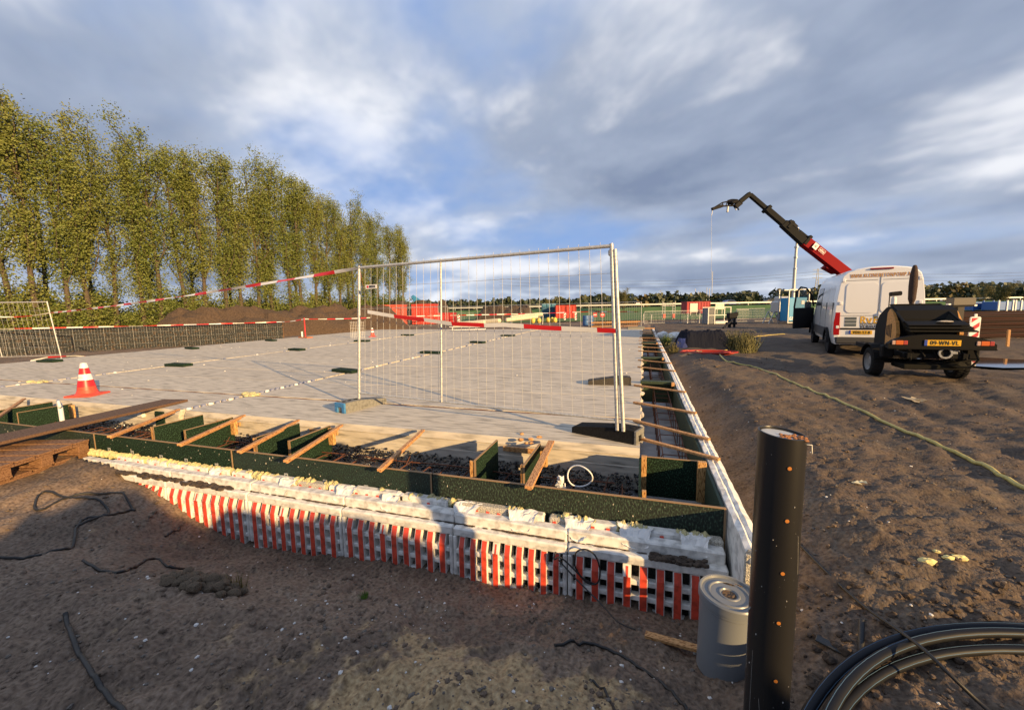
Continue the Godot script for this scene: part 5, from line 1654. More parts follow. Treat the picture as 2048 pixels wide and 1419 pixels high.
	m = Mesher.new(); m.lathe([Vector2(0.075, -0.02), Vector2(0.108, -0.02), Vector2(0.112, 0.0), Vector2(0.108, 0.02), Vector2(0.075, 0.02), Vector2(0.075, -0.02)], 24, Transform3D(Basis(Vector3(1, 0, 0), PI / 2), Vector3(0.10, 0.62, 0.0))); obj("outlet_ring", m, M.steel, t)
	m = Mesher.new(); m.tube([Vector3(0.10, 0.62, -0.02), Vector3(0.10, 0.62, -0.4), Vector3(0.0, 0.6, -0.9)], 0.08, 14); obj("outlet_pipe", m, blk, t)
	m = Mesher.new(); m.box(Vector3(0.24, 0.63, -0.02), Vector3(0.08, 0.06, 0.05), Basis.IDENTITY, 0.01); m.tube([Vector3(0.18, 0.64, 0.0), Vector3(0.24, 0.68, 0.0), Vector3(0.30, 0.66, 0.0)], 0.012, 6); obj("clamp", m, M.steel, t)
	m = Mesher.new()
	for k in 5: m.tube([Vector3(-0.45 + k * 0.2, 0.72, -0.15), Vector3(-0.40 + k * 0.21, 0.50 + 0.05 * (k % 2), -0.05), Vector3(-0.3 + k * 0.17, 0.42, -0.3)], 0.018, 6)
	obj("hydraulic_hose", m, M.rubber, t)
	m = Mesher.new(); m.tube([Vector3(0.55, 0.72, -0.1), Vector3(0.60, 0.5, -0.02), Vector3(0.50, 0.34, -0.05), Vector3(0.32, 0.34, -0.1)], 0.022, 8); obj("hydraulic_hose", m, grime, t)
	for s in [-1, 1]:
		wheel(t, Vector3(s * 0.70, 0.315, -0.95), 0.315, 0.22, s)
		var mg := Mesher.new()
		for k in 8:
			var a0 := PI * (0.08 + 0.84 * k / 8.0); var a1 := PI * (0.08 + 0.84 * (k + 1) / 8.0)
			mg.bar(Vector3(s * 0.70, 0.32 + sin(a0) * 0.40, -0.95 + cos(a0) * 0.42), Vector3(s * 0.70, 0.32 + sin(a1) * 0.40, -0.95 + cos(a1) * 0.42), 0.25, 0.02, 0.0)
		obj("mudguard", mg, blk, t)
		m = Mesher.new(); m.box(Vector3(s * 0.66, 0.60, -0.42), Vector3(0.20, 0.26, 0.16), Basis.IDENTITY, 0.02); obj("tool_box", m, blk, t)
	# weathered upright stack, short beacon, aerial
	m = Mesher.new()
	m.lathe([Vector2(0.04, 1.5), Vector2(0.04, 1.60), Vector2(0.068, 1.70), Vector2(0.078, 2.0), Vector2(0.072, 2.22), Vector2(0.05, 2.40), Vector2(0.03, 2.46), Vector2(0.0, 2.47)], 14, Transform3D(Basis.IDENTITY, Vector3(0.10, 0, -1.55)))
	obj("exhaust_stack", m, mat(lin(0.075, 0.058, 0.05), 0.95, T.rust, T.bfine, Vector3(2, 4, 2), 0.8), t)
	m = Mesher.new(); m.lathe([Vector2(0.05, 1.5), Vector2(0.05, 1.72), Vector2(0.035, 1.76), Vector2(0.0, 1.77)], 12, Transform3D(Basis.IDENTITY, Vector3(-0.20, 0, -1.6))); obj("beacon_post", m, M.white, t)
	m = Mesher.new(); m.box(Vector3(-0.18, 1.83, -1.6), Vector3(0.22, 0.10, 0.10), Basis(Vector3.BACK, 0.1), 0.02); obj("work_lamp", m, M.black, t)
	m = Mesher.new(); m.tube([Vector3(-0.42, 1.5, -1.2), Vector3(-0.42, 1.84, -1.2)], 0.010, 6); obj("aerial", m, M.black, t)

func build_crane() -> void:
	var redp := mat(lin(0.21, 0.004, 0.009), 0.6)
	redp.metallic_specular = 0.2
	var dk := mat(lin(0.016, 0.017, 0.017), 0.7)
	dk.metallic_specular = 0.2
	var D := 20.0
	var base := gd(1752, 600, D)
	var foot := Vector3(base.x, -0.3, base.z)
	var c := thing("crane_lorry", "lorry loader crane with red and grey telescopic boom behind the van", "crane", foot)
	var P := func(u: float, w: float, d := 0.0) -> Vector3: return gd(u, w, D + d) - foot
	var toward: Vector3 = (cam_basis * Vector3(0, 0, 1)).normalized()
	var m := Mesher.new(); m.bar(P.call(1745, 588), P.call(1608, 482), 0.36, 0.48, 0.03, Vector3.UP); obj("main_boom", m, redp, c)
	m = Mesher.new(); m.bar(P.call(1739, 574), P.call(1600, 462), 0.12, 0.10, 0.01); obj("boom_cylinder", m, dk, c)
	m = Mesher.new(); m.prism(PackedVector2Array([Vector2(-0.3, 0), Vector2(0.35, 0.1), Vector2(0.2, 0.5), Vector2(-0.2, 0.45)]), 0.4, Transform3D(Basis(Vector3.UP, deg_to_rad(YAW)) * Basis(Vector3.BACK, -0.65), P.call(1662, 542))); obj("boom_bracket", m, redp, c)
	m = Mesher.new(); m.bar(P.call(1612, 488), P.call(1566, 446), 0.30, 0.37, 0.03); obj("boom_section", m, dk, c)
	m = Mesher.new(); m.bar(P.call(1572, 451), P.call(1532, 417), 0.25, 0.28, 0.03); obj("boom_section", m, dk, c)
	m = Mesher.new(); m.bar(P.call(1536, 420), P.call(1500, 389), 0.2, 0.19, 0.02); obj("boom_section", m, dk, c)
	for q in [[1612, 481, 0.52], [1578, 450, 0.42], [1534, 418, 0.34]]:
		m = Mesher.new(); m.box(P.call(q[0], q[1]), Vector3(0.16, q[2], 0.4), Basis(Vector3.UP, deg_to_rad(YAW)) * Basis(Vector3.BACK, -0.71), 0.02); obj("boom_collar", m, dk, c)
	m = Mesher.new(); m.box(P.call(1583, 449), Vector3(0.5, 0.16, 0.4), Basis(Vector3.UP, deg_to_rad(YAW)) * Basis(Vector3.BACK, -0.71), 0.02); obj("valve_block", m, M.black, c)
	m = Mesher.new(); m.bar(P.call(1500, 387), P.call(1478, 405), 0.24, 0.20, 0.02); obj("jib_arm", m, dk, c)
	m = Mesher.new(); m.lump(P.call(1465, 404), Vector3(0.24, 0.14, 0.2), 3, 0.7, 6, 10); m.bar(P.call(1482, 404), P.call(1470, 414), 0.2, 0.22, 0.02); m.tube([P.call(1474, 412), P.call(1478, 420)], 0.03, 6); obj("jib_winch", m, M.black, c)
	m = Mesher.new()
	m.bar(P.call(1470, 411), P.call(1446, 412), 0.08, 0.06, 0.01); m.bar(P.call(1446, 411), P.call(1424, 418), 0.16, 0.14, 0.01)
	m.tube([P.call(1460, 402), P.call(1445, 405), P.call(1430, 414)], 0.035, 6); m.tube([P.call(1445, 405), P.call(1447, 412)], 0.025, 5); m.tube([P.call(1455, 403), P.call(1452, 412)], 0.025, 5)
	obj("jib_tip", m, M.black, c)
	m = Mesher.new(); m.tube([P.call(1456, 413), P.call(1455, 424)], 0.05, 6); m.tube([P.call(1472, 413), P.call(1472, 420)], 0.03, 6); obj("hook", m, M.zinc, c)
	m = Mesher.new(); m.tube([P.call(1425, 417), P.call(1425, 424), P.call(1423, 431)], 0.018, 6); m.tube([P.call(1423, 431), P.call(1423, 560)], 0.006, 4); obj("hoist_rope", m, M.zinc, c)
	m = Mesher.new(); m.tube([P.call(1533, 414), P.call(1560, 437), P.call(1575, 447)], 0.02, 5); m.tube([P.call(1590, 452), P.call(1610, 468), P.call(1640, 492)], 0.03, 5); obj("boom_hose", m, M.black, c)
	# white panel and framed lettering on the boom
	var bb := Basis(Vector3.UP, deg_to_rad(YAW)) * Basis(Vector3.BACK, -0.668)
	var f0: Vector3 = toward * 0.26
	m = Mesher.new(); m.box(P.call(1624, 495) + f0, Vector3(0.24, 0.28, 0.01), bb); obj("logo_panel", m, M.white, c)
	text("logo", "AO", 0.14, dk, c, Transform3D(bb, P.call(1624, 495) + f0 * 1.03), 0.13)
	m = Mesher.new()
	for s in [-1, 1]:
		m.box(P.call(1635, 503) + f0 + bb * Vector3(0.05, s * 0.09, 0), Vector3(0.34, 0.012, 0.008), bb); m.box(P.call(1635, 503) + f0 + bb * Vector3(0.05 + s * 0.17, 0, 0), Vector3(0.012, 0.18, 0.008), bb)
	obj("logo_frame", m, M.white, c)
	text("logo", "atlas", 0.10, M.white, c, Transform3D(bb, P.call(1635, 503) + f0 + bb * Vector3(0.05, 0, 0)), 0.27)
	# column and lorry, mostly hidden behind the van
	m = Mesher.new(); m.box(Vector3(0, 1.5, 0), Vector3(0.5, 1.5, 0.5), Basis.IDENTITY, 0.05); obj("column", m, redp, c)
	var vb := Basis(Vector3.UP, deg_to_rad(-16.0))
	m = Mesher.new(); m.box(vb * Vector3(0.4, 0.75, -1.8), Vector3(0.9, 0.3, 6.0), vb, 0.03); m.box(vb * Vector3(0.4, 1.05, -1.2), Vector3(2.3, 0.2, 3.6), vb, 0.02); obj("chassis", m, dk, c)
	m = Mesher.new(); m.box(vb * Vector3(0.4, 1.45, -4.3), Vector3(2.2, 1.6, 1.6), vb, 0.15); obj("cab", m, M.white, c)
	for z in [0.3, -3.9]:
		for s in [-1, 1]:
			m = Mesher.new(); m.lathe([Vector2(0.0, -0.14), Vector2(0.42, -0.15), Vector2(0.5, -0.08), Vector2(0.5, 0.08), Vector2(0.42, 0.15), Vector2(0.0, 0.14)], 20, Transform3D(vb * Basis(Vector3.BACK, PI / 2), vb * Vector3(0.4 + s * 0.95, 0.5, z))); obj("wheel", m, M.rubber, c)

func fwd(d: float) -> Vector3:
	return Vector3(-sin(deg_to_rad(YAW)), 0, -cos(deg_to_rad(YAW))) * d

# a point at ground level under photograph column u at the given depth
func at(u: float, depth: float, y := -0.3) -> Vector3:
	var hz: float = 616.3 - 0.0188 * (u - 1024.0)
	var p := gd(u, hz, depth)
	p.y = y
	return p

func delineator(label: String, p: Vector3, s := 1.0, turn := 0.0) -> void:
	var o := thing("delineator_board", label, "delineator", p, deg_to_rad(YAW) + turn, "striped delineator boards")
	var m := Mesher.new()
	m.prism(rrect(-0.145, 0.12, 0.145, 1.06, 0.05), 0.05, Transform3D(Basis.IDENTITY, Vector3(0, 0, 0)))
	obj("board", m, M.white, o)
	for k in 3:
		m = Mesher.new()
		var y := 0.20 + k * 0.33
		var poly := PackedVector2Array([Vector2(-0.115, y), Vector2(0.115, y + 0.19), Vector2(0.115, y + 0.34), Vector2(-0.115, y + 0.15)])
		var cl := Geometry2D.intersect_polygons(poly, rrect(-0.115, 0.15, 0.115, 1.02, 0.02))
		for c in cl: m.prism(c, 0.004, Transform3D(Basis.IDENTITY, Vector3(0, 0, 0.0042)))
		if cl.size(): obj("red_stripe", m, mat(lin(0.50, 0.03, 0.04), 0.35), o)
	m = Mesher.new(); m.box(Vector3(0, 0.05, -0.02), Vector3(0.4, 0.1, 0.8), Basis.IDENTITY, 0.02); obj("base", m, M.rubber, o)
	m = Mesher.new(); m.box(Vector3(0, 1.10, -0.02), Vector3(0.08, 0.12, 0.04), Basis.IDENTITY, 0.01); obj("handle", m, M.white, o)
	o.scale = Vector3(s, s, s)

func build_right() -> void:
	var fx := Basis(Vector3.UP, deg_to_rad(YAW))
	delineator("red and white striped delineator board by the pump trailer", at(1957, 14.2), 1.0, -0.25)
	# stacks of rusty bars: each bar a part
	var mats := [mat(lin(0.038, 0.014, 0.011), 0.95, T.rust, null, Vector3(2, 2, 2)), mat(lin(0.024, 0.010, 0.009), 0.9, T.rust, null, Vector3(2, 2, 2)), mat(lin(0.055, 0.020, 0.014), 0.95, T.rust, null, Vector3(2, 2, 2))]
	var stacks := [[2020.0, 17.2, 13, 7, "long stack of dark rusty steel bars beside the muddy track"], [1935.0, 20.5, 13, 6, "second stack of rusty steel bars behind the striped delineator board"]]
	for s in stacks:
		var o := thing("bar_stack", s[4], "steel bars", at(s[0], s[1]), deg_to_rad(YAW - 6.0), "stacks of steel bars")
		var bm := Mesher.new(); bm.tube([Vector3(-2.7, 0, 0), Vector3(0.4, 0.012, 0), Vector3(3.4, 0, 0)], 0.042, 7)
		var bms: Array = []
		for q in mats:
			bms.append(bm.mesh(q))
		for k in s[2]:
			for j in s[3]:
				put("bar", bms[(k * 5 + j * 3) % 3], o, Transform3D(Basis(Vector3.UP, rng.randf_range(-0.02, 0.02)) * Basis(Vector3.BACK, rng.randf_range(-0.012, 0.012)), Vector3(rng.randf_range(-0.35, 0.35), 0.06 + k * 0.078, -j * 0.092 + (k % 2) * 0.04 + rng.randf_range(-0.02, 0.02))))
		for x in [-1.8, 0.3, 2.4]:
			var m := Mesher.new(); m.box(Vector3(x, 0.0, -0.25), Vector3(0.1, 0.06, 0.9)); obj("bearer", m, M.oldwood, o)
	# blue stillages behind
	var blue := mat(lin(0.03, 0.12, 0.36), 0.5)
	for q in [[1952.0, 23.0, 1.1, "blue steel crate behind the rusty bars"], [1998.0, 22.0, 0.9, "blue crate with white frames on the rusty bars"], [2026.0, 22.0, 0.9, "second blue crate with white frames on the rusty bars"]]:
		var o := thing("steel_crate", q[3], "crate", at(q[0], q[1], 0.72), deg_to_rad(YAW), "blue steel crates")
		var m := Mesher.new(); m.box(Vector3(0, 0.28, 0), Vector3(q[2], 0.46, 0.8), Basis.IDENTITY, 0.02); obj("body", m, blue, o)
		m = Mesher.new()
		for x in [-0.5, 0.0, 0.5]: m.box(Vector3(x * q[2], 0.30, 0.41), Vector3(0.06, 0.56, 0.05))
		obj("frame", m, M.white if q[0] > 1960 else blue, o)
		m = Mesher.new(); m.box(Vector3(0, -0.35, 0), Vector3(q[2], 0.75, 0.7)); obj("support", m, M.black, o)
	# trestle with a grey board
	var tp := thing("trestle", "dark steel post with a wide flat head behind the pump trailer", "trestle", at(1921, 15.2))
	var m := Mesher.new(); m.box(Vector3(0, 0.72, 0), Vector3(0.26, 1.44, 0.14), fx, 0.01); obj("post", m, M.dusty, tp)
	m = Mesher.new(); m.box(Vector3(0.02, 1.60, 0), Vector3(0.85, 0.28, 0.3), fx, 0.02); obj("head", m, mat(lin(0.11, 0.10, 0.085), 0.8), tp)
	m = Mesher.new(); m.bar(fx * Vector3(-0.75, 1.42, 0), fx * Vector3(0.5, 1.44, 0), 0.16, 0.07, 0.01); obj("arm", m, M.black, tp)
	m = Mesher.new(); m.box(fx * Vector3(-0.42, 1.50, 0.05), Vector3(0.2, 0.06, 0.1), fx); m.box(fx * Vector3(0.5, 1.45, 0.05), Vector3(0.1, 0.06, 0.1), fx); obj("marker", m, M.white, tp)
	# stake in front of the bars
	m = Mesher.new(); m.bar(at(2027, 14.2, -0.35), at(2026, 14.2, 0.28), 0.07, 0.07, 0.006)
	one("stake", m, M.wood, "pale wooden stake in the soil before the rusty bars", "stake")
	# yellow hose over the bank
	var hose := mat(lin(0.62, 0.50, 0.15), 0.55, T.mottle, null, Vector3(3, 3, 3))
	cable("long yellow hose snaking across the muddy ground", [[2100, 1003], [2048, 975], [1950, 925], [1870, 885], [1800, 857], [1720, 818], [1650, 790], [1600, 770], [1560, 752], [1520, 738], [1480, 728], [1448, 718], [1440, 708], [1452, 702], [1480, 700], [1505, 702], [1518, 694], [1520, 686], [1508, 680], [1500, 674], [1530, 671], [1570, 668]], 0.021, "hose", hose)
	# red hose coil, tarpaulin heap, bags, cardboard, weeds
	var rc := thing("hose_coil", "flat coil of red hose lying before the tarpaulin heap", "hose", gp(1415, 708, -0.22))
	for k in 8:
		m = Mesher.new()
		var pts: Array = []
		for j in 30:
			var t := TAU * j / 30.0
			pts.append(Vector3(cos(t) * (0.48 + 0.05 * k) + 0.05 * sin(k * 3.0), 0.02 + 0.022 * (k % 4), sin(t) * (0.22 + 0.03 * k) + 0.04 * cos(k * 2.0)))
		m.tube(pts, 0.018, 6, false, true)
		obj("turn", m, mat(lin(0.42, 0.035, 0.02), 0.5), rc)
	var tarp := thing("tarpaulin_heap", "dark blue black tarpaulin draped over a heap beside the trench", "tarpaulin", at(1405, 14.6, -0.3), deg_to_rad(YAW))
	var g: Array = []
	var ns := FastNoiseLite.new(); ns.seed = 14; ns.frequency = 1.6; ns.fractal_octaves = 3
	for i in 37:
		var row := PackedVector3Array()
		for j in 25:
			var x := -0.95 + 1.9 * i / 36.0
			var z := -0.7 + 1.4 * j / 24.0
			var e := sm(1.0, 0.62, absf(x)) * sm(0.72, 0.30, absf(z)) 
			var y := 0.68 * e * (1.0 + 0.18 * ns.get_noise_2d(x * 1.2, z * 1.2)) + 0.10 * absf(ns.get_noise_2d(x * 3.0 + z, z * 1.4)) * e
			row.append(Vector3(x, y, z))
		g.append(row)
	m = Mesher.new()
	for i in 36:
		for j in 24: m.quad(g[i][j + 1], g[i + 1][j + 1], g[i + 1][j], g[i][j])
	var tm := mat(lin(0.012, 0.014, 0.024), 0.8); tm.metallic_specular = 0.15
	obj("sheet", m, tm, tarp)
	m = Mesher.new(); m.lump(Vector3(-0.82, 0.22, 0.3), Vector3(0.22, 0.28, 0.25), 4, 0.6, 6, 9); obj("blue_corner", m, mat(lin(0.03, 0.045, 0.17), 0.5), tarp)
	m = Mesher.new(); m.tube([gp(1446, 668, -0.3) * 1.0 + Vector3(0, 0.35, 0), gp(1462, 662, -0.3) + Vector3(0.05, 0.75, 0.4)], 0.05, 8)
	one("log", m, M.black, "black charred pole resting on the tarpaulin heap", "pole")
	for q in [[1372.0, 712.0, "flattened brown cardboard piece next to the red hose", 0.3], [1392.0, 707.0, "folded brown cardboard piece under the red hose", -0.2]]:
		m = Mesher.new()
		var p := gp(q[0], q[1], -0.22)
		m.box(p + Vector3(0, 0.05, 0), Vector3(0.36, 0.006, 0.30), Basis(Vector3.UP, q[3]) * Basis(Vector3.BACK, 0.25)); m.box(p + Vector3(0.14, 0.06, 0.02), Vector3(0.26, 0.006, 0.26), Basis(Vector3.UP, q[3]) * Basis(Vector3.BACK, -0.3))
		one("cardboard", m, mat(lin(0.40, 0.24, 0.11), 0.9), q[2], "cardboard")
	for q in [[1326.0, 678.0, 0.22, "crumpled white bag leaning behind a green tuft"], [1353.0, 680.0, 0.28, "white sack of building material by the trench end"]]:
		m = Mesher.new(); m.lump(gp(q[0], q[1], -0.25) + Vector3(0, 0.18, 0), Vector3(q[2] * 1.3, 0.2, 0.2), int(q[0]), 0.35, 7, 10)
		one("bag", m, M.white, q[3], "bag")
	# weeds
	weed("tall brown green weeds beside the tarpaulin heap", gp(1480, 702, -0.3), 1.1, 0.75, 900, Vector3(0.085, 0.085, 0.03), 3)
	weed("green weed tuft by the end of the side trench", gp(1332, 690, -0.25), 0.35, 0.5, 260, Vector3(0.05, 0.11, 0.02), 4)
	weed("dry weed tuft below the green tuft by the trench", gp(1345, 705, -0.25), 0.4, 0.4, 200, Vector3(0.10, 0.09, 0.035), 5)
	weed("small bright green grass tuft on the soil in front of the barrier", gp(728, 1198, -0.62), 0.06, 0.055, 130, Vector3(0.10, 0.24, 0.02), 6)
	weed("thin yellow weed on the soil hump", gp(478, 1185, -0.6), 0.10, 0.16, 60, Vector3(0.16, 0.14, 0.03), 7)
	# light tower
	var lt := thing("light_tower", "bright blue site light tower with tall grey mast", "light tower", at(1586, 33.0), deg_to_rad(YAW))
	m = Mesher.new(); m.box(Vector3(0.06, 1.15, 0), Vector3(1.45, 1.9, 1.1), Basis.IDENTITY, 0.04); obj("cabinet", m, mat(lin(0.015, 0.24, 0.48), 0.45), lt)
	m = Mesher.new()
	for x in [-0.74, 0.86]:
		for z in [-0.6, 0.6]: m.bar(Vector3(x, 0.05, z), Vector3(x, 2.75, z), 0.07, 0.07, 0.01)
	for y in [0.1, 2.72]:
		for z in [-0.6, 0.6]: m.bar(Vector3(-0.74, y, z), Vector3(0.86, y, z), 0.07, 0.07, 0.01)
	obj("frame", m, M.zinc, lt)
	m = Mesher.new(); m.tube([Vector3(0, 2.0, 0), Vector3(0, 4.4, 0)], 0.12, 10); m.tube([Vector3(0, 4.4, 0), Vector3(0.02, 6.1, 0)], 0.10, 10); m.tube([Vector3(0.02, 6.1, 0), Vector3(0.05, 7.6, 0)], 0.08, 10); obj("mast", m, M.zinc, lt)
	for y in [4.4, 5.3, 6.1]:
		m = Mesher.new(); m.tube([Vector3(0.02, y - 0.06, 0), Vector3(0.02, y + 0.06, 0)], 0.15, 10); obj("mast_collar", m, M.steel, lt)
	m = Mesher.new(); m.box(Vector3(0.42, 1.70, 0.56), Vector3(0.24, 0.28, 0.03)); obj("notice", m, M.white, lt)
	text("lettering", "GMEK", 0.26, M.white, lt, Transform3D(Basis.IDENTITY, Vector3(-0.2, 0.42, 0.556)), 0.8)
	m = Mesher.new(); m.tri(Vector3(0.36, 0.52, 0.557), Vector3(0.56, 0.30, 0.557), Vector3(0.70, 0.52, 0.557)); obj("emblem", m, M.plate, lt)
	# A-shaped trestle beside it
	m = Mesher.new()
	var ap := at(1550, 33.5)
	for s in [-1, 1]: m.bar(ap + fx * Vector3(s * 0.42, 0, 0), ap + fx * Vector3(0, 1.0, 0), 0.06, 0.06); m.bar(ap + fx * Vector3(s * 0.42, 0, -0.8), ap + fx * Vector3(0, 1.0, -0.8), 0.06, 0.06)
	m.bar(ap + fx * Vector3(0, 1.0, 0.05), ap + fx * Vector3(0, 1.0, -0.85), 0.07, 0.07)
	one("sawhorse", m, M.zinc, "grey A-shaped sawhorse beside the blue light tower", "sawhorse")
	# generator trailer behind the tower
	m = Mesher.new(); var gp0 := at(1566, 36.0)
	m.box(gp0 + Vector3(0, 1.5, 0), Vector3(1.6, 1.2, 1.2), fx, 0.1); m.box(gp0 + fx * Vector3(0.2, 2.2, 0), Vector3(1.0, 0.4, 1.0), fx, 0.1)
	var ge := thing("compressor", "grey compressor on wheels behind the blue light tower", "compressor", gp0)
	m = Mesher.new(); m.box(Vector3(0, 1.35, 0), Vector3(1.5, 1.0, 1.2), fx, 0.1); m.box(fx * Vector3(-0.1, 2.0, 0), Vector3(0.9, 0.5, 1.0), fx, 0.1); obj("body", m, M.zinc, ge)
	m = Mesher.new(); m.lathe([Vector2(0.0, -0.12), Vector2(0.36, -0.12), Vector2(0.42, 0.0), Vector2(0.36, 0.12), Vector2(0.0, 0.12)], 16, Transform3D(fx * Basis(Vector3(1, 0, 0), PI / 2), fx * Vector3(-0.45, 0.5, 0.55))); obj("wheel", m, M.rubber, ge)

func weed(label: String, p: Vector3, w: float, h: float, n: int, col: Vector3, sd: int) -> void:
	var r := RandomNumberGenerator.new(); r.seed = sd
	p.y = maxf(ground_y(p.x, p.z), -1.0) - 0.01
	var m := Mesher.new(); m.use_col = true
	for k in n:
		var an := r.randf() * TAU
		var rr := sqrt(r.randf()) * w * 0.5
		var b := Vector3(cos(an) * rr, 0, sin(an) * rr)
		var hh := h * r.randf_range(0.4, 1.0)
		var tip := b + Vector3(r.randfn() * 0.25 * hh, hh, r.randfn() * 0.25 * hh)
		var side := Vector3(cos(an + 1.5), 0, sin(an + 1.5)) * maxf(0.0025, h * 0.012)
		var k2 := col.lerp(Vector3(0.16, 0.14, 0.05), r.randf() * 0.5)
		m.col = Color(k2.x, k2.y, k2.z)
		var mid := b.lerp(tip, 0.55) + Vector3(r.randfn(), 0, r.randfn()) * 0.05 * hh
		m.quad(b - side, b + side, mid + side, mid - side)
		m.tri(mid - side, mid + side, tip)
		if h > 0.3 and k % 2 == 0: leafquad(m, mid, 0.035, r); leafquad(m, tip, 0.028, r)
	var o := thing("weed", label, "weed", p)
	obj("blades", m, M.grassblade, o)

func container(called: String, label: String, u: float, depth: float, w: float, h: float, d: float, col: Color, cat: String, lid := false, y := -0.3) -> Node3D:
	var o := thing(called, label, cat, at(u, depth, y), deg_to_rad(YAW))
	var mt := mat(col, 0.55, T.mottle, null, Vector3(1, 1, 1))
	var m := Mesher.new()
	# tapered box with upright ribs
	m.box(Vector3(0, h * 0.5, 0), Vector3(w, h * 0.92, d), Basis.IDENTITY, 0.03); obj("body", m, mt, o)
	var n := maxi(3, int(w / 0.45))
	for k in n + 1:
		m = Mesher.new(); m.box(Vector3(-w / 2 + w * k / n, h * 0.5, d / 2 + 0.03), Vector3(0.07, h * 0.9, 0.07), Basis.IDENTITY, 0.01); obj("rib", m, mt, o)
	m = Mesher.new(); m.box(Vector3(0, h * 0.97, 0), Vector3(w + 0.1, h * 0.07, d + 0.1), Basis.IDENTITY, 0.02); obj("top_rim", m, mt, o)
	m = Mesher.new(); m.box(Vector3(-w * 0.3, 0.05, 0), Vector3(0.2, 0.14, d)); m.box(Vector3(w * 0.3, 0.05, 0), Vector3(0.2, 0.14, d)); obj("skid", m, M.black, o)
	return o

func build_back() -> void:
	var fx := Basis(Vector3.UP, deg_to_rad(YAW))
	var red := lin(0.60, 0.055, 0.035)
	container("waste_container", "tall pale red waste container behind the site fence", 786, 43.0, 2.35, 2.25, 2.2, lin(0.62, 0.12, 0.08), "container")
	container("waste_container", "bright red waste container with open top behind the site fence", 851, 46.0, 2.5, 2.3, 2.4, red, "container")
	container("waste_container", "low red skip beside the bright red container", 893, 47.0, 2.0, 1.3, 2.0, lin(0.45, 0.03, 0.03), "container")
	for k in 2: container("waste_container", ["bright red container next to the blue toilet cabins", "second bright red container at the end of the toilet row"][k], 1120 + k * 21.0, 60.0, 1.35, 1.95, 1.6, red, "container")
	# toilet cabins
	for k in 3:
		var o := thing("toilet_cabin", "narrow blue toilet cabin in the row beside the red containers", "toilet cabin", at(1088 + k * 9.5, 62.0), deg_to_rad(YAW), "blue toilet cabins")
		var bl := mat(lin(0.06, 0.20, 0.30), 0.5)
		var m := Mesher.new(); m.box(Vector3(0, 1.1, 0), Vector3(0.66, 2.1, 1.0), Basis.IDENTITY, 0.05); obj("body", m, bl, o)
		m = Mesher.new(); m.box(Vector3(0, 1.0, 0.51), Vector3(0.48, 1.8, 0.03), Basis.IDENTITY, 0.02); obj("door", m, mat(lin(0.03, 0.10, 0.17), 0.5), o)
		m = Mesher.new(); m.box(Vector3(0, 2.2, 0), Vector3(0.68, 0.14, 1.02), Basis.IDENTITY, 0.06); obj("roof", m, mat(lin(0.18, 0.34, 0.42), 0.5), o)
	# blue digger arm over the container
	var dg := thing("excavator", "blue excavator with raised arm behind the red containers", "excavator", at(834, 52.0))
	var bm := mat(lin(0.03, 0.20, 0.42), 0.5)
	var m := Mesher.new(); m.bar(fx * Vector3(0.4, 1.6, 0), fx * Vector3(-0.5, 3.5, 0), 0.3, 0.4, 0.05); obj("boom", m, bm, dg)
	m = Mesher.new(); m.bar(fx * Vector3(-0.5, 3.5, 0), fx * Vector3(0.5, 2.75, 0), 0.25, 0.3, 0.04); obj("stick", m, bm, dg)
	m = Mesher.new(); m.lump(fx * Vector3(0.5, 2.6, 0), Vector3(0.35, 0.3, 0.35), 4, 0.3); obj("bucket", m, bm, dg)
	m = Mesher.new(); m.box(fx * Vector3(0.8, 1.4, 0), Vector3(2.0, 1.1, 1.8), fx, 0.1); m.box(fx * Vector3(0.8, 0.5, 0), Vector3(2.6, 0.7, 2.0), fx, 0.2); obj("body", m, M.dusty, dg)
	# fences at the back: photograph columns of both ends, depth at both ends
	var rows := [[762, 43.0, 816, 41.0], [816, 41.0, 895, 40.0], [1178, 34.0, 1283, 31.5], [1290, 37.0, 1362, 37.5], [1362, 37.5, 1425, 38.0], [1474, 37.0, 1545, 37.5], [1598, 37.5, 1668, 38.0], [1474, 44.0, 1530, 44.0], [895, 56.0, 975, 56.0]]
	var lab := ["around the red containers", "before the bright red container", "at the far end of the concrete floor", "on the low ground past the side trench", "beside the grey wire cage", "left of the blue light tower", "between the light tower and the van", "at the edge of the meadow", "at the soil heap"]
	var i := 0
	for r in rows:
		var a := at(r[0], r[1]); var b := at(r[2], r[3])
		var hh := 2.0 if i in [0, 1, 2] else 1.15
		var up := Vector3(0, hh, 0)
		fence_panel("distant wire mesh site fence " + lab[i], a, a + up, b, b + up, 24, 0.0, "distant site fences", 0.0045 if i < 3 else 0.007, 4)
		var o := fence_foot("distant grey fence block of the site fence " + lab[i], b + Vector3(0, -0.02, 0), deg_to_rad(YAW) + 1.3, M.footgrey, M.footblue if i < 2 else M.footgrey, "distant fence feet")
		i += 1
	m = Mesher.new(); m.box(at(1276, 31.4, 1.55), Vector3(0.32, 0.09, 0.01), fx); one("name_plate", m, M.white, "small white plate on the distant fence at the floor end", "plate")
	# tapes between posts at the back
	tape("red and white tape stretched across the far end of the site", [at(720, 40.0, 0.75), at(900, 44.0, 0.72), at(1050, 48.0, 0.68), at(1178, 46.0, 0.82), at(1276, 40.0, 0.8)], 0.10, 0.9, 0.7)
	for q in [[917, 46.0, 0.2], [1043, 50.0, -0.4], [1130, 50.0, 0.1], [1152, 49.0, 0.3]]: delineator("white and red delineator board at the far end of the site", at(q[0], q[1]), 0.95, q[2])
	# insulation beams and covers just past the floor
	var cream := mat(lin(0.70, 0.64, 0.48), 0.8, T.mottle, null, Vector3(1, 1, 1))
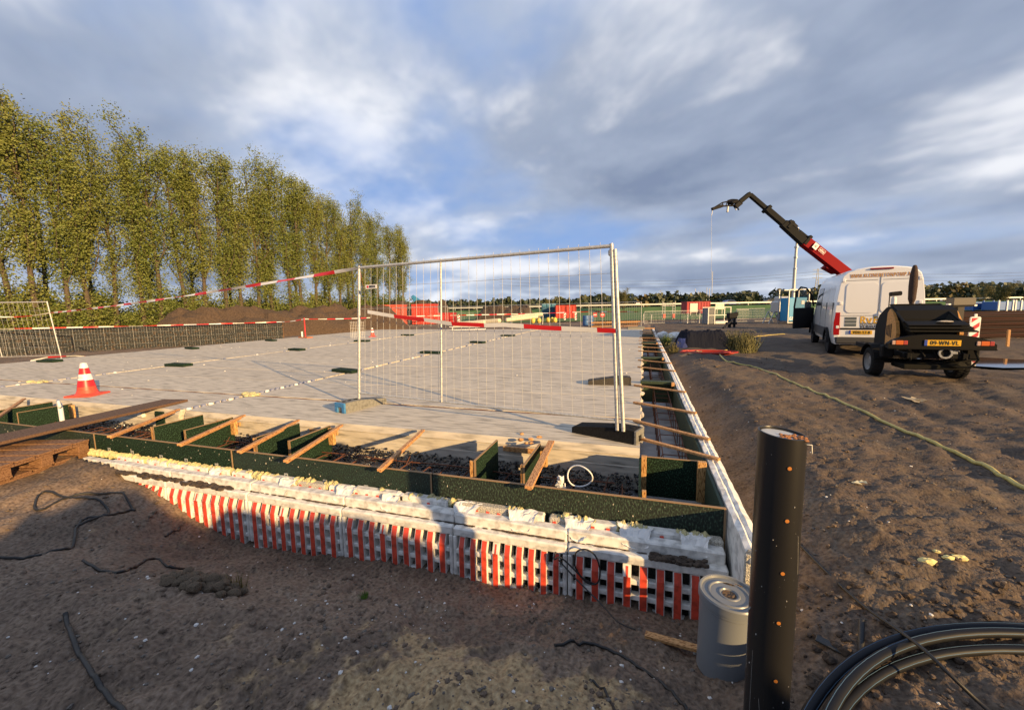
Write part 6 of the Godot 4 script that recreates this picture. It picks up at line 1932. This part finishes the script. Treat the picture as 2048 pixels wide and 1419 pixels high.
	var beams := [[905, 31.0, 970, 30.5, 0.16], [915, 33.5, 1000, 32.0, 0.22], [1010, 37.0, 1075, 38.0, 0.36], [1020, 39.0, 1085, 39.5, 0.55]]
	i = 0
	for b in beams:
		m = Mesher.new()
		m.bar(at(b[0], b[1], -0.3 + b[4] + 0.25), at(b[2], b[3], -0.3 + b[4] + 0.5), 0.5, 0.34, 0.08)
		one("insulation_beam", m, cream, ["long cream insulation beam lying past the floor edge", "cream insulation beam lying behind another one", "cream insulation beam near the yellow bags", "raised cream insulation beam behind the yellow bags"][i], "insulation", "insulation beams")
		i += 1
	for q in [[1066, 37.0], [1078, 37.5], [1096, 38.0], [1104, 38.5], [1110, 38.0]]:
		m = Mesher.new(); m.lump(at(q[0], q[1], 0.2), Vector3(0.2, 0.26, 0.2), int(q[0]), 0.3, 6, 8)
		one("yellow_bag", m, mat(lin(0.65, 0.50, 0.10), 0.7), "bulging yellow bag standing past the end of the floor", "bag", "yellow bags")
	m = Mesher.new()
	var bp := gp(905, 662, 0.0)
	for x in [0.0, 1.6]: m.bar(bp + Vector3(x, 0, 0), bp + Vector3(x, 0.25, 0), 0.05, 0.05)
	m.bar(bp + Vector3(-0.2, 0.27, 0), bp + Vector3(1.9, 0.27, 0.1), 0.09, 0.05); m.bar(bp + Vector3(0.2, 0.10, 0.3), bp + Vector3(2.3, 0.14, 0.2), 0.1, 0.06)
	one("low_trestle", m, M.eps, "low white trestle standing at the far end of the floor", "trestle")
	# grey kerb block at the slab end
	m = Mesher.new(); m.box(gp(1272, 656, 0.05), Vector3(1.0, 0.16, 0.12), fx, 0.01); one("kerb_block", m, M.footgrey, "dark grey concrete kerb lying at the far floor end", "kerb")
	# timber, rebar and boards lying on the far ground
	for k in 9:
		m = Mesher.new()
		var y := -0.25 + 0.10 * (k % 4)
		m.bar(at(1182 + (k % 3) * 4.0, 33.0 + k * 0.35, y), at(1276 + (k % 2) * 5.0, 32.6 + k * 0.35, y + 0.02), 0.14, 0.08, 0.01)
		one("timber_beam", m, M.oldwood if k % 3 else M.wood, "weathered timber beam stacked behind the fence at the floor end", "timber", "timbers behind the far fence")
	for q in [[1181, 640, 0.5], [1172, 641, 0.4]]:
		m = Mesher.new(); m.lathe([Vector2(0.0, 0.9), Vector2(0.27, 0.9), Vector2(0.29, 0.6), Vector2(0.27, 0.45), Vector2(0.29, 0.3), Vector2(0.27, 0.0)], 14, Transform3D(Basis.IDENTITY, at(q[0], 36.0)))
		one("drum", m, mat(lin(0.04, 0.12, 0.32), 0.5), "blue plastic drum behind the far fence", "drum", "blue drums")
	for q in [[1190, 0], [1205, 1]]:
		var o := thing("road_sign", ["red sign with white bar behind the far fence", "round red sign behind the far fence"][q[1]], "sign", at(q[0], 41.0), deg_to_rad(YAW))
		m = Mesher.new(); m.tube([Vector3(0, 0, 0), Vector3(0, 1.1, 0)], 0.03, 6); obj("post", m, M.zinc, o)
		m = Mesher.new()
		if q[1] == 0: m.box(Vector3(0, 0.85, 0.04), Vector3(0.42, 0.42, 0.02), Basis.IDENTITY, 0.01)
		else: m.lathe([Vector2(0.0, 0.02), Vector2(0.25, 0.02), Vector2(0.25, 0.0)], 18, Transform3D(Basis(Vector3(1, 0, 0), PI / 2), Vector3(0, 0.82, 0.04)))
		obj("face", m, mat(lin(0.45, 0.03, 0.03), 0.5), o)
		m = Mesher.new(); m.box(Vector3(0, 0.85, 0.066), Vector3(0.3, 0.09, 0.01)); obj("white_bar", m, M.white, o)
	# scaffold gate
	var ga := thing("scaffold_frame", "aluminium scaffold frame standing at the edge of the meadow", "scaffold", at(1338, 47.0), deg_to_rad(YAW))
	m = Mesher.new()
	for s in [-1, 1]:
		for t in [0.72, 0.45]: m.tube([Vector3(s * t, 0, 0), Vector3(s * t, 2.15 if t > 0.5 else 1.9, 0)], 0.035, 6)
		for k in 6: m.tube([Vector3(s * 0.72, 0.3 + k * 0.33, 0), Vector3(s * 0.45, 0.3 + k * 0.33, 0)], 0.02, 5)
	for y in [1.6, 1.9]: m.tube([Vector3(-0.72, y, 0), Vector3(0.72, y, 0)], 0.03, 6)
	for k in 5: m.tube([Vector3(-0.7 + k * 0.28, 1.6, 0), Vector3(-0.56 + k * 0.28, 1.9, 0)], 0.02, 5)
	obj("frame", m, M.zinc, ga)
	for s in [-1, 1]:
		m = Mesher.new(); m.box(Vector3(s * 0.55, 0.45, 0.1), Vector3(0.3, 0.5, 0.05), Basis.IDENTITY, 0.1); obj("red_panel", m, mat(lin(0.5, 0.08, 0.05), 0.5), ga)
	# red lorry box with a white board before it
	container("lorry_body", "red covered lorry body standing in the meadow edge", 1391, 70.0, 3.9, 2.1, 2.4, lin(0.40, 0.012, 0.025), "lorry", false, -0.2)
	m = Mesher.new(); m.box(at(1388, 60.0, 0.95), Vector3(1.15, 1.3, 0.06), fx, 0.02); m.bar(at(1382, 60.0, -0.3), at(1382, 60.0, 0.4), 0.08, 0.08); m.bar(at(1394, 60.0, -0.3), at(1394, 60.0, 0.4), 0.08, 0.08)
	one("notice_board", m, mat(lin(0.62, 0.60, 0.54), 0.7), "blank white board in front of the red lorry body", "board")
	m = Mesher.new(); m.box(at(1440, 66.0, 1.25), Vector3(1.4, 0.5, 0.08), fx); m.box(at(1440, 66.0, 0.78), Vector3(1.4, 0.45, 0.08), fx, 0.02); m.bar(at(1435, 66.0, -0.3), at(1435, 66.0, 1.4), 0.1, 0.1); m.bar(at(1445, 66.0, -0.3), at(1445, 66.0, 1.4), 0.1, 0.1)
	one("notice_board", m, mat(lin(0.66, 0.62, 0.52), 0.7), "pale hoarding on two posts above the wire cage", "board")
	# wire cage and stand
	var cg := thing("wire_cage", "grey wire cage with a white base beyond the tarpaulin heap", "cage", at(1434, 35.0), deg_to_rad(YAW))
	m = Mesher.new()
	for x in [-0.95, -0.4, 0.95]:
		for z in [-0.5, 0.5]: m.bar(Vector3(x, 0, z), Vector3(x, 1.45, z), 0.06, 0.06)
	for y in [0.75, 1.42]:
		for z in [-0.5, 0.5]: m.bar(Vector3(-0.95, y, z), Vector3(0.95, y, z), 0.05, 0.05)
	for k in 12: m.tube([Vector3(-0.95 + k * 0.05, 0.05, 0.5), Vector3(-0.95 + k * 0.05, 1.4, 0.5)], 0.012, 4)
	obj("frame", m, M.zinc, cg)
	m = Mesher.new(); m.box(Vector3(-0.68, 0.7, 0), Vector3(0.5, 1.35, 0.9)); obj("side_sheet", m, mat(lin(0.20, 0.21, 0.22), 0.6), cg)
	m = Mesher.new(); m.box(Vector3(0.3, 0.12, 0), Vector3(1.2, 0.22, 0.9), Basis.IDENTITY, 0.02); obj("base", m, M.eps, cg)
	# black coupling head on a stand
	var bh := thing("pump_stand", "black pump coupling on a stand beside the wire cage", "pump", at(1465, 29.0), deg_to_rad(YAW))
	m = Mesher.new(); m.box(Vector3(0, 0.85, 0), Vector3(0.62, 0.4, 0.4), Basis.IDENTITY, 0.05); m.box(Vector3(-0.34, 0.65, 0), Vector3(0.3, 0.12, 0.2), Basis.IDENTITY, 0.03); m.box(Vector3(0.3, 0.95, 0), Vector3(0.2, 0.3, 0.3), Basis.IDENTITY, 0.05); obj("head", m, M.black, bh)
	m = Mesher.new(); m.bar(Vector3(-0.15, -0.05, 0), Vector3(-0.15, 0.8, 0), 0.16, 0.16); m.bar(Vector3(0.2, 0.0, 0), Vector3(0.2, 0.7, 0), 0.12, 0.12); m.box(Vector3(-0.02, 0.3, 0.0), Vector3(0.75, 0.16, 0.3), Basis.IDENTITY, 0.04); obj("stand", m, M.black, bh)
	# stakes and pale posts about the far ground
	for q in [[1287, 39, 0.9], [1303, 40, 0.8], [1376, 37, 1.0], [1400, 37, 1.0], [1238, 55, 1.2], [1020, 42, 0.7], [1085, 41, 0.9]]:
		m = Mesher.new(); m.bar(at(q[0], q[1], -0.4), at(q[0] + 1.0, q[1], -0.3 + q[2]), 0.07, 0.05)
		one("stake", m, M.eps, "pale stake standing in the far soil", "stake", "pale stakes")
	# cars on the road
	car("blue car driving on the raised road", at(1462, 111.0, 1.06), lin(0.02, 0.07, 0.30))
	car("dark car driving on the raised road", at(1544, 111.0, 1.06), lin(0.02, 0.022, 0.025))
	# pylons, masts and power lines
	var py := [[1632, 420.0, 36.0, "tall lattice power pylon behind the van"], [1931, 640.0, 28.0, "distant lattice power pylon above the trailer"], [1000, 900.0, 34.0, "very distant lattice power pylon behind the site fence"], [1321, 760.0, 30.0, "distant power pylon over the far wood"]]
	var tops: Array = []
	for p in py:
		var h: float = p[2]
		var o := thing("power_pylon", p[3], "pylon", at(p[0], p[1], 0.0), deg_to_rad(YAW))
		var pm := mat(lin(0.30, 0.32, 0.34), 0.7)
		m = Mesher.new()
		for s in [-1, 1]:
			m.bar(Vector3(s * h * 0.09, 0, 0), Vector3(s * h * 0.028, h * 0.72, 0), 0.5, 0.5); m.bar(Vector3(s * h * 0.028, h * 0.72, 0), Vector3(s * h * 0.012, h, 0), 0.4, 0.4)
		for k in 8:
			var y0 := h * 0.72 * k / 8.0; var y1 := h * 0.72 * (k + 1) / 8.0
			var x0 := lerpf(h * 0.09, h * 0.028, k / 8.0); var x1 := lerpf(h * 0.09, h * 0.028, (k + 1) / 8.0)
			m.bar(Vector3(-x0, y0, 0), Vector3(x1, y1, 0), 0.22, 0.22); m.bar(Vector3(x0, y0, 0), Vector3(-x1, y1, 0), 0.22, 0.22)
		obj("tower", m, pm, o)
		for k in 3:
			m = Mesher.new(); m.bar(Vector3(-h * 0.14, h * (0.74 + k * 0.11), 0), Vector3(h * 0.14, h * (0.74 + k * 0.11), 0), 0.4, 0.4); obj("cross_arm", m, pm, o)
	for q in [[-8.0, 30.0], [8.0, 26.5], [0.0, 33.0]]:
		var pts: Array = []
		var a := at(1632, 420.0, q[1]); var b := at(2300, 400.0, q[1]); var c := at(1000, 440.0, q[1])
		for k in 17: pts.append(c.lerp(a, k / 16.0) - Vector3(0, 6.0 * 4.0 * (k / 16.0) * (1.0 - k / 16.0), 0))
		for k in range(1, 17): pts.append(a.lerp(b, k / 16.0) - Vector3(0, 6.0 * 4.0 * (k / 16.0) * (1.0 - k / 16.0), 0))
		m = Mesher.new(); m.tube(pts, 0.10, 4)
		one("power_line", m, mat(lin(0.10, 0.11, 0.12), 0.7), "thin power line strung between the distant pylons", "power line", "power lines")
	for q in [[1390, 8.0], [1396, 7.0], [1413, 8.5], [1418, 8.0], [1423, 15.0]]:
		m = Mesher.new(); m.tube([at(q[0], 170.0, 0.0), at(q[0], 170.0, q[1])], 0.12, 5)
		one("mast", m, M.zinc, "tall thin mast rising from the far wood" if q[1] > 10.0 else "short thin pole rising before the far wood", "mast", "" if q[1] > 10.0 else "thin far poles")

func car(label: String, p: Vector3, col: Color) -> void:
	var o := thing("car", label, "car", p, deg_to_rad(YAW), "cars on the raised road")
	var m := Mesher.new()
	var poly := PackedVector2Array([Vector2(-2.15, 0.30), Vector2(2.15, 0.30), Vector2(2.2, 0.62), Vector2(2.05, 0.78), Vector2(1.05, 0.92), Vector2(0.45, 1.36), Vector2(-0.4, 1.46), Vector2(-1.45, 1.38), Vector2(-2.05, 0.95), Vector2(-2.2, 0.7)])
	m.prism(poly, 1.7, Transform3D(Basis.IDENTITY, Vector3(0, 0, 0.85))); obj("body", m, mat(col, 0.3), o)
	m = Mesher.new(); m.prism(PackedVector2Array([Vector2(-1.35, 0.92), Vector2(0.85, 0.94), Vector2(0.38, 1.29), Vector2(-0.4, 1.38), Vector2(-1.2, 1.30)]), 0.02, Transform3D(Basis.IDENTITY, Vector3(0, 0, 0.862))); obj("side_window", m, M.glass, o)
	for x in [-1.35, 1.35]:
		m = Mesher.new(); m.lathe([Vector2(0.0, -0.1), Vector2(0.32, -0.1), Vector2(0.33, 0.1), Vector2(0.0, 0.1)], 14, Transform3D(Basis(Vector3(1, 0, 0), PI / 2), Vector3(x, 0.33, 0.78))); obj("wheel", m, M.rubber, o)

func build_foreground() -> void:
	# perforated black pipe
	var px := 0.485; var pz := -1.64
	var o := thing("black_pipe", "upright black plastic pipe with a row of orange lit holes", "pipe", Vector3(px, -0.55, pz))
	var top := 0.90 + 0.55
	var m := Mesher.new()
	var xs := Transform3D(Basis.IDENTITY, Vector3.ZERO)
	m.lathe([Vector2(0.075, 0.0), Vector2(0.075, top - 0.002), Vector2(0.0735, top), Vector2(0.0695, top), Vector2(0.069, top - 0.002), Vector2(0.069, top - 0.2)], 48)
	# the top is sawn a little askew
	for q in m.v.size():
		if m.v[q].y > top - 0.01: m.v[q].y += -0.10 * m.v[q].x - 0.02 * m.v[q].z
	obj("shell", m, M.blackgloss, o)
	# dried splashes and scratches on the plastic
	m = Mesher.new()
	for k in 150:
		var an := rng.randf() * TAU
		var fs := 0.0006 + 0.0030 * pow(rng.randf(), 3.5)
		m.lump(Vector3(cos(an) * 0.0751, rng.randf_range(0.2, top - 0.04), sin(an) * 0.0751), Vector3(fs, fs * 1.4, fs), 6000 + k, 0.5, 3, 5)
	for k in 9:
		var an := rng.randf() * TAU
		var y0 := rng.randf_range(0.2, top - 0.4)
		var sc: Array = []
		for j in 6: sc.append(Vector3(cos(an + j * 0.02 * (k % 3)) * 0.0751, y0 + j * 0.03 * (1 + k % 2), sin(an + j * 0.02 * (k % 3)) * 0.0751))
		m.tube(sc, 0.0006, 4)
	obj("splashes", m, mat(lin(0.30, 0.29, 0.27), 0.9), o)
	var toc := atan2(-px, -pz)          # towards the camera, about y
	var hv := [937, 1042, 1147, 1246, 1362]
	var hu := [1580, 1575, 1566, 1558, 1552]
	for k in 5:
		var d := ray(hu[k], hv[k])
		# where the sight line meets the pipe
		var a := d.x * d.x + d.z * d.z
		var b := -2.0 * (d.x * px + d.z * pz)
		var c := px * px + pz * pz - 0.075 * 0.075
		var t := (-b - sqrt(maxf(0.0, b * b - 4.0 * a * c))) / (2.0 * a)
		var p := Vector3(0, HC, 0) + d * t
		var n := Vector3(p.x - px, 0, p.z - pz).normalized()
		var side := Vector3.UP.cross(n).normalized()
		var xf := Transform3D(Basis(side, n, side.cross(n)), Vector3(p.x - px, p.y + 0.55, p.z - pz))
		m = Mesher.new(); m.lathe([Vector2(0.0098, -0.002), Vector2(0.0095, 0.0008), Vector2(0.0074, 0.0010), Vector2(0.0066, -0.001)], 18, xf); obj("hole_rim", m, M.black, o)
		m = Mesher.new(); m.lathe([Vector2(0.0068, 0.0003), Vector2(0.003, 0.0005), Vector2(0.0, 0.0005)], 14, xf); obj("hole", m, mat(lin(0.42, 0.15, 0.02), 0.7), o)
	m = Mesher.new(); m.lathe([Vector2(0.0655, 0.0), Vector2(0.0655, top - 0.05)], 30); obj("lining", m, mat(lin(0.75, 0.30, 0.05), 0.7), o)
	m = Mesher.new(); m.lathe([Vector2(0.0, 0.004), Vector2(0.066, 0.004), Vector2(0.066, -0.004)], 30, Transform3D(Basis(Vector3.BACK, -0.10), Vector3(0, top - 0.012, 0))); obj("end_cap", m, mat(lin(0.42, 0.45, 0.48), 0.45), o)
	m = Mesher.new()
	for k in 26: m.lump(Vector3(rng.randf_range(-0.01, 0.06), top - 0.010 + rng.randf_range(0, 0.005), rng.randf_range(0.0, 0.05)), Vector3(0.008, 0.004, 0.007) * rng.randf_range(0.5, 1.4), 2000 + k, 0.6, 4, 6)
	obj("debris", m, mat(lin(0.45, 0.24, 0.10), 0.8, T.rust, null, Vector3(30, 30, 30)), o)
	m = Mesher.new(); m.tube([Vector3(0.06, top - 0.03, 0.03), Vector3(0.082, top - 0.03, 0.03), Vector3(0.084, top - 0.06, 0.03)], 0.0025, 6); obj("wire_clip", m, M.zinc, o)
	# bucket
	var bu := thing("bucket", "grey plastic bucket with ribbed lid in front of the barrier", "bucket", Vector3(0.435, -0.575, -2.2))
	var gm := mat(lin(0.17, 0.185, 0.20), 0.34)
	m = Mesher.new(); m.lathe([Vector2(0.0, 0.0), Vector2(0.118, 0.0), Vector2(0.124, 0.008), Vector2(0.134, 0.38), Vector2(0.139, 0.385), Vector2(0.139, 0.42)], 40); obj("body", m, gm, bu)
	m = Mesher.new(); m.lathe([Vector2(0.139, 0.40), Vector2(0.146, 0.405), Vector2(0.147, 0.442), Vector2(0.142, 0.45), Vector2(0.134, 0.448), Vector2(0.130, 0.436), Vector2(0.103, 0.436), Vector2(0.099, 0.442), Vector2(0.093, 0.442), Vector2(0.089, 0.436), Vector2(0.052, 0.436), Vector2(0.048, 0.441), Vector2(0.042, 0.441), Vector2(0.038, 0.434), Vector2(0.0, 0.434)], 48)
	obj("lid", m, gm, bu)
	m = Mesher.new(); m.lathe([Vector2(0.034, 0.4355), Vector2(0.0, 0.4365)], 20); m.lump(Vector3(0.03, 0.437, -0.09), Vector3(0.05, 0.003, 0.012), 3, 0.4); obj("dirt", m, M.mound, bu)
	bu.rotation.z = -0.05
	# piece of timber beside it
	m = Mesher.new(); m.bar(Vector3(0.05, -0.60, -2.36), Vector3(0.42, -0.575, -2.30), 0.045, 0.02, 0.002)
	one("wood_offcut", m, M.wood, "thin wooden offcut lying on the soil by the grey bucket", "wood")
	# coil of black tube with pale blue stripes
	var co := thing("pipe_coil", "coil of black plastic water pipe with thin blue stripes", "pipe coil", Vector3(2.21, -0.30, -0.63))
	var stripe := mat(lin(0.05, 0.11, 0.18), 0.6)
	for k in 3:
		var R: float = [1.92, 1.872, 1.82, 1.70][k]
		var yy: float = [0.022, 0.06, 0.024, 0.03][k]
		var cx: float = [0.0, 0.03, 0.0, 0.05][k]
		m = Mesher.new()
		var s2 := Mesher.new()
		var pts: Array = []; var sa: Array = []; var sb: Array = []
		for j in 120:
			var t := TAU * j / 120.0
			var rr := R + 0.02 * sin(t * 3.0 + k)
			var p := Vector3(cx + cos(t) * rr, yy + 0.02 * sin(t * 2.0 + k * 1.3), sin(t) * rr)
			pts.append(p)
			var rad := Vector3(cos(t), 0, sin(t))
			sa.append(p + (rad * 0.35 + Vector3(0, 0.94, 0)).normalized() * 0.0217)
			sb.append(p + (rad * -0.9 + Vector3(0, 0.45, 0)).normalized() * 0.0217)
		m.tube(pts, 0.0225, 10, false, true)
		var tm := mat(lin(0.010, 0.011, 0.014), 0.5); tm.metallic_specular = 0.3
		var turn := obj("turn", m, tm, co)
		s2.tube(sa, 0.0017, 5, false, true); s2.tube(sb, 0.0017, 5, false, true)
		obj("stripe", s2, stripe, turn)
	# black rope crossing the coil, and the short tube end beside it
	cable_free("black rope running from the foam upstand over the pipe coil", [gp(1592, 1080, -0.3), gp(1640, 1130, -0.29), gp(1720, 1205, -0.28), gp(1800, 1262, -0.24), gp(1850, 1300, -0.19), gp(1900, 1348, -0.2), gp(1960, 1405, -0.26), gp(2010, 1450, -0.28)], 0.008)
	m = Mesher.new(); m.tube([gp(1722, 1310, -0.33), gp(1724, 1240, -0.27)], 0.013, 8)
	one("tube_end", m, M.cable, "short black tube end sticking up beside the pipe coil", "tube")
	cable("black cable trailing over the soil toward the grey bucket", [[1110, 1290], [1140, 1280], [1180, 1285], [1230, 1305], [1280, 1335], [1330, 1372], [1370, 1410], [1390, 1440]], 0.008)
	cable("thin black wire over the sand by the bottom edge", [[1180, 1358], [1205, 1375], [1222, 1405], [1235, 1440]], 0.006)
	# cable hung over the barrier
	var hc: Array = []
	for q in [[1112, 1103, -2.66], [1108, 1118, -2.62], [1122, 1115, -2.6], [1150, 1140, -2.6], [1175, 1165, -2.61], [1195, 1165, -2.62], [1200, 1140, -2.62], [1190, 1110, -2.62], [1170, 1098, -2.62], [1152, 1105, -2.62], [1150, 1130, -2.61], [1165, 1155, -2.61], [1192, 1168, -2.62]]: hc.append(gz(q[0], q[1], q[2]))
	m = Mesher.new(); m.tube(smooth_path(hc, 6), 0.0055, 7)
	m.tube(smooth_path([gz(1116, 1118, -2.6), gz(1150, 1155, -2.55), gz(1200, 1205, -2.45), gz(1235, 1242, -2.30), gz(1270, 1258, -2.22)], 6), 0.005, 7)
	one("cable", m, M.cable, "thin black cable looped over the top of a striped barrier block", "cable")
	# foam lumps on the soil
	for q in [[1852, 1155, 0.035, 0], [1895, 1150, 0.022, 1], [1915, 1150, 0.03, 2], [1870, 1142, 0.015, 3]]:
		var p := gp(q[0], q[1], -0.3); p.y = ground_y(p.x, p.z) + 0.008
		m = Mesher.new(); m.lump(p, Vector3(q[2] * 1.3, q[2] * 0.55, q[2] * 0.8), 50 + q[3], 0.6, 7, 9)
		one("foam_lump", m, mat(lin(0.66, 0.58, 0.26), 0.8), "lump of hardened pale yellow foam on the soil", "foam", "foam lumps on the soil")
	# plastic rag, dropped tape, tile shard, cloth
	for q in [[1718, 992, 0.075, "torn scrap of pale plastic film on the soil bank"], [1830, 798, 0.22, "torn beige cloth strip flat on the track behind the hose"], [1232, 1130, 0.0, ""]]:
		if q[2] == 0.0: continue
		m = Mesher.new()
		var p := gp(q[0], q[1], -0.25); p.y = ground_y(p.x, p.z)
		for k in 5:
			var a := rng.randf() * TAU
			var b: Vector3 = p + Vector3(cos(a), 0, sin(a)) * q[2] * rng.randf_range(0.4, 1.0)
			var sd: Vector3 = Vector3(-sin(a), 0, cos(a)) * q[2] * 0.3
			m.quad(p - sd + Vector3(0, 0.012, 0), b - sd * 0.4 + Vector3(0, 0.01 + rng.randf() * 0.03, 0), b + sd * 0.5 + Vector3(0, 0.02, 0), p + sd + Vector3(0, 0.03, 0))
		one("plastic_rag", m, mat(lin(0.52, 0.50, 0.36), 0.6) if q[2] < 0.1 else mat(lin(0.45, 0.36, 0.22), 0.8), q[3], "scrap")
	m = Mesher.new(); var tp := gp(1660, 1280, -0.3); tp.y = ground_y(tp.x, tp.z) + 0.012
	m.box(tp, Vector3(0.11, 0.008, 0.05), Basis(Vector3.UP, -0.5) * Basis(Vector3.BACK, -0.06), 0.002)
	one("tile_shard", m, mat(lin(0.10, 0.105, 0.105), 0.6, T.speck, null, Vector3(16, 16, 16)), "broken speckled grey board piece on the soil by the pipe coil", "shard")

func cable_free(label: String, pts: Array, r: float) -> void:
	var m := Mesher.new()
	m.tube(smooth_path(pts, 6), r, 8)
	one("rope", m, M.cable, label, "rope")

func build_details() -> void:
	# clods and stones on the near soil
	var kinds: Array = []
	for k in 3:
		var s := Mesher.new(); s.lump(Vector3.ZERO, Vector3.ONE, 70 + k, 0.8, 5, 7)
		kinds.append(s)
	var sets := [["soil_clods", "loose clods of dark soil scattered over the ground", "soil", mat(lin(0.19, 0.145, 0.11), 0.95, T.soil, null, Vector3(6, 6, 6)), 4200, 0.003, 0.016], ["pebbles", "small grey and brown pebbles on the soil", "pebbles", mat(lin(0.20, 0.17, 0.14), 0.8, T.fine, null, Vector3(6, 6, 6)), 2600, 0.003, 0.011], ["foam_crumbs", "white insulation crumbs scattered on the soil", "litter", mat(lin(0.66, 0.64, 0.60), 0.8), 480, 0.003, 0.010]]
	var idx := 0
	for q in sets:
		var mm := MultiMesh.new(); mm.transform_format = MultiMesh.TRANSFORM_3D
		mm.mesh = kinds[idx].mesh(q[3])
		var xs: Array = []
		while xs.size() < q[4]:
			var a := rng.randf_range(-1.30, 0.78)
			var r := 0.9 + pow(rng.randf(), 1.6) * (14.0 if idx < 2 else 9.0)
			var x := r * sin(a); var z := -r * cos(a)
			if z < -2.62 and x < 0.72: continue
			# crumbs gather below the barrier
			if idx == 2 and not (z > -2.62 and x < 0.6 and x > -4.5) and rng.randf() < 0.6: continue
			var clump := nz.get_noise_2d(x * 1.3 + 200.0, z * 1.3)
			if idx < 2 and clump < rng.randf_range(-0.5, 0.35): continue
			var y := ground_y(x, z)
			if y < -1.0: continue
			var s: float = lerpf(q[5], q[6], pow(rng.randf(), 3.0)) * (1.0 + r * 0.06)
			if idx == 0 and x > 0.9 and rng.randf() < 0.03: s *= 1.8
			xs.append(Transform3D(Basis.from_euler(Vector3(rng.randf() * 6, rng.randf() * 6, rng.randf() * 6)).scaled(Vector3(s, s * 0.65, s)), Vector3(x, y + s * 0.15, z)))
		mm.instance_count = xs.size()
		for k in xs.size(): mm.set_instance_transform(k, xs[k])
		var mi := MultiMeshInstance3D.new(); mi.multimesh = mm; mi.name = q[0]
		add_child(mi); tag(mi, q[1], q[2], "", "stuff")
		idx += 1
	# bigger clods thrown up round the pipe coil
	var bc := Mesher.new()
	for k in 170:
		var p := gp(rng.randf_range(1600, 2040), rng.randf_range(1150, 1345), -0.3)
		bc.lump(Vector3(p.x, ground_y(p.x, p.z) + 0.004, p.z), Vector3(0.024, 0.015, 0.020) * (0.35 + 1.1 * pow(rng.randf(), 2.5)), 4000 + k, 0.7, 4, 7)
	var bo := obj("soil_clods_large", bc, M.heap); tag(bo, "bigger dark soil clods lying round the pipe coil", "soil", "", "stuff")
	# soil hump with a turf of roots
	var m := Mesher.new()
	for k in 120:
		var p := gp(405 + rng.randfn() * 32.0, 1182 + rng.randfn() * 10.0, -0.55)
		m.lump(Vector3(p.x, ground_y(p.x, p.z) + rng.randf_range(-0.01, 0.04), p.z), Vector3(0.06, 0.035, 0.05) * rng.randf_range(0.4, 1.1), 3000 + k, 0.6, 4, 6)
	var o := obj("turf_clods", m, mat(lin(0.15, 0.115, 0.078), 0.95, T.soil, T.bsoil, Vector3(3, 3, 3), 1.0)); tag(o, "clump of dark turf clods on the soil before the barrier", "soil", "", "stuff")
